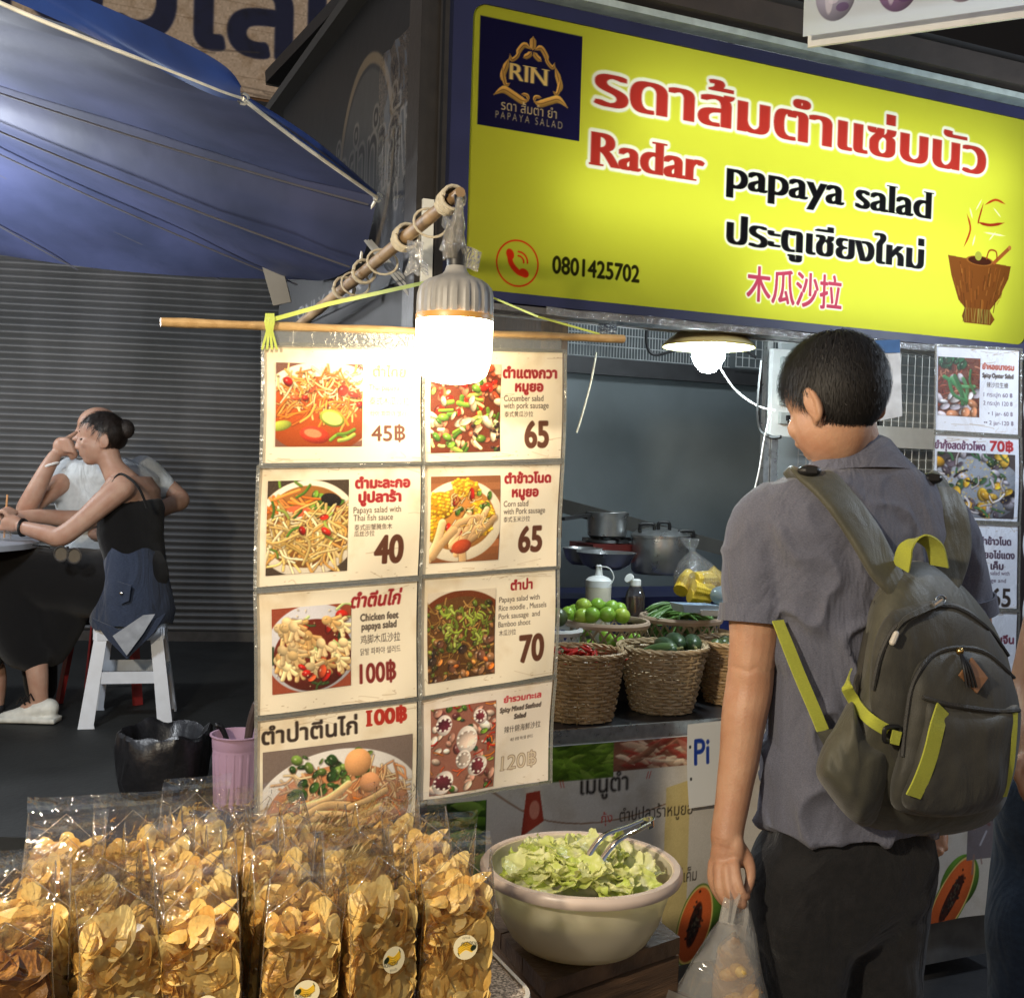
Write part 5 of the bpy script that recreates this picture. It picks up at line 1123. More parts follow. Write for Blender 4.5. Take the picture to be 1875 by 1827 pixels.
def bag_mesh(seed):
    rs = random.Random(seed); mb = MB(); rings = []; NS = 44; lean = rs.uniform(-.01, .01); tw = rs.uniform(-.2, .2); fl = rs.uniform(-.018, .018); tlt = rs.uniform(-.10, .10)
    lv = [0, .004, .02, .05, .08, .11, .135, BF, .162, .174, .186, .196, .203, .209, BH - .006, BH]
    for z in lv:
        if z <= BF: d = BD / 2; wd = BW / 2
        else: f = min(1, (z - BF) / (.200 - BF)); d = BD / 2 * (1 - f) ** .8 + .0007; wd = BW / 2 * (1 + .03 * f)
        e = .38 if z > .003 else .5; sc = .97 if z < .003 else 1; ring = []
        for k in range(NS):
            a = 2 * math.pi * k / NS; c_, s_ = math.cos(a), math.sin(a)
            x = wd * sc * math.copysign(abs(c_) ** e, c_); y = d * sc * math.copysign(abs(s_) ** e, s_); up = max(0, (z - BF) / (BH - BF))
            w_ = .0035 * nz(x * 30 + seed, y * 30, z * 26) * (1 if z > .003 else 0) + .004 * up * math.sin(x * 60 + seed)
            y += w_ + fl * up * up * 1.2; x += lean * up + .002 * nz(z * 40, y * 30, seed); ring.append(Vector((x, y, z + tlt * x * up)))
        rings.append(ring)
    mb.rings(rings, True, False); mb.add(rings[0], [tuple(range(NS - 1, -1, -1))])
    sm = MB(); pts = rings[13]; pt2 = rings[14]
    fr = [(p, q) for p, q in zip(pts, pt2) if True]
    fr = sorted(fr, key=lambda pq: pq[0].x)
    A = [min(g_, key=lambda pq: pq[0].y) for g_ in [fr[i:i + 2] for i in range(0, NS, 2)]]
    sm.rings([[p + Vector((0, -.0015, 0)) for p, q in A], [p.lerp(q, .55) + Vector((0, -.0015, 0)) for p, q in A]], False, False)
    ed = MB()  # hazy threads added to imitate bright glints along film edges and folds
    for k in (3, 19, 25, 41): ed.tube([rings[j][k] for j in range(1, 13)], .0008, 4)
    for k, k2 in ((25, 33), (41, 33)):
        a, b = rings[8][k], rings[12][k2]; ed.tube([a.lerp(b, f) + Vector((0, -.002 - .004 * math.sin(math.pi * f), 0)) for f in (0, .25, .5, .75, 1)], .0007, 4)
    return mb, sm, ed
def sticker_sheet():
    s = Sheet(64, 64, (226, 214, 176))
    for k in range(4): s.stroke([(14, 20 + k * 5), (32, 27 + k * 5.5), (50, 14 + k * 5)], 5, (206, 160, 40), shade=.4)
    s.stroke([(50, 8), (52, 15)], 3, (60, 60, 20)); s.ell(11, 30, 7, 9, (30, 40, 24), .5); s.text('กล้วยฉาบ', 32, 50, 17, (24, 26, 20), bold=.9, align='c', width=54, rot=-.12); s.text('สูตรเด็ด', 32, 59, 8, (90, 90, 80), align='c'); return s
stk = sticker_sheet(); m_stk = print_mat('sticker_print', .4)
def disc_fn(rad, rot=0.):
    def fn(s, t):
        x, y = 2 * s - 1, 1 - 2 * t; u = x * np.sqrt(1 - y * y / 2) * rad; v = y * np.sqrt(1 - x * x / 2) * rad; c, n = math.cos(rot), math.sin(rot)
        return np.stack([u * c - v * n, np.full_like(u, -BD / 2 - .006), u * n + v * c], 1)
    return fn
rs = random.Random(77); protos = {}
ROWS = [(.05, [.105, .215, .325, .435, .545, .655, .76]), (.128, [.10, .21, .325, .43, .54, .64]), (.206, [.10, .215, .32, .43, .54, .655]), (.284, [.125, .245, .355, .47, .585]), (.36, [.265, .375, .49, .60]), (.435, [.29, .405])]
STICK = {(0, 0): (.085, math.pi), (0, 1): (.080, 0), (0, 2): (.062, 0), (0, 3): (.055, 0), (0, 4): (.062, 0)}
RN = ['front', 'second', 'third', 'fourth', 'fifth', 'rearmost']; ON = ['rightmost', 'second from the right', 'third from the right', 'fourth from the right', 'fifth from the right', 'sixth from the right', 'leftmost']
first = True
for r_, (b, al) in enumerate(ROWS):
    for c_, a in enumerate(al):
        brown = (r_, c_) == (0, 5); v = 'brown' if brown else (r_ * 3 + c_ * 2) % 6
        if v not in protos:
            sd_ = 100 + (50 if brown else v); cm = chips_mesh(sd_, m_chip2 if brown else m_chip, 1.2 if brown else 1.0, 80 if brown else 135); bmx, sm, ed = bag_mesh(sd_)
            o = thing('chip_bag', 'x', 'snack bag', Vector((0, 0, 0)), 'bags of banana chips on the front table')
            cm.build('banana_chips', m_chip2 if brown else m_chip, o, kind='stuff'); bmx.build('clear_bag', m_bag, o); sm.build('heat_seal', m_seal, o); ed.build('film_glint', m_glint, o); protos[v] = o
            root = o
        else: root = copy_tree(protos[v])
        for ch in list(root.children):
            if ch.name.startswith('round_sticker'): bpy.data.objects.remove(ch)
        root.location = T(a + rs.uniform(-.006, .006), b + rs.uniform(-.008, .008), TZ + .001)
        flip = 0
        root.rotation_euler = (rs.uniform(-.09, .03), rs.uniform(-.07, .07), STALL_ANG + rs.uniform(-.22, .22) + flip); s_ = rs.uniform(.95, 1.05); root.scale = (s_, s_, rs.uniform(.90, 1.06))
        pos = f'{ON[c_]} in the {RN[r_]} row' if c_ < len(al) - 1 or r_ == 0 else f'leftmost in the {RN[r_]} row'
        if (r_, c_) in STICK: lab = f'clear bag of banana chips with round sticker, {pos}'
        elif brown: lab = 'clear bag of darker brown chips at the front left corner'
        else: lab = f'clear bag of golden banana chips, {pos}'
        root['label'] = lab
for (r_, c_), (z, rot) in STICK.items():
    root = [o for o in bpy.data.objects if o.get('category') == 'snack bag' and ON[c_] in o['label'] and 'front row' in o['label']][0]
    o = sheet_mesh(stk, 'round_sticker', disc_fn(.0165, rot), m_stk); o.parent = root; o.location = ((.008, .0, z))

# ------------------------------------------------------------------ wooden box with the bowl of cabbage
CZ = .575; q0, q1, q2 = PZ(1000, 1800, CZ), PZ(1246, 1716, CZ), PZ(882, 1668, CZ); q3 = q1 + q2 - q0
t = thing('wooden_box', 'dark worn wooden box beside the table carrying the cabbage bowl', 'box', (q0 + q3) / 2 - Vector((0, 0, CZ)))
X, Y = (q1 - q0).normalized(), (q2 - q0).normalized()
mb = MB(); n = 3
for k in range(n):
    a, b = q0.lerp(q2, k / n + .006), q0.lerp(q2, (k + 1) / n - .006); c, d = q1.lerp(q3, (k + 1) / n - .006), q1.lerp(q3, k / n + .006); z = Vector((0, 0, -.03)); zz = Vector((0, 0, rs.uniform(-.003, .001)))
    mb.add([p + zz for p in (a, d, c, b)] + [p + z for p in (a, d, c, b)], [(0, 1, 2, 3), (7, 6, 5, 4), (0, 4, 5, 1), (1, 5, 6, 2), (2, 6, 7, 3), (3, 7, 4, 0)])
mb.build('top_boards', M('wet_dark_wood', (.13, .075, .04), .4, col2=(.045, .026, .016), scale=9, stretch=(2, 2, 2), bump=.5, bscale=40), t, smooth=False)
mb = MB(); i0, i1, i2, i3 = [((q0 + q3) / 2).lerp(p, .95) for p in (q0, q1, q2, q3)]
for a, b in ((i0, i1), (i1, i3), (i3, i2), (i2, i0)):
    for k in range(4): z1 = CZ - .034 - k * .135; mb.beam(Vector((a.x, a.y, z1 - .064)), Vector((b.x, b.y, z1 - .064)), .018, .126)
mb.build('side_boards', m_wood, t, smooth=False)
BC = P(1064, 1580, 1.97); br = .178; bh = BC.z - CZ - .004; bc2 = Vector((BC.x, BC.y, 0)); z0 = CZ + .004
m_bowl, tt, bb = _nodes('milky_plastic'); bb.inputs['Base Color'].default_value = (.95, .90, .76, 1); bb.inputs['Roughness'].default_value = .28
tl = tt.nodes.new('ShaderNodeBsdfTranslucent'); tl.inputs[0].default_value = (.95, .90, .68, 1); tp = tt.nodes.new('ShaderNodeBsdfTransparent'); tp.inputs[0].default_value = (.9, .87, .7, 1)
mx1 = tt.nodes.new('ShaderNodeMixShader'); mx1.inputs[0].default_value = .55; mx2 = tt.nodes.new('ShaderNodeMixShader'); mx2.inputs[0].default_value = .10
tt.links.new(bb.outputs[0], mx1.inputs[1]); tt.links.new(tl.outputs[0], mx1.inputs[2]); tt.links.new(mx1.outputs[0], mx2.inputs[1]); tt.links.new(tp.outputs[0], mx2.inputs[2]); tt.links.new(mx2.outputs[0], tt.nodes['Material Output'].inputs[0])
t = thing('plastic_bowl', 'big milky plastic bowl of cut cabbage standing on the wooden box', 'bowl', Vector((BC.x, BC.y, z0)))
mb = MB(); prof = [(.005, 0), (.095, 0), (.110, .004), (.124, .018), (.142, .050), (.156, bh * .70), (.164, bh * .97), (.167, bh), (.160, bh - .001), (.151, bh * .70), (.137, .052), (.118, .021), (.10, .008), (.005, .006)]
mb.lathe(prof, Vector((BC.x, BC.y, z0)), 64, cap=True); mb.build('bowl_body', m_bowl, t)
mb = MB(); mb.lathe([(.164, bh - .016), (.176, bh - .017), (.179, bh - .012), (.179, bh - .004), (.174, bh + .002), (.164, bh + .002), (.160, bh - .003)], Vector((BC.x, BC.y, z0)), 64, cap=False)
mb.build('bowl_rim', M('pinkish_rim', (.62, .50, .42), .3, var=.05), t)
mb = MB(); mb.lathe([(.001, bh * .55), (.143, bh * .55)], Vector((BC.x, BC.y, z0)), 48, cap=False); m_w = M('cabbage_water', (.78, .74, .55), .1, var=.1); mb.build('water', m_w, t)
def leaf_mesh(seed):
    rs = random.Random(seed); N = 22; W, H = rs.uniform(.055, .090), rs.uniform(.06, .095); sh = Sheet(N, N, (214, 222, 120)); pts = np.zeros((N * N, 3)); cu = rs.uniform(2, 8); cv = rs.uniform(-5, 5); p1, p2 = rs.uniform(0, 9), rs.uniform(0, 9)
    for j in range(N):
        for i in range(N):
            s, t_ = i / (N - 1), j / (N - 1); x = (s - .5) * W * (1 + .15 * math.sin(t_ * 3 + p1)); y = (t_ - .5) * H * (1 + .12 * math.sin(s * 4 + p2))
            e = max(abs(s - .5), abs(t_ - .5)) * 2
            z = cu * x * x + cv * y * y + .009 * nz(s * 2.6 + p1, t_ * 2.6, p2) + .0035 * nz(s * 8 + p1, t_ * 8, p2) * (.4 + e) + (.004 * math.sin(s * 17 + p1) + .004 * math.sin(t_ * 19 + p2)) * max(0, e - .5)
            x, y = x * (1 - .30 * (2 * t_ - 1) ** 2 * abs(2 * s - 1)), y * (1 - .30 * (2 * s - 1) ** 2 * abs(2 * t_ - 1)); x += .006 * nz(s * 5, t_ * 5 + p1, 2); y += .006 * nz(s * 5 + p2, t_ * 5, 5); pts[j * N + i] = (x, y, z)
            rib = math.exp(-((s - .5 - .15 * math.sin(p1)) / .09) ** 2) * (1 - .4 * t_); vein = max(0, math.cos((t_ * 9 + abs(s - .5) * 10 + p1) * 1.9)) ** 6 * .4; k = min(1, rib + vein)
            g = np.array((196, 212, 100)) * (1 - .7 * t_) + np.array((234, 232, 164)) * .7 * t_
            if seed % 3 == 0: g = g * .4 + np.array((240, 236, 190)) * .6
            sh.a[j, i] = g * (1 - k) + np.array((244, 242, 212)) * k
    return sh, pts
m_leaf = print_mat('cabbage_leaf', .35, translucent=.3, bump=.3, bscale=60)
lp_ = []
for k in range(8):
    sh, pts = leaf_mesh(30 + k); o = sheet_mesh(sh, 'cabbage_piece', lambda s, t_: pts, m_leaf); lp_.append(o)
rs = random.Random(9); first = set(); lab = 'cut piece of pale green cabbage heaped in the plastic bowl'
for i in range(84):
    k = i % 8; o = lp_[k] if k not in first else lp_[k].copy()
    if k in first: COL.objects.link(o)
    first.add(k); a = rs.uniform(0, 6.28); r0 = .122 * math.sqrt(rs.random()); z = bh * .80 + .040 * (1 - (r0 / .13) ** 2) + rs.uniform(-.012, .012)
    o.location = Vector((BC.x + r0 * math.cos(a), BC.y + r0 * math.sin(a), z0 + z)); o.rotation_euler = (rs.gauss(.22, .30), rs.gauss(0, .30), rs.uniform(0, 6.28)); s_ = rs.uniform(.75, 1.0); o.scale = (s_, s_, s_)
    tag(o, lab, 'cabbage', 'pieces of cabbage in the plastic bowl')
# tongs
t = thing('kitchen_tongs', 'shiny steel tongs stuck in the cabbage pointing up right', 'tongs', P(1140, 1545, 1.99))
a, b = P(1080, 1556, 1.92), P(1190, 1504, 2.0); dv = (b - a); sdv = dv.cross(Vector((0, 0, 1))).normalized()
m_chrome = M('polished_steel', (.72, .70, .66), .14, 1., var=.05)
for sgn_ in (-1, 1):
    mb = MB(); pts = catmull([a + sdv * .016 * sgn_ - Vector((0, 0, .03)), a.lerp(b, .3) + sdv * .018 * sgn_, a.lerp(b, .7) + sdv * .013 * sgn_, a.lerp(b, .93) + sdv * .011 * sgn_], 6)
    X = sdv; rings = []
    for i, p in enumerate(pts):
        wd = .0075 * (1 - .3 * i / len(pts)); rings.append([p + sdv * wd * math.cos(u_) + Vector((0, 0, 1)) * (.0045 * math.sin(u_) + .002) for u_ in (math.pi * j / 8 for j in range(9))] + [p + sdv * wd * .8 * math.cos(u_) + Vector((0, 0, 1)) * (.003 * math.sin(u_) + .0015) for u_ in (math.pi * (8 - j) / 8 for j in range(9))])
    mb.rings(rings); mb.build('tong_arm', m_chrome, t)
mb = MB(); pts = catmull([a.lerp(b, .9) + sdv * .011, a.lerp(b, 1.0) + sdv * .010, b + dv.normalized() * .008, a.lerp(b, 1.0) - sdv * .010, a.lerp(b, .9) - sdv * .011], 6); mb.ribbon(pts, .013, Vector((0, 0, 1)), .0015); mb.build('spring_loop', m_chrome, t)
# ------------------------------------------------------------------ baskets and produce on the counter
m_wick = M('wicker_cane', (.50, .34, .18), .5, col2=(.32, .20, .09), scale=30, bump=.3, bscale=120)
m_wick2 = M('pale_wicker_cane', (.58, .44, .27), .5, col2=(.40, .28, .15), scale=30, bump=.3, bscale=120)
def wicker(name, label, c, rt, rb, h, mat, seed=0):
    t = thing(name, label, 'basket', c, 'wicker baskets on the counter front'); NS = 26; c = Vector(c)
    def rad(f): return rb + (rt - rb) * f ** .8
    mb = MB(); rows = int(h / .0085)
    for k in range(rows):
        f = (k + .5) / rows; z = f * h; pts = []
        for i in range(NS * 4):
            a = 2 * math.pi * i / (NS * 4); r_ = rad(f) + .0038 * math.cos(a * NS / 2 + math.pi * (k % 2)) + .0015 * nz(a * 2, k * .7, seed)
            pts.append(c + Vector((r_ * math.cos(a), r_ * math.sin(a), z + .0016 * nz(a * 3, k, seed + 4))))
        mb.tube(pts, .0042, 5, closed=True)
    mb.build('weave', mat, t)
    mb = MB()
    for i in range(NS):
        a = 2 * math.pi * (i) / NS; mb.tube([c + Vector((rad(f) * math.cos(a), rad(f) * math.sin(a), f * h)) for f in (0, .25, .5, .75, 1.0)], .0028, 5)
    mb.build('stakes', mat, t)
    mb = MB()
    for s_ in (0, 1, 2):
        mb.tube([c + Vector(((rt + .004 + .005 * math.sin(i * .5 + s_ * 2.1)) * math.cos(a), (rt + .004 + .005 * math.sin(i * .5 + s_ * 2.1)) * math.sin(a), h + .004 * math.cos(i * .5 + s_ * 2.1))) for i, a in enumerate(2 * math.pi * i / 110 for i in range(110))], .0042, 5, closed=True)
    mb.build('rim', mat, t)
    mb = MB(); mb.lathe([(.002, .004), (rb, .004)], c, 24, cap=False); mb.build('bottom', mat, t); return t
def cpos(px, py, v, z):
    u, _ = SP(px, py, v); return S(u, v, z)
CT = .801; d2m = lambda p: p.y / F_PX
cA, cB, cC = cpos(1062, 1250, .135, CT), cpos(1212, 1250, .16, CT), cpos(1345, 1240, .20, CT)
wicker('wicker_basket', 'brown wicker basket of red chillies beside the menu cards', cA, .105, .078, .165, m_wick, 1)
wicker('wicker_basket', 'pale wicker basket of dark cucumbers in the middle of the counter', cB, .110, .074, .165, m_wick2, 2)
wicker('wicker_basket', 'dark wicker basket half hidden behind the man arm', cC, .105, .075, .165, m_wick, 3)
# chillies
m_red = M('red_chilli', (.42, .02, .012), .25, var=.3, scale=40); m_stem = M('chilli_stem', (.06, .12, .02), .5)
def chilli(seed):
    rs = random.Random(seed); L = rs.uniform(.035, .05); pts = [Vector((L * f, .006 * math.sin(f * 2.4 + seed), .004 * math.sin(f * 3 + seed))) for f in (k / 7 for k in range(8))]
    o = thing('red_chilli', 'small red chilli heaped in the wicker basket beside the menu cards', 'chilli', Vector((0, 0, 0)), 'red chillies in the wicker basket')
    mb = MB(); mb.tube(pts, [.0042, .005, .0052, .005, .0044, .0034, .002, .0006], 8); mb.build('fruit', m_red, o)
    mb = MB(); mb.tube([Vector((0, 0, 0)), Vector((-.008, .001, .002)), Vector((-.016, .004, .003))], [.0022, .0012, .001], 6); mb.build('stem', m_stem, o); return o
ch = [chilli(k) for k in range(4)]; rs = random.Random(5)
for i in range(60):
    o = ch[i] if i < 4 else copy_tree(ch[i % 4]); a = rs.uniform(0, 6.28); r0 = .085 * math.sqrt(rs.random()); o.location = cA + Vector((r0 * math.cos(a), r0 * math.sin(a), .138 + rs.uniform(-.004, .016) + .02 * (1 - r0 / .085))); o.rotation_euler = (rs.uniform(0, 6), rs.gauss(0, .35), rs.uniform(0, 6.3))
# cucumbers
def cuke(label, p, q, r0, mat):
    o = thing('cucumber', label, 'cucumber', (p + q) / 2, 'cucumbers in the pale wicker basket'); mb = MB(); n = 16
    pts = [p.lerp(q, k / n) + Vector((0, 0, .006 * math.sin(math.pi * k / n))) for k in range(n + 1)]; rr = [r0 * (max(.02, math.sin(math.pi * min(1, max(0, (k / n) * .92 + .04)))) ** .35) for k in range(n + 1)]
    rr[0] = .004; rr[-1] = .003; mb.tube(pts, rr, 16); mb.build('fruit', mat, o)
    mb = MB(); d = (q - p).normalized(); mb.tube([q - d * .003, q + d * .009], [.005, .003], 7); mb.build('stem_end', M('stem_tan', (.3, .3, .12), .6), o)
def stripes(name, c1, c2):
    return M(name, c1, .35, col2=c2, scale=16, stretch=(1, 1, 1), bump=.1, bscale=120)
m_ck = stripes('dark_cucumber', (.045, .085, .03), (.015, .035, .014)); m_ck2 = stripes('mid_cucumber', (.10, .16, .05), (.05, .09, .03))
dB = cB.y
for lab, a, b, r0, m_ in (('long pale striped cucumber lying across the wicker basket', (1166, 1205, .03), (1240, 1188, -.05), 15, m_ck2), ('dark cucumber pointing forward in the basket middle', (1205, 1178, .07), (1236, 1198, -.06), 17, m_ck), ('tallest dark cucumber at the back of the wicker basket', (1226, 1172, .09), (1248, 1186, -.03), 18, m_ck),
                         ('dark cucumber leaning on the right rim of the basket', (1262, 1176, .06), (1274, 1186, -.05), 17, m_ck), ('lowest small dark cucumber near the front rim', (1208, 1206, .04), (1228, 1212, -.075), 14, m_ck), ('dark cucumber end low at the right front rim', (1256, 1204, .04), (1270, 1206, -.07), 14, m_ck)):
    cuke(lab, P(a[0], a[1], dB + a[2]), P(b[0], b[1], dB + b[2]), r0 * dB / F_PX * .95, m_)
# something dark in the third basket
m_eg = M('small_aubergine', (.10, .14, .05), .3, col2=(.04, .05, .02), scale=30)
for i in range(9):
    a = i * 2.4; r0 = .02 + .028 * math.sqrt(i); mb = MB(); mb.ball(cC + Vector((r0 * math.cos(a) * .7, r0 * math.sin(a) * .7, .148)), .024, 14, 9); mb.build('round_aubergine', m_eg, label='round green aubergine in the dark wicker basket', cat='aubergine', group='aubergines in the dark basket')
# lattice baskets
m_lat = M('pinkish_plastic', (.50, .36, .26), .35, var=.08); m_lat2 = M('brown_lattice', (.34, .25, .15), .4, var=.1)
def lattice(label, c, rt, rb, h, mrim, mlat):
    t = thing('lattice_basket', label, 'basket', c, 'plastic lattice baskets on the raised shelf'); c = Vector(c)
    mb = MB(); mb.lathe([(rt - .004, h - .012), (rt + .004, h - .014), (rt + .008, h - .004), (rt + .005, h + .003), (rt - .003, h + .003), (rt - .005, h - .004), (rt - .004, h - .012)], c, 48, cap=False); mb.build('rim', mrim, t)
    mb = MB(); N = 22
    for k in range(N):
        for sg in (1, -1):
            pts = []
            for i in range(7):
                f = i / 6; a = 2 * math.pi * (k + sg * f * 2.6) / N; r_ = rb + (rt - rb) * f; pts.append(c + Vector((r_ * math.cos(a), r_ * math.sin(a), f * (h - .008))))
            mb.ribbon(pts, .0055, [Vector((-(p - c).y, (p - c).x, 0)) + Vector((0, 0, .02)) for p in pts], .002)
    mb.build('lattice', mlat, t)
    mb = MB(); mb.lathe([(.002, .003), (rb, .003), (rb + .002, .014)], c, 36, cap=False); mb.build('base', mlat, t); return t
SHZ = .876
def at_rim(px, py, v):
    u, z = SP(px, py, v); return S(u, v, SHZ), z - SHZ
cL, hL = at_rim(1111, 1136, .38); cN, hN = at_rim(1247, 1128, .40); cM, hM = at_rim(1012, 1150, .36)
lattice('plastic lattice basket heaped with green limes', cL, .113, .085, hL, m_lat, m_lat2)
lattice('plastic lattice basket of long green beans', cN, .113, .085, hN, m_lat, m_lat2)
lattice('white edged basket mostly hidden behind the menu cards', cM, .075, .06, hM, m_white, m_white)
def lime_mat(n_, c1, c2): return M(n_, c1, .3, col2=c2, scale=9, bump=.15, bscale=260)
m_l1, m_l2 = lime_mat('lime_skin', (.30, .50, .05), (.20, .38, .04)), lime_mat('yellow_lime_skin', (.42, .52, .06), (.28, .44, .05))
rs = random.Random(2)
for i, (px, py, dd) in enumerate(((1068, 1109, .0), (1094, 1109, .02), (1120, 1113, .01), (1066, 1128, -.06), (1084, 1126, -.07), (1112, 1125, -.07), (1139, 1127, -.04), (1040, 1124, .0), (1052, 1120, .05), (1078, 1116, .06), (1106, 1116, .06), (1134, 1117, .06))):
    p = P(px, py, cL.y + dd); r0 = .0215; mb = MB(); ax = frame(Vector((rs.gauss(0, 1), rs.gauss(0, 1), rs.gauss(0, 1))))
    mb.ball(p, (r0, r0, r0 * 1.06), 20, 14, ax); mb.ball(p + ax[2] * r0 * 1.03, (.005, .005, .003), 8, 6, ax)
    mb.build('lime', m_l1 if i % 3 else m_l2, label='glossy green lime heaped in the lattice basket', cat='lime', group='limes in the lattice basket')
mb = MB(); mb.lathe([(.002, hL * .75), (.105, hL * .75)], cL, 30, cap=False)
for i in range(26):
    a = rs.uniform(0, 6.28); r0 = .088; z = rs.uniform(.02, hL * .8); mb2 = MB(); mb2.ball(cL + Vector((r0 * math.cos(a), r0 * math.sin(a), z)), .0195, 12, 8); mb2.build('lime', m_l1, label='lime seen through the lattice of its basket', cat='lime', group='limes low in the lattice basket')
m_bean = M('long_bean', (.12, .24, .05), .4, col2=(.07, .15, .03), scale=20)
bl = []
for i in range(8):
    L = .17; pts = [Vector(((f - .5) * L, .02 * math.sin(f * 3 + i) , .028 * math.sin(math.pi * f) + .006 * math.sin(f * 7 + i))) for f in (k / 14 for k in range(15))]
    mb = MB(); mb.tube(pts, [.001] + [.0038 + .0004 * math.sin(k * 2.2) for k in range(13)] + [.0008], 7); bl.append(mb.build('long_bean', m_bean, label='long green bean curled on top of the lattice basket', cat='bean', group='long beans in the lattice basket'))
for i in range(44):
    o = bl[i] if i < 8 else bl[i % 8].copy()
    if i >= 8: COL.objects.link(o)
    o.location = cN + Vector((rs.uniform(-.02, .02), rs.uniform(-.06, .06), hN - .018 + rs.uniform(0, .02))); o.rotation_euler = (rs.gauss(0, .35), rs.gauss(0, .1), STALL_ANG + rs.gauss(-.2, .35))
for i in range(30):
    a = rs.uniform(0, 6.28); mb = MB(); pts = [cN + Vector((.09 * math.cos(a + .9 * f), .09 * math.sin(a + .9 * f), .03 + rs.uniform(0, .08) + .02 * math.sin(f * 5 + i))) for f in (0, .25, .5, .75, 1)]
    mb.tube(catmull(pts, 4), .004, 6); mb.build('long_bean', m_bean, label='long bean seen through the lattice of its basket', cat='bean', group='long beans low in the lattice basket')
p = P(1022, 1130, cM.y); mb = MB(); mb.ball(p, .026, 16, 10); mb.build('round_aubergine', m_eg, label='round green aubergine beside the menu cards edge', cat='aubergine')
# bottles
bp_ = P(1095, 1100, 3.3); c = Vector((bp_.x, bp_.y, 0)); zz = lambda py: P(1095, py, 3.3).z
t = thing('squeeze_bottle', 'white squeeze bottle with nozzle and looped cap cord behind the limes', 'bottle', Vector((c.x, c.y, .88)))
mb = MB(); mb.lathe([(.036, .88), (.038, .885), (.038, zz(1072)), (.037, zz(1070))], c, 28); mb.build('bottle_body', M('milky_bottle', (.5, .46, .36), .35), t)
mb = MB(); mb.lathe([(.0385, zz(1074)), (.0385, zz(1062)), (.030, zz(1057)), (.012, zz(1053)), (.009, zz(1042)), (.0075, zz(1036))], c, 28); mb.build('cap', m_white, t)
mb = MB(); mb.lathe([(.009, zz(1045)), (.0095, zz(1036)), (.006, zz(1034))], c, 16); mb.build('nozzle_tip', m_white, t)
mb = MB(); mb.tube(catmull([P(1098, 1037, 3.29), P(1115, 1040, 3.28), P(1124, 1056, 3.28), P(1117, 1072, 3.28)], 8), .002, 6); mb.build('cap_cord', m_white, t)
bp_ = P(1163, 1100, 3.28); c = Vector((bp_.x, bp_.y, 0)); zz = lambda py: P(1163, py, 3.28).z
t = thing('sauce_bottle', 'clear bottle of brown sauce with open white flip cap', 'bottle', Vector((c.x, c.y, .88)))
mb = MB(); mb.lathe([(.028, .88), (.029, .885), (.029, zz(1092)), (.026, zz(1084)), (.018, zz(1074)), (.014, zz(1070))], c, 24); mb.build('bottle_body', film('bottle_clear', tint=(.8, .7, .6), gloss=.25, haze=.05, bump=.1), t)
mb = MB(); mb.lathe([(.025, .884), (.0265, .89), (.0265, zz(1093)), (.002, zz(1092))], c, 24); mb.build('sauce', M('brown_sauce', (.10, .025, .008), .2), t)
mb = MB(); mb.lathe([(.0155, zz(1073)), (.0155, zz(1062)), (.012, zz(1060))], c, 20); mb.build('cap', m_white, t)
mb = MB(); a = P(1154, 1060, 3.27); mb.lathe([(.002, 0), (.014, .001), (.0145, .008), (.002, .009)], a, 18, frame(Vector((-.7, -.6, .6)))); mb.build('flip_lid', m_white, t)
# corn in a knotted bag
cb = P(1287, 1052, 3.3); t = thing('corn_bag', 'clear knotted bag of yellow corn cobs behind the beans', 'bag', Vector((cb.x, cb.y, .95)))
mb = MB(); rows = []
for py, rx in ((1092, 30), (1088, 44), (1070, 50), (1050, 45), (1030, 30), (1018, 15), (1010, 6), (1004, 7), (996, 13), (986, 18)):
    c = P(1287 - (1092 - py) * .23, py, 3.3); rows.append([c + Vector((rx * 3.3 / F_PX * (1 + .12 * nz(a * 1.5, py * .05, 2)) * math.cos(a), rx * 3.3 / F_PX * .8 * (1 + .12 * nz(a * 2, py * .07, 4)) * math.sin(a), .004 * nz(a * 3, py, 1))) for a in (2 * math.pi * k / 28 for k in range(28))])
mb.rings(rows); mb.build('clear_bag', film('corn_bag_film', gloss=.16, haze=.12, bump=1., bscale=24, rough=.1), t)
m_corn = M('corn_kernels', (.72, .50, .05), .3, col2=(.60, .38, .03), scale=60)
for i, (a, b, r0) in enumerate((((1246, 1082, 3.26), (1262, 1048, 3.32), 13), ((1266, 1076, 3.24), (1318, 1090, 3.28), 15), ((1270, 1062, 3.25), (1322, 1058, 3.32), 14), ((1298, 1046, 3.3), (1328, 1072, 3.3), 13), ((1262, 1090, 3.24), (1300, 1096, 3.26), 12))):
    p, q = P(*a), P(*b); X, Y, Z = frame(q - p); L = (q - p).length; rr = r0 * 3.28 / F_PX; rings = []; n, K = 100, 54
    for k in range(n + 1):
        f = k / n; r_ = rr * (1 - .55 * max(0, f - .55) ** 1.4 * 2) * (.4 if k in (0, n) else 1); rings.append([p + Z * (L * f) + (X * math.cos(th) + Y * math.sin(th)) * r_ * (1 + .07 * abs(math.sin(th * 6)) + .04 * abs(math.sin(f * 50))) for th in (2 * math.pi * j / K for j in range(K))])
    mb = MB(); mb.rings(rings); mb.build('corn_cob', m_corn, t)
mb = MB(); mb.lathe([(.08, .88), (.088, .9), (.092, .955), (.09, .958), (.084, .90), (.002, .89)], Vector((cb.x, cb.y, 0)), 32); mb.build('shallow_basket', m_wick, label='shallow brown basket under the corn bag', cat='basket')
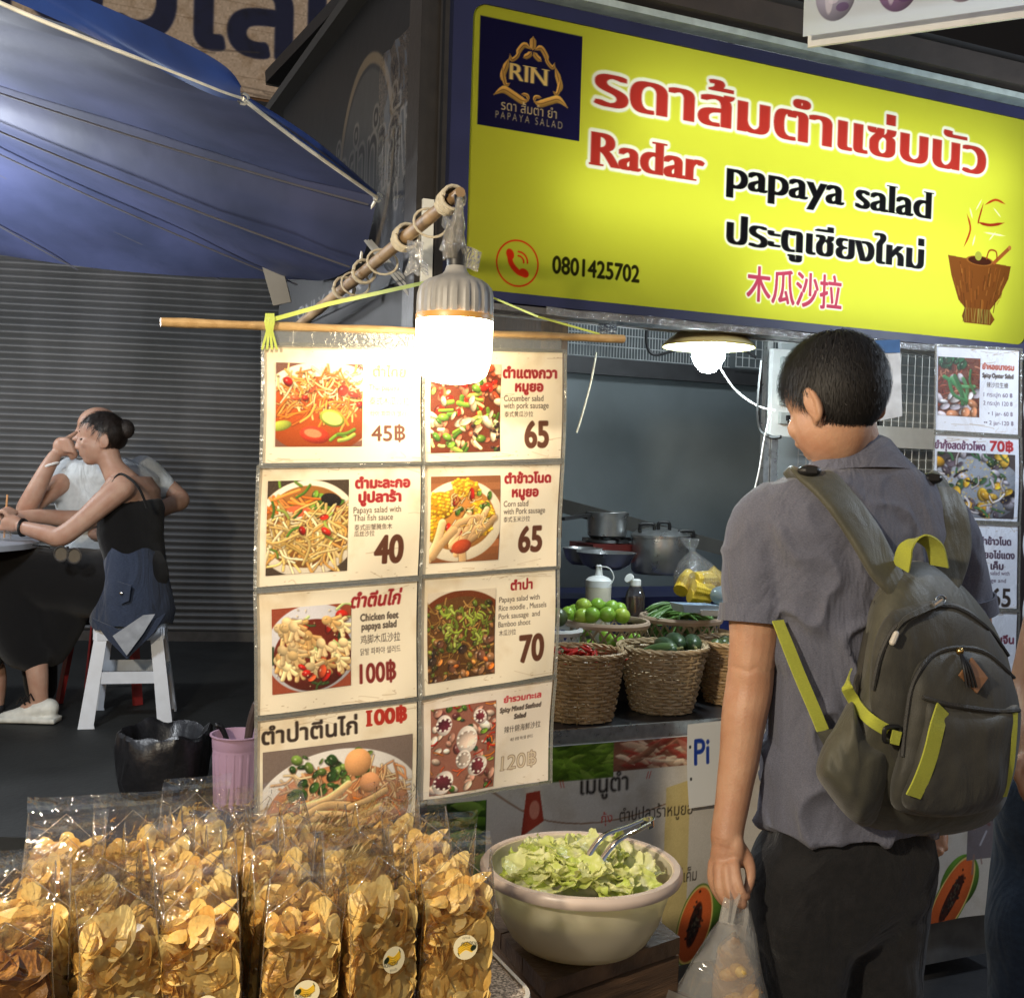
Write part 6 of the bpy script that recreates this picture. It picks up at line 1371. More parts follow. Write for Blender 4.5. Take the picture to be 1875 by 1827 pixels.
for nm, lab, pxs, hh, mt in (('food_tray', 'pale blue plastic tray behind the beans', ((1226, 1098), (1290, 1094), (1322, 1112), (1250, 1118)), .022, M('blue_tray', (.40, .50, .60), .4)), ('food_tray', 'white plastic tray beside the corn bag', ((1268, 1108), (1320, 1104), (1345, 1122), (1282, 1126)), .016, m_white)):
    q = [P(x, y, 3.12 - (.06 if k > 1 else 0)) for k, (x, y) in enumerate(pxs)]; z0_ = min(p.z for p in q); cen = sum(q, Vector()) / 4; q = [Vector((p.x, p.y, cen.z)) for p in q]; inn = [cen.lerp(p, .92) for p in q]; dn = Vector((0, 0, -hh)); mb = MB()
    mb.rings([[cen.lerp(p, .85) + dn for p in q], q, inn, [cen.lerp(p, .82) + dn * .85 for p in q]]); mb.build(nm, mt, smooth=False, label=lab, cat='tray')
mb = MB(); c = P(1322, 1090, 3.2); mb.ball(c, (.035, .03, .028), 16, 10); mb.build('tied_packet', film('packet_blue', tint=(.8, .9, 1), gloss=.2, haze=.5, bump=1, bscale=30, hazecol=(.5, .62, .7)), label='pale blue packet beside the man sleeve', cat='packet')

# ------------------------------------------------------------------ stove and pots at the back
m_pot = M('worn_aluminium', (.42, .43, .43), .3, .85, bump=.2, scale=20); m_dark = M('dark_pan', (.05, .05, .052), .35, .6)
def lz(px, d): return lambda py: P(px, py, d).z
z = lz(1112, 3.7); p = P(1112, 960, 3.7); c = Vector((p.x, p.y, 0))
t = thing('saucepan', 'dented silver saucepan standing on the gas burner', 'saucepan', Vector((c.x, c.y, z(984)))); mb = MB(); mb.lathe([(.055, z(984)), (.064, z(980)), (.068, z(946)), (.072, z(938)), (.070, z(937)), (.062, z(978))], c, 32); mb.build('pan_body', m_pot, t)
mb = MB(); mb.beam(P(1085, 942, 3.68), P(1030, 950, 3.5), .016, .010); mb.build('handle', m_dark, t)
z = lz(1108, 3.7); t = thing('gas_burner', 'red and black gas burner under the saucepan', 'burner', Vector((c.x, c.y, 1.0))); mb = MB(); mb.box(Vector((c.x, c.y, z(1010))), (.19, .17, .06), (SU, SV, Vector((0, 0, 1)))); mb.build('burner_box', M('dark_red_enamel', (.10, .012, .01), .4), t, smooth=False)
mb = MB(); mb.lathe([(.06, z(994)), (.075, z(992)), (.07, z(987)), (.03, z(988))], c, 24)
for k in range(4): a = k * math.pi / 2 + .4; mb.beam(c + Vector((.03 * math.cos(a), .03 * math.sin(a), z(986))), c + Vector((.09 * math.cos(a), .09 * math.sin(a), z(987))), .006, .012)
mb.build('burner_ring', m_dark, t)
p = P(1210, 990, 3.65); c = Vector((p.x, p.y, 0)); z = lz(1210, 3.65)
t = thing('stock_pot', 'large lidded aluminium pot with black handles', 'pot', Vector((c.x, c.y, z(1045)))); mb = MB(); mb.lathe([(.085, z(1050)), (.094, z(1044)), (.096, z(985)), (.094, z(980))], c, 36); mb.build('pot_body', m_pot, t)
mb = MB(); mb.lathe([(.0985, z(984)), (.0985, z(979)), (.08, z(972)), (.04, z(966)), (.002, z(964))], c, 36); mb.build('lid', m_pot, t)
for a, b, m_ in ((1172, 965, 1198), (1206, 962, 1226), (1243, 978, 1270)):
    mb = MB(); mb.tube(catmull([P(a, b + 10, 3.6), P(a, b - 2, 3.6), P(a + 4, b - 6, 3.6), P(m_ - 4, b - 6, 3.6), P(m_, b - 2, 3.6), P(m_, b + 10, 3.6)], 4), .006, 7); mb.build('handle', m_black, t)
for lab, px, py, w_, d in (('wide shallow steel bowl in front of the pots', 1110, 1012, 54, 3.45), ('small steel bowl at the left of the pots', 1066, 1004, 36, 3.5)):
    p = P(px, py, d); c = Vector((p.x, p.y, p.z)); r0 = w_ * d / F_PX; mb = MB(); mb.lathe([(r0 * .5, -.05), (r0 * .8, -.035), (r0, 0), (r0 * 1.04, .002), (r0 * .97, -.004), (r0 * .75, -.033), (r0 * .4, -.045)], c, 36); mb.build('steel_bowl', m_pot, label=lab, cat='bowl')
# ------------------------------------------------------------------ people
def limb(mb, pts, sides=16, flat=1.0, n=5, up=Vector((0, 0, 1))):
    """tapered limb through (point, radius) with round ends"""
    P4 = [Vector((*p, r)) for p, r in pts]; out = []
    for i in range(len(P4) - 1):
        p0 = P4[max(i - 1, 0)]; p1 = P4[i]; p2 = P4[i + 1]; p3 = P4[min(i + 2, len(P4) - 1)]
        for k in range(n):
            t = k / n; out.append(.5 * ((2 * p1) + (p2 - p0) * t + (2 * p0 - 5 * p1 + 4 * p2 - p3) * t * t + (3 * p1 - p0 - 3 * p2 + p3) * t ** 3))
    out.append(P4[-1])
    mb.tube([q.xyz for q in out], [max(.002, q.w) for q in out], sides, flat=flat, up=up)
    for p, r in (pts[0], pts[-1]): mb.ball(p, r * .98, 12, 8)
def skin_mat(name, c, c2=None): return M(name, c, .48, col2=c2 or (c[0] * .84, c[1] * .72, c[2] * .68), scale=22, bump=.22, bscale=260, subs=.12, spec=.4)
m_skin = skin_mat('warm_skin', (.46, .265, .165))
m_hair = M('black_hair', (.013, .011, .010), .62, var=.3, scale=90, spec=.5)
def cloth(name, c, c2, scale=140, stretch=(1, 1, .25), rough=.85, bump=.5, wr=0.):
    m = M(name, c, rough, col2=c2, scale=scale, stretch=stretch, bump=bump, bscale=420, spec=.2, sheen=.15)
    if wr:
        t = m.node_tree; b1 = [n for n in t.nodes if n.type == 'BUMP'][0]; tc = t.nodes.new('ShaderNodeTexCoord'); mp = t.nodes.new('ShaderNodeMapping'); mp.inputs['Scale'].default_value = (1.2, 1.2, .55); mp.inputs['Rotation'].default_value = (.3, .5, .2)
        n = t.nodes.new('ShaderNodeTexNoise'); n.inputs['Scale'].default_value = 7; n.inputs['Detail'].default_value = 3; n.inputs['Distortion'].default_value = 1.4
        t.links.new(tc.outputs['Object'], mp.inputs[0]); t.links.new(mp.outputs[0], n.inputs['Vector']); b2 = t.nodes.new('ShaderNodeBump'); b2.inputs['Strength'].default_value = wr; b2.inputs['Distance'].default_value = .045
        t.links.new(n.outputs[0], b2.inputs['Height']); t.links.new(b2.outputs[0], b1.inputs['Normal'])
    return m
def head(parent, c, fwd, up, size, skin, hair, hairfn=None, strands_=3000, hlen=.035, seed=1, bald=False, vox=.0035, name='head'):
    """returns the head skin's mesh builder and adds hair; local x right, y face, z up; size 1 = adult head"""
    Y = Vector(fwd).normalized(); X = Y.cross(Vector(up)).normalized(); Z = X.cross(Y); c = Vector(c); ax = (X, Y, Z)
    L = lambda x, y, z: c + (X * x + Y * y + Z * z) * size
    mb = MB()
    mb.ball(L(0, -.008, .035), (.074 * size, .094 * size, .084 * size), 28, 18, ax)
    mb.ball(L(0, .024, -.022), (.065 * size, .074 * size, .080 * size), 24, 16, ax)
    mb.ball(L(0, .052, -.075), (.036 * size, .034 * size, .030 * size), 16, 10, ax)
    for s in (-1, 1):
        mb.ball(L(.036 * s, .066, -.012), (.024 * size, .020 * size, .022 * size), 12, 8, ax)
    limb(mb, [(L(0, .086, .020), .009 * size), (L(0, .099, -.008), .0105 * size), (L(0, .104, -.022), .0125 * size)], 10, n=3)
    for s in (-1, 1): mb.ball(L(.012 * s, .098, -.026), .009 * size, 8, 6, ax)
    mb.ball(L(0, .089, -.050), (.024 * size, .010 * size, .006 * size), 12, 6, ax); mb.ball(L(0, .086, -.060), (.021 * size, .011 * size, .007 * size), 12, 6, ax)
    for s in (-1, 1):   # ears
        e = [L((.072 + .010 * math.sin(a * .5)) * s, -.014 + .0145 * math.cos(a) - .004, -.006 + .029 * math.sin(a)) for a in (2 * math.pi * k / 16 for k in range(16))]
        mb.tube(e, .0058 * size, 7, closed=True); mb.ball(L(.079 * s, -.020, -.006), (.007 * size, .017 * size, .031 * size), 14, 10, ((X + Y * (.35 * -s)).normalized(), (Y + X * (.35 * s)).normalized(), Z)); mb.ball(L(.074 * s, -.006, -.034), (.006 * size, .008 * size, .009 * size), 8, 6, ax)
    eyes = MB()
    for s in (-1, 1): eyes.ball(L(.030 * s, .076, .010), (.012 * size, .011 * size, .0045 * size), 12, 8, ax)
    if not bald:
        rs = random.Random(seed); cap = MB(); cc = L(0, -.012, .034); rx, ry, rz = .082 * size, .102 * size, .094 * size
        def allowed(x, y, z):   # unit sphere coordinates
            if y > .55: return z > .52
            if y > .1: return z > -.02 + (y - .1) * 1.25
            if y > -.33: return z > -.12 if abs(x) > .5 else True
            return z > -.93 + .12 * nz(x * 3, y * 3, seed)
        N, Kk = 30, 22; grid = {}
        for j in range(Kk + 1):
            for i in range(N):
                th, ph = math.pi * j / Kk, 2 * math.pi * i / N; u_ = (math.sin(th) * math.cos(ph), math.sin(th) * math.sin(ph), math.cos(th)); ok = allowed(*u_)
                k_ = .972 + .035 * nz(u_[0] * 4 + seed, u_[1] * 4, u_[2] * 4) if ok else .85
                grid[j, i] = cc + X * (u_[0] * rx * k_) + Y * (u_[1] * ry * k_) + Z * (u_[2] * rz * k_)
        cap.rings([[grid[j, i] for i in range(N)] for j in range(Kk + 1)])
        cap.build('hair', hair, parent)
        st = MB(); crown = Vector((0, -.45, .9)).normalized(); cnt = 0
        while cnt < strands_:
            u_ = Vector((rs.gauss(0, 1), rs.gauss(0, 1), rs.gauss(0, 1))).normalized()
            if not allowed(*u_): continue
            cnt += 1; d = (u_ - crown); d = d - u_ * d.dot(u_); d = d.normalized() if d.length > .02 else Vector((1, 0, 0)); d = (d + Vector((0, .25, -.55 if u_.z < .4 else 0)) * .6 + Vector((rs.gauss(0, .34), rs.gauss(0, .34), rs.gauss(0, .34)))); d = (d - u_ * d.dot(u_)).normalized()
            l = hlen * rs.uniform(.5, 1.15) * (1.35 if u_.y < -.2 and u_.z < .1 else 1); sd_ = d.cross(u_); w0 = .0013; ps = []
            for k in range(4):
                f = k / 3; q = (u_ + d * (f * l / .09)); q = q.normalized() * (.965 + .02 + (.13 * f - .06 * f * f) * rs.uniform(.3, 1.7)); ps.append(cc + X * (q.x * rx) + Y * (q.y * ry) + Z * (q.z * rz))
            sw = (X * sd_.x + Y * sd_.y + Z * sd_.z)
            vs = []
            for k, p in enumerate(ps): ww = w0 * (1 - k / 3.2); vs += [p + sw * ww, p - sw * ww]
            st.add(vs, [(2 * k, 2 * k + 1, 2 * k + 3, 2 * k + 2) for k in range(3)])
        st.build('hair_strands', hair, parent)
    return mb, eyes, L
m_eye = M('dark_eye', (.03, .02, .015), .15)

# ---- the man with the backpack, seen from behind
MD = 2.15; th = R(20); BA = Vector((math.cos(th), math.sin(th), 0)); BF_ = Vector((-math.sin(th), math.cos(th), 0)); UPZ = Vector((0, 0, 1))
man = thing('person', 'man in grey polo shirt and black trousers seen from behind wearing a backpack', 'person', Vector((P(1545, 1800, MD).x, MD, 0)))
def sec(y, xl, xr, hd, d=MD, e=.85, fw=0.):
    c = P((xl + xr) / 2, y, d) + BF_ * fw; hw = (xr - xl) / 2 * d / F_PX / math.cos(th); return (c, BA * hw, BF_ * hd, e)
tb = MB()
tb.loft([sec(838, 1512, 1652, .058, fw=.01), sec(852, 1490, 1672, .070), sec(868, 1450, 1706, .085), sec(892, 1410, 1728, .098), sec(925, 1380, 1752, .110), sec(970, 1370, 1764, .120), sec(1040, 1382, 1760, .122), sec(1120, 1396, 1752, .120), sec(1220, 1402, 1756, .118), sec(1320, 1400, 1746, .120), sec(1420, 1392, 1738, .128), sec(1484, 1386, 1728, .134), sec(1506, 1386, 1728, .134)], 30)
def pr(px, py, r, d=MD): return (P(px, py, d), r)
limb(tb, [pr(1452, 915, .05, 2.13), pr(1405, 965, .070, 2.12), pr(1388, 1030, .067, 2.115), pr(1381, 1090, .064, 2.11)]); tb.tube([P(1381, 1085, 2.11), P(1380, 1130, 2.105)], [.063, .060], 20)
limb(tb, [pr(1705, 925, .05, 2.24), pr(1740, 980, .060, 2.26), pr(1760, 1040, .056, 2.27)]); tb.tube([P(1760, 1035, 2.27), P(1770, 1118, 2.28)], [.056, .058], 20)
def folds(co, no):
    d = np.zeros(len(co))
    for i, (x, y, z) in enumerate(co):
        a = nz(x * 9 + z * 5, y * 6, z * 3.2 - x * 4); b = nz(x * 22 + 4 + z * 10, y * 12, z * 8 - x * 12); e = nz(x * 7 + z * 9, y * 6, z * 3.5 - x * 9 + 9); d[i] = .0065 * a + .0035 * b + .017 * (max(0, 1 - abs(e) * 3.2) ** 2 - .3) * min(1, max(.25, (1.38 - z) * 4))
    return co + no * d[:, None]
m_polo = cloth('heather_grey_polo', (.146, .150, .195), (.082, .085, .115), 300, (1, 1, 3), wr=.55)
remeshed(tb, 'polo_shirt', m_polo, .0055, man, 6, .5, folds)
# collar
def oval(y, xl, xr, hd, fw, n=36, tilt=0.): 
    c, a, b, _ = sec(y, xl, xr, hd, fw=fw); return [c + a * math.cos(t_) + b * math.sin(t_) + UPZ * (tilt * math.sin(t_)) for t_ in (2 * math.pi * k / n for k in range(n))]
mb = MB(); mb.rings([oval(874, 1462, 1694, .090, .008, tilt=-.020), oval(846, 1488, 1656, .074, .012, tilt=-.030), oval(824, 1496, 1642, .064, .016, tilt=-.028), oval(822, 1502, 1636, .060, .016, tilt=-.028), oval(846, 1510, 1630, .056, .016, tilt=-.03)], True, False)
mb.build('collar', m_polo, man)
# skin: head, neck, arms, hands in one continuous surface
hfwd = Vector((-math.sin(R(30)), math.cos(R(30)), -.50)); hup = Vector((-.25, .25, 1))
hc = P(1530, 742, 2.115)
def hem_band(pts, r, ax=None):
    mb = MB(); d = (pts[1] - pts[0]).normalized(); X, Y, _ = frame(d)
    mb.rings([[p + (X * math.cos(a) + Y * math.sin(a)) * r_ for a in (2 * math.pi * k / 30 for k in range(30))] for p, r_ in ((pts[0], r - .004), (pts[0], r), (pts[1], r + .002), (pts[1], r - .003), (pts[0] + d * .004, r - .007))], True, False); return mb.build('sleeve_hem', m_polo, man)
hem_band([P(1381, 1108, 2.108), P(1379, 1140, 2.104)], .0645); hem_band([P(1768, 1092, 2.275), P(1771, 1122, 2.28)], .0590)
mbh, eyes, HL = head(man, hc, hfwd, hup, 1.06, m_skin, m_hair, strands_=11000, hlen=.050, seed=4)
limb(mbh, [(P(1576, 880, 2.15), .060), (P(1566, 830, 2.145), .0515), (P(1552, 780, 2.13), .051)], 20)
limb(mbh, [pr(1383, 1110, .050, 2.108), pr(1381, 1165, .0475, 2.105), pr(1375, 1222, .0435, 2.10), pr(1371, 1262, .0440, 2.10), pr(1363, 1310, .0425, 2.09), pr(1353, 1390, .0375, 2.08), pr(1342, 1460, .0325, 2.07), pr(1333, 1510, .0305, 2.06), pr(1330, 1535, .031, 2.055)], 18)
limb(mbh, [pr(1383, 1115, .045, 2.108), pr(1400, 985, .05, 2.12), pr(1480, 920, .05, 2.13), pr(1572, 895, .055, 2.15), pr(1670, 925, .05, 2.2), pr(1738, 990, .045, 2.26), pr(1767, 1100, .042, 2.28)], 14)
# left hand, closed on the bag handles
mbh.ball(P(1330, 1566, 2.05), (.030, .026, .050), 16, 12); mbh.ball(P(1346, 1556, 2.04), (.018, .02, .034), 12, 8)
for ch_ in ([(1308, 1580, 2.05, .0120), (1306, 1612, 2.04, .0108), (1318, 1640, 2.03, .0098), (1336, 1656, 2.025, .0090), (1346, 1650, 2.03, .008)],
            [(1318, 1588, 2.03, .0122), (1318, 1624, 2.015, .0110), (1332, 1652, 2.005, .0100), (1348, 1664, 2.005, .0090), (1356, 1652, 2.01, .008)],
            [(1332, 1590, 2.02, .0118), (1336, 1628, 2.0, .0106), (1348, 1650, 1.992, .0096), (1360, 1656, 1.995, .0085)],
            [(1345, 1584, 2.02, .0108), (1352, 1616, 2.0, .0096), (1360, 1636, 1.995, .0086), (1368, 1640, 2.0, .0078)],
            [(1350, 1546, 2.05, .0140), (1370, 1576, 2.04, .0120), (1374, 1606, 2.03, .0105), (1366, 1634, 2.02, .0090)]):
    limb(mbh, [(P(x, y, d), r) for x, y, d, r in ch_], 10, n=4)
# right arm and hand
limb(mbh, [pr(1769, 1095, .046, 2.28), pr(1776, 1180, .043, 2.29), pr(1774, 1255, .042, 2.30), pr(1765, 1360, .037, 2.32), pr(1738, 1450, .031, 2.32), pr(1722, 1490, .029, 2.31)], 18)
mbh.ball(P(1712, 1515, 2.30), (.026, .024, .044), 14, 10)
for ch_ in ([(1700, 1532, 2.29, .0105), (1694, 1556, 2.27, .0095), (1702, 1566, 2.255, .0085)], [(1710, 1536, 2.28, .0105), (1704, 1560, 2.26, .0095), (1712, 1566, 2.25, .0085)], [(1720, 1534, 2.28, .0100), (1717, 1556, 2.26, .009), (1722, 1560, 2.25, .008)], [(1728, 1530, 2.28, .0095), (1727, 1546, 2.265, .0085), (1730, 1552, 2.26, .0075)], [(1700, 1505, 2.28, .0115), (1690, 1526, 2.265, .010), (1692, 1542, 2.255, .0085)]):
    limb(mbh, [(P(x, y, d), r) for x, y, d, r in ch_], 9, n=4)
remeshed(mbh, 'skin', m_skin, .0033, man, 5, .5, lambda co, no: co + no * np.array([.0016 * nz(x * 26, y * 26, z * 14) - .0012 * math.exp(-((z - 1.052 + .012 * nz(x * 60, y * 40, 1)) / .005) ** 2) for x, y, z in co])[:, None])
eyes.build('eyes', m_eye, man)
# trousers
tr = MB()
tr.loft([sec(1450, 1440, 1680, .085), sec(1500, 1408, 1704, .108), sec(1560, 1380, 1712, .130), sec(1640, 1382, 1700, .125), sec(1700, 1420, 1660, .10), sec(1730, 1480, 1600, .05)], 26)
limb(tr, [pr(1466, 1590, .100, 2.12), pr(1464, 1680, .098, 2.11), pr(1464, 1800, .090, 2.12), pr(1462, 1930, .074, 2.12), pr(1466, 2080, .066, 2.13), pr(1468, 2180, .062, 2.13)], 20)
limb(tr, [pr(1606, 1590, .102, 2.18), pr(1602, 1680, .100, 2.18), pr(1602, 1800, .092, 2.18), pr(1622, 1930, .074, 2.2), pr(1618, 2080, .066, 2.21), pr(1616, 2160, .062, 2.21)], 20)
m_trs = cloth('black_trousers', (.012, .011, .012), (.006, .006, .007), 60, (1, 1, 1), .7, wr=.5)
remeshed(tr, 'trousers', m_trs, .008, man, 14, .5, lambda co, no: co + no * np.array([.011 * nz(x * 8, y * 8, z * 13 + x * 6) + .004 * nz(x * 20, y * 20, z * 30) for x, y, z in co])[:, None])
for px, d in ((1462, 2.12), (1616, 2.20)):
    sh_ = MB(); q = P(px, 2100, d); c = Vector((q.x, q.y, 0)); sh_.ball(c + Vector((-.02, .07, .04)), (.05, .14, .045), 18, 10); sh_.ball(c + Vector((0, -.02, .055)), (.048, .06, .06), 14, 10); remeshed(sh_, 'shoe', M('black_shoe', (.02, .02, .02), .5), .008, man, 3)

# ---- backpack
bp = thing('backpack', 'olive grey backpack with lime straps on the man back', 'backpack', P(1680, 1300, 1.98))
BN = Vector((math.sin(R(24)), -math.cos(R(24)), 0)); B0 = P(1640, 1250, 2.06)
def bpk(px, py, off=0.):
    d = ray(px, py); t_ = (B0 - CAM).dot(BN) / d.dot(BN); 
    t_ = ((B0 + BN * off) - CAM).dot(BN) / d.dot(BN); return CAM + d * t_
PUFFS = []
def smooth_poly(o, n=6): return [(q.x, q.y) for q in catmull([(a, b, 0) for a, b in o], n, True)]
def puff(name, outline, base, H, mat, parent=bp, k=2.6, rings_=14, tilt=(0, 0), wr=.004, c=None):
    o = smooth_poly(outline); cx_, cy_ = c or (sum(p[0] for p in o) / len(o), sum(p[1] for p in o) / len(o)); PUFFS.append((o, (cx_, cy_), base, H, k, tilt)); mb = MB(); rings = []
    o = o if sum(o[i - 1][0] * o[i][1] - o[i][0] * o[i - 1][1] for i in range(len(o))) > 0 else o[::-1]
    hh = lambda x, y, f: base + (H + tilt[0] * (x - cx_) + tilt[1] * (y - cy_)) * max(0, 1 - f ** k) ** .5
    rings.append([bpk(x, y, base - .01) for x, y in o])
    for j in range(rings_ + 1):
        f = 1 - (j / rings_) ** 1.5 if j else 1.0; f = max(f, .004); ring = []
        for x, y in o:
            X_, Y_ = cx_ + (x - cx_) * f, cy_ + (y - cy_) * f; w_ = wr * (nz(X_ * .022 + base * 50, Y_ * .014, 1) + .5 * nz(X_ * .05, Y_ * .03, 2)) * min(1, (1 - f) * 5)
            ring.append(bpk(X_, Y_, hh(X_, Y_, f) + w_))
        rings.append(ring)
    mb.rings(rings[::-1]); return mb.build(name, mat, parent)
def surf(px, py):
    best = .0
    for o, (cx_, cy_), base, H, k, tilt in PUFFS:
        dx, dy = px - cx_, py - cy_; L = math.hypot(dx, dy)
        if L < 1e-6: f = 0
        else:
            f = 9
            for i in range(len(o)):
                (x1, y1), (x2, y2) = o[i - 1], o[i]; den = dx * (y2 - y1) - dy * (x2 - x1)
                if abs(den) < 1e-9: continue
                t_ = ((x1 - cx_) * (y2 - y1) - (y1 - cy_) * (x2 - x1)) / den; u_ = ((x1 - cx_) * dy - (y1 - cy_) * dx) / den
                if t_ > 0 and -.001 <= u_ <= 1.001: f = min(f, 1 / t_) if f > 8 else max(f, 1 / t_)
        if f <= 1: best = max(best, base + (H + tilt[0] * dx + tilt[1] * dy) * max(0, 1 - f ** k) ** .5)
    return best
def onp(px, py, e=.003): return bpk(px, py, surf(px, py) + e)
m_olive = cloth('olive_grey_nylon', (.082, .078, .056), (.06, .058, .042), 30, (1, 1, 1), .5, .25, wr=.22)
m_olive2 = cloth('dark_grey_nylon', (.056, .053, .043), (.042, .040, .033), 30, (1, 1, 1), .55, .25, wr=.20)
m_lime = cloth('lime_webbing', (.46, .48, .06), (.36, .38, .04), 200, (1, 1, 6), .55, .5)
m_mesh = M('side_mesh', (.06, .055, .045), .7, scale=300, bump=.8)
puff('main_body', [(1648, 1030), (1615, 1062), (1592, 1110), (1580, 1180), (1568, 1262), (1540, 1330), (1520, 1400), (1545, 1470), (1590, 1515), (1660, 1530), (1750, 1526), (1818, 1500), (1850, 1440), (1862, 1340), (1852, 1230), (1822, 1150), (1775, 1085), (1722, 1040), (1685, 1024)], .0, .115, m_olive, c=(1690, 1300), k=3.2)
puff('upper_compartment', [(1625, 1125), (1600, 1180), (1592, 1260), (1600, 1340), (1640, 1420), (1720, 1450), (1800, 1440), (1850, 1380), (1856, 1290), (1845, 1215), (1805, 1145), (1760, 1108), (1700, 1098), (1655, 1108)], .085, .045, m_olive2, c=(1720, 1280), k=3)
puff('front_pocket', [(1705, 1190), (1672, 1215), (1655, 1280), (1645, 1370), (1630, 1440), (1642, 1482), (1720, 1496), (1800, 1482), (1845, 1450), (1864, 1380), (1868, 1300), (1846, 1228), (1800, 1186), (1750, 1178)], .105, .055, m_olive2, c=(1755, 1340), k=3.4)
puff('open_pocket', [(1692, 1272), (1680, 1340), (1662, 1410), (1650, 1468), (1690, 1490), (1760, 1494), (1830, 1470), (1858, 1400), (1868, 1296), (1820, 1298), (1770, 1290), (1725, 1280)], .128, .045, m_olive2, c=(1765, 1390), k=4)
puff('side_pocket', [(1558, 1280), (1575, 1312), (1612, 1348), (1644, 1368), (1640, 1420), (1622, 1480), (1590, 1512), (1555, 1498), (1515, 1450), (1494, 1412), (1508, 1362), (1528, 1330)], .035, .085, m_olive, c=(1575, 1410), k=2.6, wr=.010)
mb = MB(); o = [onp(x, y, .002) for x, y in ((1602, 1100), (1590, 1160), (1578, 1230), (1568, 1290))]; o2 = [bpk(x, y, .004) for x, y in ((1594, 1098), (1580, 1160), (1566, 1230), (1556, 1290))]
mb.rings([o, o2], False, False); mb.build('side_panel', m_mesh, bp)
def strap(name, pts, w_, mat, e=.004, thick=.003, sidev=None):
    q = catmull(pts, 6); mb = MB(); mb.ribbon(q, w_, sidev or [((q[min(i + 1, len(q) - 1)] - q[max(i - 1, 0)]).cross(-BN)) for i in range(len(q))], thick); return mb.build(name, mat, bp)
pxm = 2.0 / F_PX
strap('lime_stripe', [onp(1726, 1296), onp(1716, 1330), onp(1704, 1380), onp(1688, 1425), onp(1672, 1458)], 33 * pxm, m_lime)
strap('lime_stripe', [onp(1858, 1304), onp(1856, 1350), onp(1850, 1410), onp(1838, 1458)], 13 * pxm, m_lime)
strap('compression_strap', [bpk(1556, 1232, .03), bpk(1550, 1256, .06), onp(1566, 1286, .018), onp(1592, 1316, .012), onp(1626, 1338, .010)], 21 * pxm, m_lime, sidev=Vector((.35, 0, 1)))
mb = MB(); 
c = onp(1634, 1344, .012); mb.tube([c + (BA * (.017 * math.copysign(abs(math.cos(a)) ** .5, math.cos(a))) + UPZ * (.013 * math.copysign(abs(math.sin(a)) ** .5, math.sin(a)))) for a in (2 * math.pi * k / 20 for k in range(20))], .004, 6, closed=True); mb.build('buckle', m_black, bp)
strap('lime_tab', [onp(1632, 1348, .016), onp(1648, 1352, .014)], 24 * pxm, m_lime)
strap('lower_strap', [P(1424, 1136, 2.035), P(1440, 1176, 2.015), P(1464, 1236, 2.0), P(1488, 1292, 1.985), P(1507, 1338, 1.972)], 25 * pxm, m_lime)
mb = MB(); mb.add([bpk(1495, 1340, .03), bpk(1525, 1334, .04), bpk(1540, 1370, .05), bpk(1508, 1364, .045)], [(0, 1, 2, 3)]); mb.build('strap_anchor', m_olive, bp, smooth=False)
# padded shoulder straps over the shoulders
def pad(name, pts, ws):
    q = catmull(pts, 6); mb = MB(); n_ = len(q); rings = []
    wv = [ws[0] + (ws[-1] - ws[0]) * i / (n_ - 1) if len(ws) == 2 else np.interp(i / (n_ - 1), np.linspace(0, 1, len(ws)), ws) for i in range(n_)]
    for i, p in enumerate(q):
        d = (q[min(i + 1, n_ - 1)] - q[max(i - 1, 0)]).normalized(); nrm = (BN * .85 + UPZ * .5); s_ = d.cross(nrm).normalized(); nn_ = s_.cross(d)
        rings.append([p + s_ * (wv[i] / 2 * math.copysign(abs(math.cos(a)) ** .4, math.cos(a))) + nn_ * (.0085 * math.copysign(abs(math.sin(a)) ** .7, math.sin(a))) for a in (2 * math.pi * k / 18 for k in range(18))])
    mb.rings(rings); return mb.build(name, m_olive, bp)
pad('shoulder_strap', [P(1462, 885, 2.10), P(1490, 872, 2.045), P(1530, 905, 2.02), P(1578, 970, 2.00), P(1618, 1040, 1.985), P(1650, 1085, 1.98)], [.070, .074, .078, .08, .075, .05])
pad('shoulder_strap', [P(1735, 900, 2.24), P(1722, 888, 2.17), P(1742, 930, 2.125), P(1748, 990, 2.105), P(1732, 1050, 2.08), P(1705, 1095, 2.05)], [.06, .066, .072, .074, .07, .05])
for px, py, d in ((1482, 862, 2.03), (1705, 876, 2.13)):
    mb = MB(); c = P(px, py, d); mb.ball(c, (.022, .016, .011), 14, 8); mb.box(c + Vector((0, -.012, .002)), (.02, .008, .012)); mb.build('strap_buckle', m_black, bp)
q = catmull([P(1650, 1040, 1.98), P(1660, 1003, 1.965), P(1684, 985, 1.96), P(1710, 1000, 1.97), P(1720, 1036, 1.99)], 8)
mb = MB(); mb.ribbon(q, .036, (BN * .75 + UPZ * .55).cross(BA).cross(BN) * 0 + BN + UPZ * .35, .003); mb.build('grab_handle', m_lime, bp)
m_zip = M('zip_tape', (.035, .033, .03), .6, bump=.6, bscale=400)
for pts in ([(1598, 1262), (1612, 1200), (1640, 1148), (1690, 1114), (1750, 1112), (1808, 1150), (1846, 1200)], [(1652, 1385), (1660, 1310), (1672, 1250), (1704, 1202), (1750, 1186), (1806, 1196), (1856, 1240)], [(1690, 1276), (1730, 1288), (1780, 1296), (1830, 1302), (1866, 1300)]):
    q = [onp(p.x, p.y, .003) for p in catmull([(a, b, 0) for a, b in pts], 8)]
    mb = MB(); mb.tube(q, .0042, 6); mb.build('zip', m_zip, bp)
mb = MB()
for k in range(4): mb.tube(catmull([onp(1726, 1100 + k * 2, .012), onp(1690, 1112 + k * 3, .014), onp(1655, 1132 + 2 * k, .014), onp(1640 - k, 1160, .012)], 8), .0018, 5)
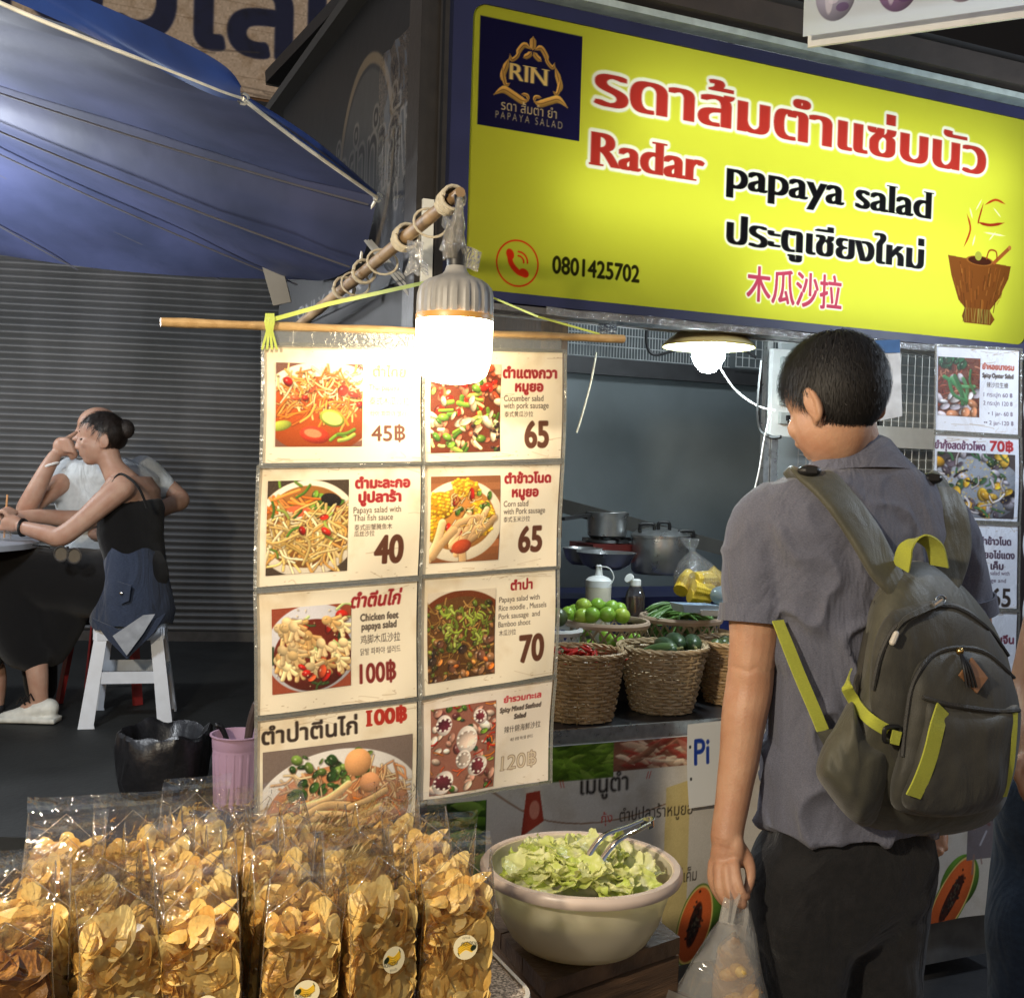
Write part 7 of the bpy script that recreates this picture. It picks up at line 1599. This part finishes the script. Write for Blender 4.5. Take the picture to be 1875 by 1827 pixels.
mb.build('zip_cord', m_olive2, bp)
mb = MB(); limb(mb, [(onp(1641, 1160, .012), .005), (onp(1634, 1176, .012), .0055)], 8); mb.build('zip_pull', M('grey_pull', (.5, .46, .40), .5), bp)
mb = MB(); c = onp(1722, 1098, .014); mb.tube([c + BA * (.011 * math.cos(a)) + UPZ * (.008 * math.sin(a)) for a in (i * .42 for i in range(15))], .002, 6, closed=True); c2 = onp(1708, 1108, .014); mb.tube([c, c2], .0045, 8); mb.build('key_ring', m_chrome, bp)
mb = MB(); c = onp(1757, 1192, .010); mb.ball(c, .007, 12, 8); mb.build('gold_ring', M('brass', (.7, .45, .15), .25, 1), bp)
mb = MB(); q = [onp(1778, 1204, .006), onp(1806, 1240, .006), onp(1786, 1268, .006), onp(1754, 1236, .006)]; q2 = [p + BN * .004 for p in q]; mb.add(q + q2, [(0, 1, 2, 3), (7, 6, 5, 4), (0, 4, 5, 1), (1, 5, 6, 2), (2, 6, 7, 3), (3, 7, 4, 0)]); mb.build('leather_patch', M('tan_leather', (.26, .12, .05), .6), bp, smooth=False)
mb = MB()
for k in range(4): mb.tube(catmull([c, onp(1764 + 4 * k, 1220, .014), onp(1770 + 6 * k, 1258, .012)], 6), .0022, 5)
mb.build('pull_cord', m_black, bp)

# ---- clear carrier bag in his hand
cbg = thing('carrier_bag', 'clear plastic carrier bag of food held in the man left hand', 'bag', P(1320, 1800, 2.0))
m_carry = film('carrier_film', gloss=.12, haze=.30, bump=1., bscale=11, rough=.10, hazecol=(.72, .70, .66))
def bag_rings(specs, seed, d, dep):
    rings = []
    for py, xl, xr in specs:
        c = P((xl + xr) / 2, py, d); hw = (xr - xl) / 2 * d / F_PX; rings.append([c + Vector((hw * math.cos(a) * (1 + .10 * nz(a * 1.7, py * .012, seed)), max(.012, hw * dep) * math.sin(a) * (1 + .25 * nz(a * 2.3, py * .015, seed + 3)), .006 * nz(a * 2, py * .02, seed + 5))) for a in (2 * math.pi * k / 40 for k in range(40))])
    return rings
mb = MB(); mb.rings(bag_rings([(1632, 1346, 1362), (1650, 1338, 1368), (1672, 1326, 1376), (1710, 1300, 1384), (1760, 1268, 1394), (1810, 1240, 1404), (1870, 1222, 1414), (1930, 1230, 1412), (1975, 1262, 1390)], 2, 2.0, .5)); mb.build('clear_bag', m_carry, cbg)
mb = MB()
for sx_ in (-1, 1): mb.ribbon(catmull([P(1335 + sx_ * 6, 1690, 1.97), P(1342 + sx_ * 4, 1650, 1.985), P(1350, 1622, 2.015), P(1356, 1650, 2.04), P(1352, 1690, 2.05)], 6), [.03] * 12 + [.02] * 13, Vector((.6, sx_ * .6, 0)), .001)
mb.build('handle', m_carry, cbg)
mb = MB(); mb.rings(bag_rings([(1712, 1338, 1352), (1730, 1316, 1366), (1780, 1306, 1384), (1850, 1300, 1396), (1920, 1310, 1390)], 6, 1.99, .35)); mb.build('inner_packet', film('inner_film', gloss=.2, haze=.35, bump=1., bscale=20, hazecol=(.75, .5, .3)), cbg)
mb = MB(); rs = random.Random(3)
for i in range(16): mb.ball(P(rs.uniform(1318, 1380), rs.uniform(1775, 1900), 1.99 + rs.uniform(-.02, .02)), (rs.uniform(.012, .022), .012, rs.uniform(.014, .026)), 10, 7, frame(Vector((rs.gauss(0, 1), rs.gauss(0, 1), rs.gauss(0, 1)))))
mb.build('fried_food', m_chip, cbg, kind='stuff')
mb = MB(); mb.box(P(1256, 1850, 1.98), (.10, .06, .05), frame(Vector((.3, .3, 1)))); mb.build('food_box', film('box_film', gloss=.3, haze=.4, bump=.2, hazecol=(.7, .66, .6)), cbg, smooth=False)

# ---- the woman on the stool
WD = 4.8; PW = lambda x, y, d=WD: P(x, y, d)
m_wskin = skin_mat('fair_skin', (.46, .29, .21))
wom = thing('person', 'woman in black strappy top seated on white stool leaning on the table', 'person', Vector((PW(235, 1150).x, WD, .30)))
mbw, eyw, WL = head(wom, PW(186, 806), Vector((-.93, -.25, -.12)), Vector((-.05, 0, 1)), .98, m_wskin, M('brown_black_hair', (.02, .014, .011), .45, var=.3, scale=60), strands_=1200, hlen=.05, seed=9)
mb = MB(); mb.ball(PW(228, 786, 4.82), (.042, .042, .044), 16, 12); mb.ball(PW(214, 802, 4.82), (.045, .05, .05), 16, 12); mb.build('hair_bun', M('dark_bun', (.02, .014, .011), .5, scale=80, bump=.8), wom)
ws = lambda x, y, r, d=WD: (PW(x, y, d), r)
limb(mbw, [ws(196, 830, .052), ws(206, 855, .05), ws(226, 885, .07)], 16)
mbw.loft([(PW(240, 872), Vector((.05, .02, 0)), Vector((.02, .15, 0))), (PW(240, 895), Vector((.095, .02, 0)), Vector((.02, .185, 0))), (PW(240, 930), Vector((.105, .02, 0)), Vector((.02, .165, 0))), (PW(240, 980), Vector((.100, .02, 0)), Vector((.02, .150, 0)))], 24)
limb(mbw, [ws(224, 892, .055, 4.64), ws(190, 920, .050, 4.60), ws(150, 955, .042, 4.58), ws(112, 982, .042, 4.57), ws(88, 978, .038, 4.58), ws(58, 970, .031, 4.60), ws(40, 965, .027, 4.62)], 14)
mbw.ball(PW(22, 958, 4.64), (.048, .03, .036), 12, 9)
for k in range(4): limb(mbw, [ws(18 + 4 * k, 948 - k * 3, .011, 4.63 + .018 * k), ws(6 + 3 * k, 936 - k * 2, .010, 4.63 + .018 * k), ws(-4 + 3 * k, 940 - k, .009, 4.64 + .018 * k), ws(0 + 3 * k, 950, .008, 4.65 + .018 * k)], 8, n=3)
limb(mbw, [ws(12, 966, .012, 4.63), ws(-4, 968, .011, 4.63), ws(-14, 960, .009, 4.63)], 8, n=3)
limb(mbw, [ws(236, 892, .055, 4.97), ws(180, 945, .044, 5.0), ws(130, 950, .040, 4.98), ws(70, 945, .032, 4.9), ws(25, 948, .028, 4.84)], 14)
limb(mbw, [ws(10, 1150, .058, 4.75), ws(58, 1180, .055, 4.72), ws(68, 1230, .045, 4.70), ws(72, 1282, .036, 4.70)], 14); mbw.ball(PW(62, 1296, 4.69), (.06, .035, .03), 12, 8)
limb(mbw, [ws(-40, 1170, .055, 4.9), ws(-10, 1230, .048, 4.9), ws(-8, 1290, .036, 4.9)], 12)
remeshed(mbw, 'skin', m_wskin, .006, wom, 4)
eyw.build('eyes', m_eye, wom)
m_blk = cloth('black_jersey', (.0065, .006, .0065), (.004, .004, .0045), 60, (1, 1, 1), .9)
mb = MB(); mb.loft([(PW(238, 912), Vector((.108, .02, 0)), Vector((.02, .17, 0))), (PW(240, 930), Vector((.118, .02, 0)), Vector((.02, .178, 0))), (PW(240, 975), Vector((.116, .02, 0)), Vector((.02, .166, 0))), (PW(246, 1012), Vector((.110, .02, 0)), Vector((.02, .155, 0))), (PW(248, 1030), Vector((.112, .02, 0)), Vector((.02, .16, 0)))], 26)
remeshed(mb, 'black_top', m_blk, .008, wom, 3, .5, lambda co, no: co + no * np.array([.006 * nz(x * 12, y * 10, z * 16) for x, y, z in co])[:, None])
for d0, xs in ((4.66, ((270, 930), (252, 890), (222, 868), (205, 884))), (4.90, ((276, 930), (272, 896), (246, 868), (232, 880)))):
    q = catmull([PW(*xs[0], d0 - .06), PW(*xs[1], d0 - .07), PW(*xs[2], d0 - .03), PW(*xs[3], d0 - .06)], 6); mb = MB(); mb.ribbon(q, .016, Vector((0, 1, .2)), .004); mb.tube(q, .006, 6); mb.build('strap', m_blk, wom)
sk = MB(); limb(sk, [ws(245, 1050, .155, 4.8), ws(190, 1068, .15, 4.78), ws(110, 1062, .14, 4.76), ws(30, 1055, .13, 4.75), ws(-50, 1058, .12, 4.75)], 20)
limb(sk, [ws(20, 1080, .13, 4.74), ws(30, 1130, .13, 4.73), ws(46, 1180, .11, 4.72), ws(60, 1195, .09, 4.72)], 18); limb(sk, [ws(110, 1080, .12, 4.8), ws(110, 1130, .115, 4.8), ws(90, 1185, .09, 4.8)], 16); limb(sk, [ws(-40, 1080, .12, 4.8), ws(-40, 1150, .12, 4.8), ws(-30, 1190, .10, 4.8)], 14)
remeshed(sk, 'black_skirt', m_blk, .012, wom, 10, .5, lambda co, no: co + no * np.array([.008 * nz(x * 9, y * 9, z * 4) for x, y, z in co])[:, None])
sh_ = MB(); sh_.loft([(PW(96, 1300, 4.70), Vector((.02, 0, 0)), Vector((0, .03, 0))), (PW(96, 1312, 4.70), Vector((.02, 0, 0)), Vector((0, .035, 0)))], 10); limb(sh_, [ws(90, 1296, .042, 4.70), ws(66, 1300, .044, 4.695), ws(36, 1310, .036, 4.69), ws(8, 1316, .030, 4.685)], 14); sh_.box(PW(50, 1316, 4.69), (.26, .09, .022))
remeshed(sh_, 'white_trainer', M('white_trainer', (.62, .62, .56), .5), .006, wom, 3)
mb = MB(); 
for k in range(3): mb.tube([PW(30 + 9 * k, 1288 - 4 * k, 4.66), PW(38 + 9 * k, 1276 - 3 * k, 4.655), PW(46 + 8 * k, 1290 - 4 * k, 4.66)], .004, 5)
mb.build('lace', m_black, wom)
sh_ = MB(); limb(sh_, [ws(-8, 1296, .04, 4.9), ws(-30, 1304, .038, 4.9), ws(-60, 1310, .03, 4.9)], 12); remeshed(sh_, 'white_trainer', M('dark_trainer', (.03, .03, .035), .5), .006, wom, 3)
mb = MB(); c = PW(43, 966, 4.62); mb.tube([c + Vector((.006 * math.cos(a), .03 * math.cos(a), .03 * math.sin(a))) for a in (2 * math.pi * k / 18 for k in range(18))], .010, 8, closed=True, flat=.6); mb.build('watch', m_black, wom)
# denim jacket tied round her waist
dj = MB(); rings = []
for y, xl, xr, hd in ((1004, 196, 290, .165), (1030, 192, 298, .18), (1060, 190, 304, .19), (1090, 180, 312, .195), (1115, 172, 318, .20), (1140, 170, 312, .20)):
    c = PW((xl + xr) / 2, y, 4.8); hw = (xr - xl) / 2 * WD / F_PX; rings.append([c + Vector((hw * math.cos(a), hd * math.sin(a), .012 * math.sin(a * 5 + y * .03))) for a in (2 * math.pi * k / 40 for k in range(40))])
dj.rings(rings, True, False)
dj.cur = 0
q = [(168, 1132), (215, 1152), (262, 1146), (304, 1122), (282, 1158), (232, 1206), (198, 1172)]; c0 = (236, 1160); pts = [PW(x, y, 4.585 - .006 * math.sin(i)) for i, (x, y) in enumerate(q)]; dj.add([PW(*c0, 4.57)] + pts + [p + Vector((0, .012, 0)) for p in pts], [(0, 1 + i, 1 + (i + 1) % 7) for i in range(7)] + [(1 + i, 8 + i, 8 + (i + 1) % 7, 1 + (i + 1) % 7) for i in range(7)])
m_den = cloth('blue_denim', (.045, .06, .10), (.026, .036, .065), 120, (1, 1, 3), .9, wr=.6)
dn_ = dj.build('denim_jacket', m_den, None, label='blue denim jacket tied round the woman waist and hanging over the stool', cat='jacket')
mb = MB(); q = [PW(232, 1200, 4.56), PW(206, 1164, 4.563), PW(262, 1126, 4.56), PW(284, 1124, 4.56), PW(262, 1160, 4.56)]; mb.add(q, [(0, 1, 2, 3, 4)]); mb.build('pale_lining', M('denim_lining', (.28, .30, .33), .9), dn_, smooth=False)
mb = MB(); q = [PW(214, 1064, 4.59), PW(240, 1072, 4.588), PW(236, 1100, 4.588), PW(222, 1106, 4.588), PW(210, 1090, 4.59)]; mb.add(q + [p + Vector((0, .006, 0)) for p in q], [(0, 1, 2, 3, 4)] + [(i, 5 + i, 5 + (i + 1) % 5, (i + 1) % 5) for i in range(5)]); mb.build('pocket_flap', m_den, dn_, smooth=False)
mb = MB(); mb.ball(PW(222, 1086, 4.584), (.008, .004, .008), 12, 8); mb.build('button', m_chrome, dn_)
# white stool
st = thing('plastic_stool', 'white plastic stool with splayed legs under the woman', 'stool', Vector((PW(240, 1200, 4.82).x, 4.82, .30)))
c = Vector(st.location); an = R(14); SX, SY = Vector((math.cos(an), math.sin(an), 0)), Vector((-math.sin(an), math.cos(an), 0)); m_stool = M('stool_plastic', (.60, .64, .70), .4, var=.05)
mb = MB(); mb.rings([[c + SX * (h_ * math.copysign(abs(math.cos(a)) ** .4, math.cos(a))) + SY * (h_ * math.copysign(abs(math.sin(a)) ** .4, math.sin(a))) + Vector((0, 0, z)) for a in (2 * math.pi * k / 32 for k in range(32))] for h_, z in ((.150, .405), (.145, .440), (.13, .450))]); mb.build('seat', m_stool, st)
for i in (-1, 1):
    for j in (-1, 1):
        mb = MB(); a, b = c + SX * (.130 * i) + SY * (.130 * j) + Vector((0, 0, .42)), c + SX * (.188 * i) + SY * (.188 * j); X_, Y_ = SX * i, SY * j
        rings = []
        for f, w_ in ((0, .050), (.5, .054), (.96, .060), (1, .066)):
            p = a.lerp(b, f); rings.append([p, p - X_ * w_, p - X_ * w_ - Y_ * -.0 + Y_ * -.010, p - X_ * .010 - Y_ * .010, p - X_ * .010 - Y_ * w_, p - Y_ * w_])
        mb.rings(rings); mb.build('leg', m_stool, st, smooth=False)
for ax_, bx_ in ((SX, SY), (SY, SX)):
    for j in (-1, 1):
        mb = MB(); y0 = .165; mb.box(c + bx_ * (j * (.150 + .0)) + Vector((0, 0, y0 + .04)), (.27, .008, .05), (ax_, bx_, UPZ)); mb.box(c + bx_ * (j * .139) + Vector((0, 0, .385)), (.25, .008, .05), (ax_, bx_, UPZ)); mb.build('cross_bar', m_stool, st, smooth=False)
# the man in the white T-shirt behind her
GD_ = 5.25; PG = lambda x, y, d=GD_: P(x, y, d); gs = lambda x, y, r, d=GD_: (PG(x, y, d), r)
guy = thing('person', 'bald man in white t-shirt resting his chin on his hand', 'person', Vector((PG(190, 1100).x, GD_, .30)))
mbg, eyg, GL_ = head(guy, PG(178, 792), Vector((-.85, -.5, -.1)), Vector((0, 0, 1)), 1.0, m_wskin, None, bald=True)
limb(mbg, [gs(186, 820, .06), gs(196, 850, .065)], 14)
limb(mbg, [gs(112, 885, .05, 5.1), gs(70, 915, .046, 5.0), gs(48, 935, .045, 4.95), gs(62, 905, .042, 4.93), gs(85, 860, .034, 4.95), gs(100, 835, .029, 4.98)], 14)
mbg.ball(PG(114, 818, 5.0), (.042, .04, .045), 12, 9)
for k in range(4): limb(mbg, [gs(112 + 3 * k, 806 + 6 * k, .013, 4.97), gs(126 + 3 * k, 806 + 7 * k, .012, 4.96), gs(133 + 2 * k, 814 + 7 * k, .010, 4.98), gs(124 + 2 * k, 822 + 6 * k, .009, 5.0)], 8, n=3)
limb(mbg, [gs(122, 804, .013, 5.02), gs(134, 796, .011, 5.04), gs(140, 792, .009, 5.05)], 8, n=3)
limb(mbg, [gs(296, 885, .05, 5.4), gs(322, 905, .045, 5.4), gs(330, 918, .043, 5.38), gs(300, 930, .04, 5.3), gs(250, 960, .034, 5.2), gs(200, 975, .03, 5.1)], 14); mbg.ball(PG(180, 978, 5.08), (.05, .035, .03), 12, 8)
remeshed(mbg, 'skin', m_wskin, .0065, guy, 4); eyg.build('eyes', m_eye, guy)
mb = MB(); mb.loft([(PG(196, 838), Vector((.07, .04, 0)), Vector((-.03, .06, 0))), (PG(196, 850), Vector((.15, .08, 0)), Vector((-.05, .10, 0))), (PG(196, 872), Vector((.215, .10, 0)), Vector((-.06, .125, 0))), (PG(196, 915), Vector((.215, .10, 0)), Vector((-.06, .135, 0))), (PG(200, 980), Vector((.19, .09, 0)), Vector((-.06, .13, 0))), (PG(204, 1060), Vector((.18, .09, 0)), Vector((-.06, .13, 0)))], 26)
limb(mb, [gs(128, 858, .06, 5.2), gs(108, 885, .062, 5.12), gs(96, 898, .060, 5.08)], 16); limb(mb, [gs(262, 855, .06, 5.35), gs(288, 876, .06, 5.39), gs(302, 890, .058, 5.4)], 16)
remeshed(mb, 'white_shirt', cloth('white_jersey', (.60, .64, .66), (.52, .56, .58), 50, (1, 1, 1), .9, wr=.5), .009, guy, 4, .5, lambda co, no: co + no * np.array([.010 * nz(x * 8, y * 8, z * 9) for x, y, z in co])[:, None])
mb = MB(); limb(mb, [gs(204, 1075, .16), gs(150, 1085, .15, 5.1), gs(80, 1085, .12, 5.0), gs(70, 1150, .09, 5.0), gs(75, 1260, .07, 5.0)], 16); remeshed(mb, 'dark_trousers', m_blk, .012, guy, 3)
mb = MB(); c = PG(94, 852, 4.95); mb.tube([c + Vector((.03 * math.cos(a), .028 * math.sin(a), .012 * math.cos(a))) for a in (2 * math.pi * k / 18 for k in range(18))], .006, 6, closed=True); mb.build('wristband', m_white, guy)
gst = thing('plastic_stool', 'red plastic stool under the man in the white shirt', 'stool', Vector((PG(205, 1200).x, GD_ + .02, .30))); c = Vector(gst.location); m_rs = M('red_plastic', (.25, .02, .02), .4)
mb = MB(); mb.box(c + Vector((0, 0, .40)), (.30, .30, .03)); mb.build('seat', m_rs, gst, smooth=False)
for i in (-1, 1):
    for j in (-1, 1): mb = MB(); mb.beam(c + Vector((.13 * i, .13 * j, .39)), c + Vector((.18 * i, .18 * j, 0)), .04, .02); mb.build('leg', m_rs, gst, smooth=False)
# round table with things on it
tz = 1.065; tc = Vector((-2.52, 4.62, 0)); t = thing('round_table', 'round grey plastic table edge in front of the seated woman', 'table', tc + Vector((0, 0, .3)))
mb = MB(); mb.lathe([(.001, tz), (.52, tz), (.53, tz - .008), (.53, tz - .030), (.50, tz - .034), (.001, tz - .034)], tc, 48); mb.build('table_top', M('grey_plastic_top', (.34, .37, .42), .4, var=.06), t)
mb = MB(); mb.tube([tc + Vector((0, 0, .3)), tc + Vector((0, 0, tz - .03))], .04, 12); mb.lathe([(.25, .30), (.25, .33), (.04, .36)], tc, 24); mb.build('pedestal', m_steel, t)
sg_ = thing('sunglasses', 'dark round sunglasses hanging off the table edge by the woman', 'sunglasses', PW(125, 1012, 4.5))
for x in (112, 136): mb = MB(); c = PW(x, 1014 + (x - 112) * .15, 4.5); mb.tube([c + Vector((.028 * math.cos(a), 0, .030 * math.sin(a))) for a in (2 * math.pi * k / 20 for k in range(20))], .004, 6, closed=True); mb.lathe([(.001, 0), (.026, 0)], c, 20, frame(Vector((0, -1, .1))), cap=False); mb.build('lens', M('smoky_lens', (.05, .045, .04), .12), sg_)
mb = MB(); mb.tube([PW(122, 1002, 4.5), PW(126, 1002, 4.5)], .004, 5); mb.tube([PW(100, 1006, 4.5), PW(84, 1000, 4.6), PW(60, 998, 4.62)], .003, 5); mb.build('frame', m_black, sg_)
mb = MB(); c = Vector((-2.12, 4.68, tz)); mb.lathe([(.03, 0), (.036, .10), (.034, .10), (.028, .005)], c, 20); t = thing('drinking_glass', 'glass with drinking straw at the left edge on the table', 'glass', c); mb.build('glass_cup', m_clear, t); mb = MB(); mb.tube([c + Vector((0, 0, .01)), c + Vector((.01, 0, .19))], .004, 6); mb.build('straw', M('straw_orange', (.6, .3, .12), .5), t)
# folding chair edge and bins
b = PG(433, 1440, 3.62); t = thing('waste_bin', 'pink ribbed plastic bin holding dark kitchen tools beside the menu cards', 'bin', Vector((b.x, 3.62, .30))); b = Vector((P(433, 1440, 3.62).x, 3.62, .30)); t.location = b
zt = P(433, 1342, 3.62).z - .30; rr = []; NS = 96
for r0, z, rb in ((.066, 0, 0), (.07, .01, 1), (.076, zt * .72, 1), (.078, zt * .80, 0), (.080, zt * .82, 0), (.082, zt * .98, 0), (.088, zt * .985, 0), (.088, zt, 0), (.081, zt, 0), (.070, .02, 0)):
    rr.append([b + Vector(((r0 + rb * .003 * (1 if math.sin(a * 20) > 0 else -1)) * math.cos(a), (r0 + rb * .003 * (1 if math.sin(a * 20) > 0 else -1)) * math.sin(a), z)) for a in (2 * math.pi * k / NS for k in range(NS))])
mb = MB(); mb.rings(rr); mb.build('bin_body', M('pink_plastic', (.50, .32, .42), .4, col2=(.42, .26, .34), scale=5), t)
tl_ = thing('kitchen_tool', 'dark wooden handled ladle standing in the pink bin', 'ladle', P(455, 1340, 3.6)); mb = MB(); limb(mb, [(P(448, 1400, 3.6), .010), (P(458, 1330, 3.6), .014), (P(468, 1290, 3.6), .012)], 8); mb.build('handle_shaft', M('dark_handle', (.05, .03, .025), .5), tl_)
tl_ = thing('kitchen_tool', 'short black tongs leaning inside the pink bin left side', 'tongs', P(410, 1340, 3.6)); mb = MB(); limb(mb, [(P(425, 1380, 3.6), .008), (P(408, 1336, 3.58), .009), (P(398, 1328, 3.57), .010)], 8); mb.build('handle_shaft', m_black, tl_)
tb_ = Vector((P(300, 1440, 3.75).x, 3.75, .30)); t = thing('rubbish_bag', 'black rubbish bag lining a bin with pale paper inside', 'rubbish bag', tb_); h_ = P(300, 1335, 3.75).z - .30
mb = MB(); rr = []
for r0, z, k_ in ((.13, 0, .6), (.15, h_ * .3, 1), (.155, h_ * .7, 1), (.15, h_ * .95, 1), (.142, h_, 1), (.125, h_ * .93, 1), (.11, h_ * .6, .6), (.02, h_ * .55, .3)):
    rr.append([tb_ + Vector((r0 * math.cos(a) * (1 + .14 * k_ * nz(a * 1.5, z * 9, 1) + .11 * k_ * nz(a * 5, z * 22, 3)), r0 * math.sin(a) * (1 + .14 * k_ * nz(a * 1.5, z * 9, 1) + .11 * k_ * nz(a * 5, z * 22, 3)), z + .03 * k_ * nz(a * 2, z * 5, 4) * (z > .05))) for a in (2 * math.pi * k / 56 for k in range(56))])
mb.rings(rr); mb.build('bag_skin', M('black_bin_liner', (.010, .010, .012), .35, bump=1., scale=20, bscale=26), t)
mb = MB(); q = [P(290, 1392, 3.66), P(330, 1372, 3.7), P(350, 1396, 3.66), P(312, 1402, 3.62)]; mb.add(q + [P(322, 1384, 3.63)], [(0, 1, 4), (1, 2, 4), (2, 3, 4), (3, 0, 4)]); mb.build('waste_paper', M('grey_paper', (.35, .36, .36), .7), smooth=False, label='crumpled grey paper on top of the rubbish bag', cat='paper')

# ---- customer at the right edge
CD = 2.62; PC = lambda x, y, d=CD: P(x, y, d); cs_ = lambda x, y, r, d=CD: (PC(x, y, d), r)
cus = thing('person', 'customer in dark blue jeans cut off by the right edge', 'person', Vector((PC(1950, 1800).x, CD, 0)))
mbc, eyc, CL_ = head(cus, PC(2065, 690), Vector((-.3, .95, -.15)), Vector((0, 0, 1)), 1.0, m_skin, m_hair, strands_=800, hlen=.05, seed=3)
limb(mbc, [cs_(2065, 760, .05), cs_(2065, 810, .055)], 14); limb(mbc, [cs_(2065, 815, .05), cs_(1985, 885, .05), cs_(1952, 960, .048), cs_(1924, 1080, .045), cs_(1896, 1190, .041, 2.6), cs_(1880, 1270, .040, 2.58), cs_(1882, 1330, .036, 2.5), cs_(1884, 1380, .03, 2.46)], 14); mbc.ball(PC(1884, 1400, 2.45), (.028, .03, .045), 12, 8)
for k in range(4): limb(mbc, [cs_(1872 + 7 * k, 1420, .010, 2.44), cs_(1870 + 7 * k, 1445, .009, 2.43), cs_(1878 + 7 * k, 1462, .008, 2.44)], 8, n=3)
limb(mbc, [cs_(1866, 1390, .012, 2.44), cs_(1860, 1415, .010, 2.43), cs_(1866, 1432, .008, 2.43)], 8, n=3)
remeshed(mbc, 'skin', m_skin, .006, cus, 4); eyc.build('eyes', m_eye, cus)
mb = MB(); mb.loft([(PC(2065, 815), Vector((.07, 0, 0)), Vector((0, .06, 0))), (PC(2065, 850), Vector((.17, 0, 0)), Vector((0, .10, 0))), (PC(2065, 950), Vector((.19, 0, 0)), Vector((0, .12, 0))), (PC(2045, 1200), Vector((.16, 0, 0)), Vector((0, .11, 0))), (PC(1975, 1440), Vector((.175, 0, 0)), Vector((0, .12, 0)))], 22); limb(mb, [cs_(1975, 880, .06), cs_(1950, 960, .062), cs_(1925, 1090, .058)], 14)
remeshed(mb, 'dark_shirt', m_blk, .01, cus, 4)
mb = MB(); mb.loft([(PC(1965, 1425), Vector((.175, 0, 0)), Vector((0, .125, 0))), (PC(1962, 1520), Vector((.182, 0, 0)), Vector((0, .135, 0))), (PC(1958, 1640), Vector((.182, 0, 0)), Vector((0, .13, 0)))], 22); limb(mb, [cs_(1890, 1580, .092), cs_(1880, 1720, .092, 2.6), cs_(1872, 1880, .078, 2.6), cs_(1868, 2000, .07, 2.6), cs_(1866, 2010 + 0, .068, 2.6)], 18); limb(mb, [cs_(2030, 1580, .09), cs_(2030, 1900, .075), cs_(2030, 1990, .07)], 16)
remeshed(mb, 'blue_jeans', cloth('dark_blue_jeans', (.022, .036, .065), (.013, .022, .042), 60, (1, 1, 2), .9, wr=.5), .009, cus, 4, .5, lambda co, no: co + no * np.array([.010 * nz(x * 9, y * 9, z * 8) for x, y, z in co])[:, None])
for px in (1868, 2030): mb = MB(); q = PC(px, 1990, 2.6); mb.ball(Vector((q.x, q.y + .05, .04)), (.048, .13, .042), 14, 8); mb.build('shoe', m_black, cus)
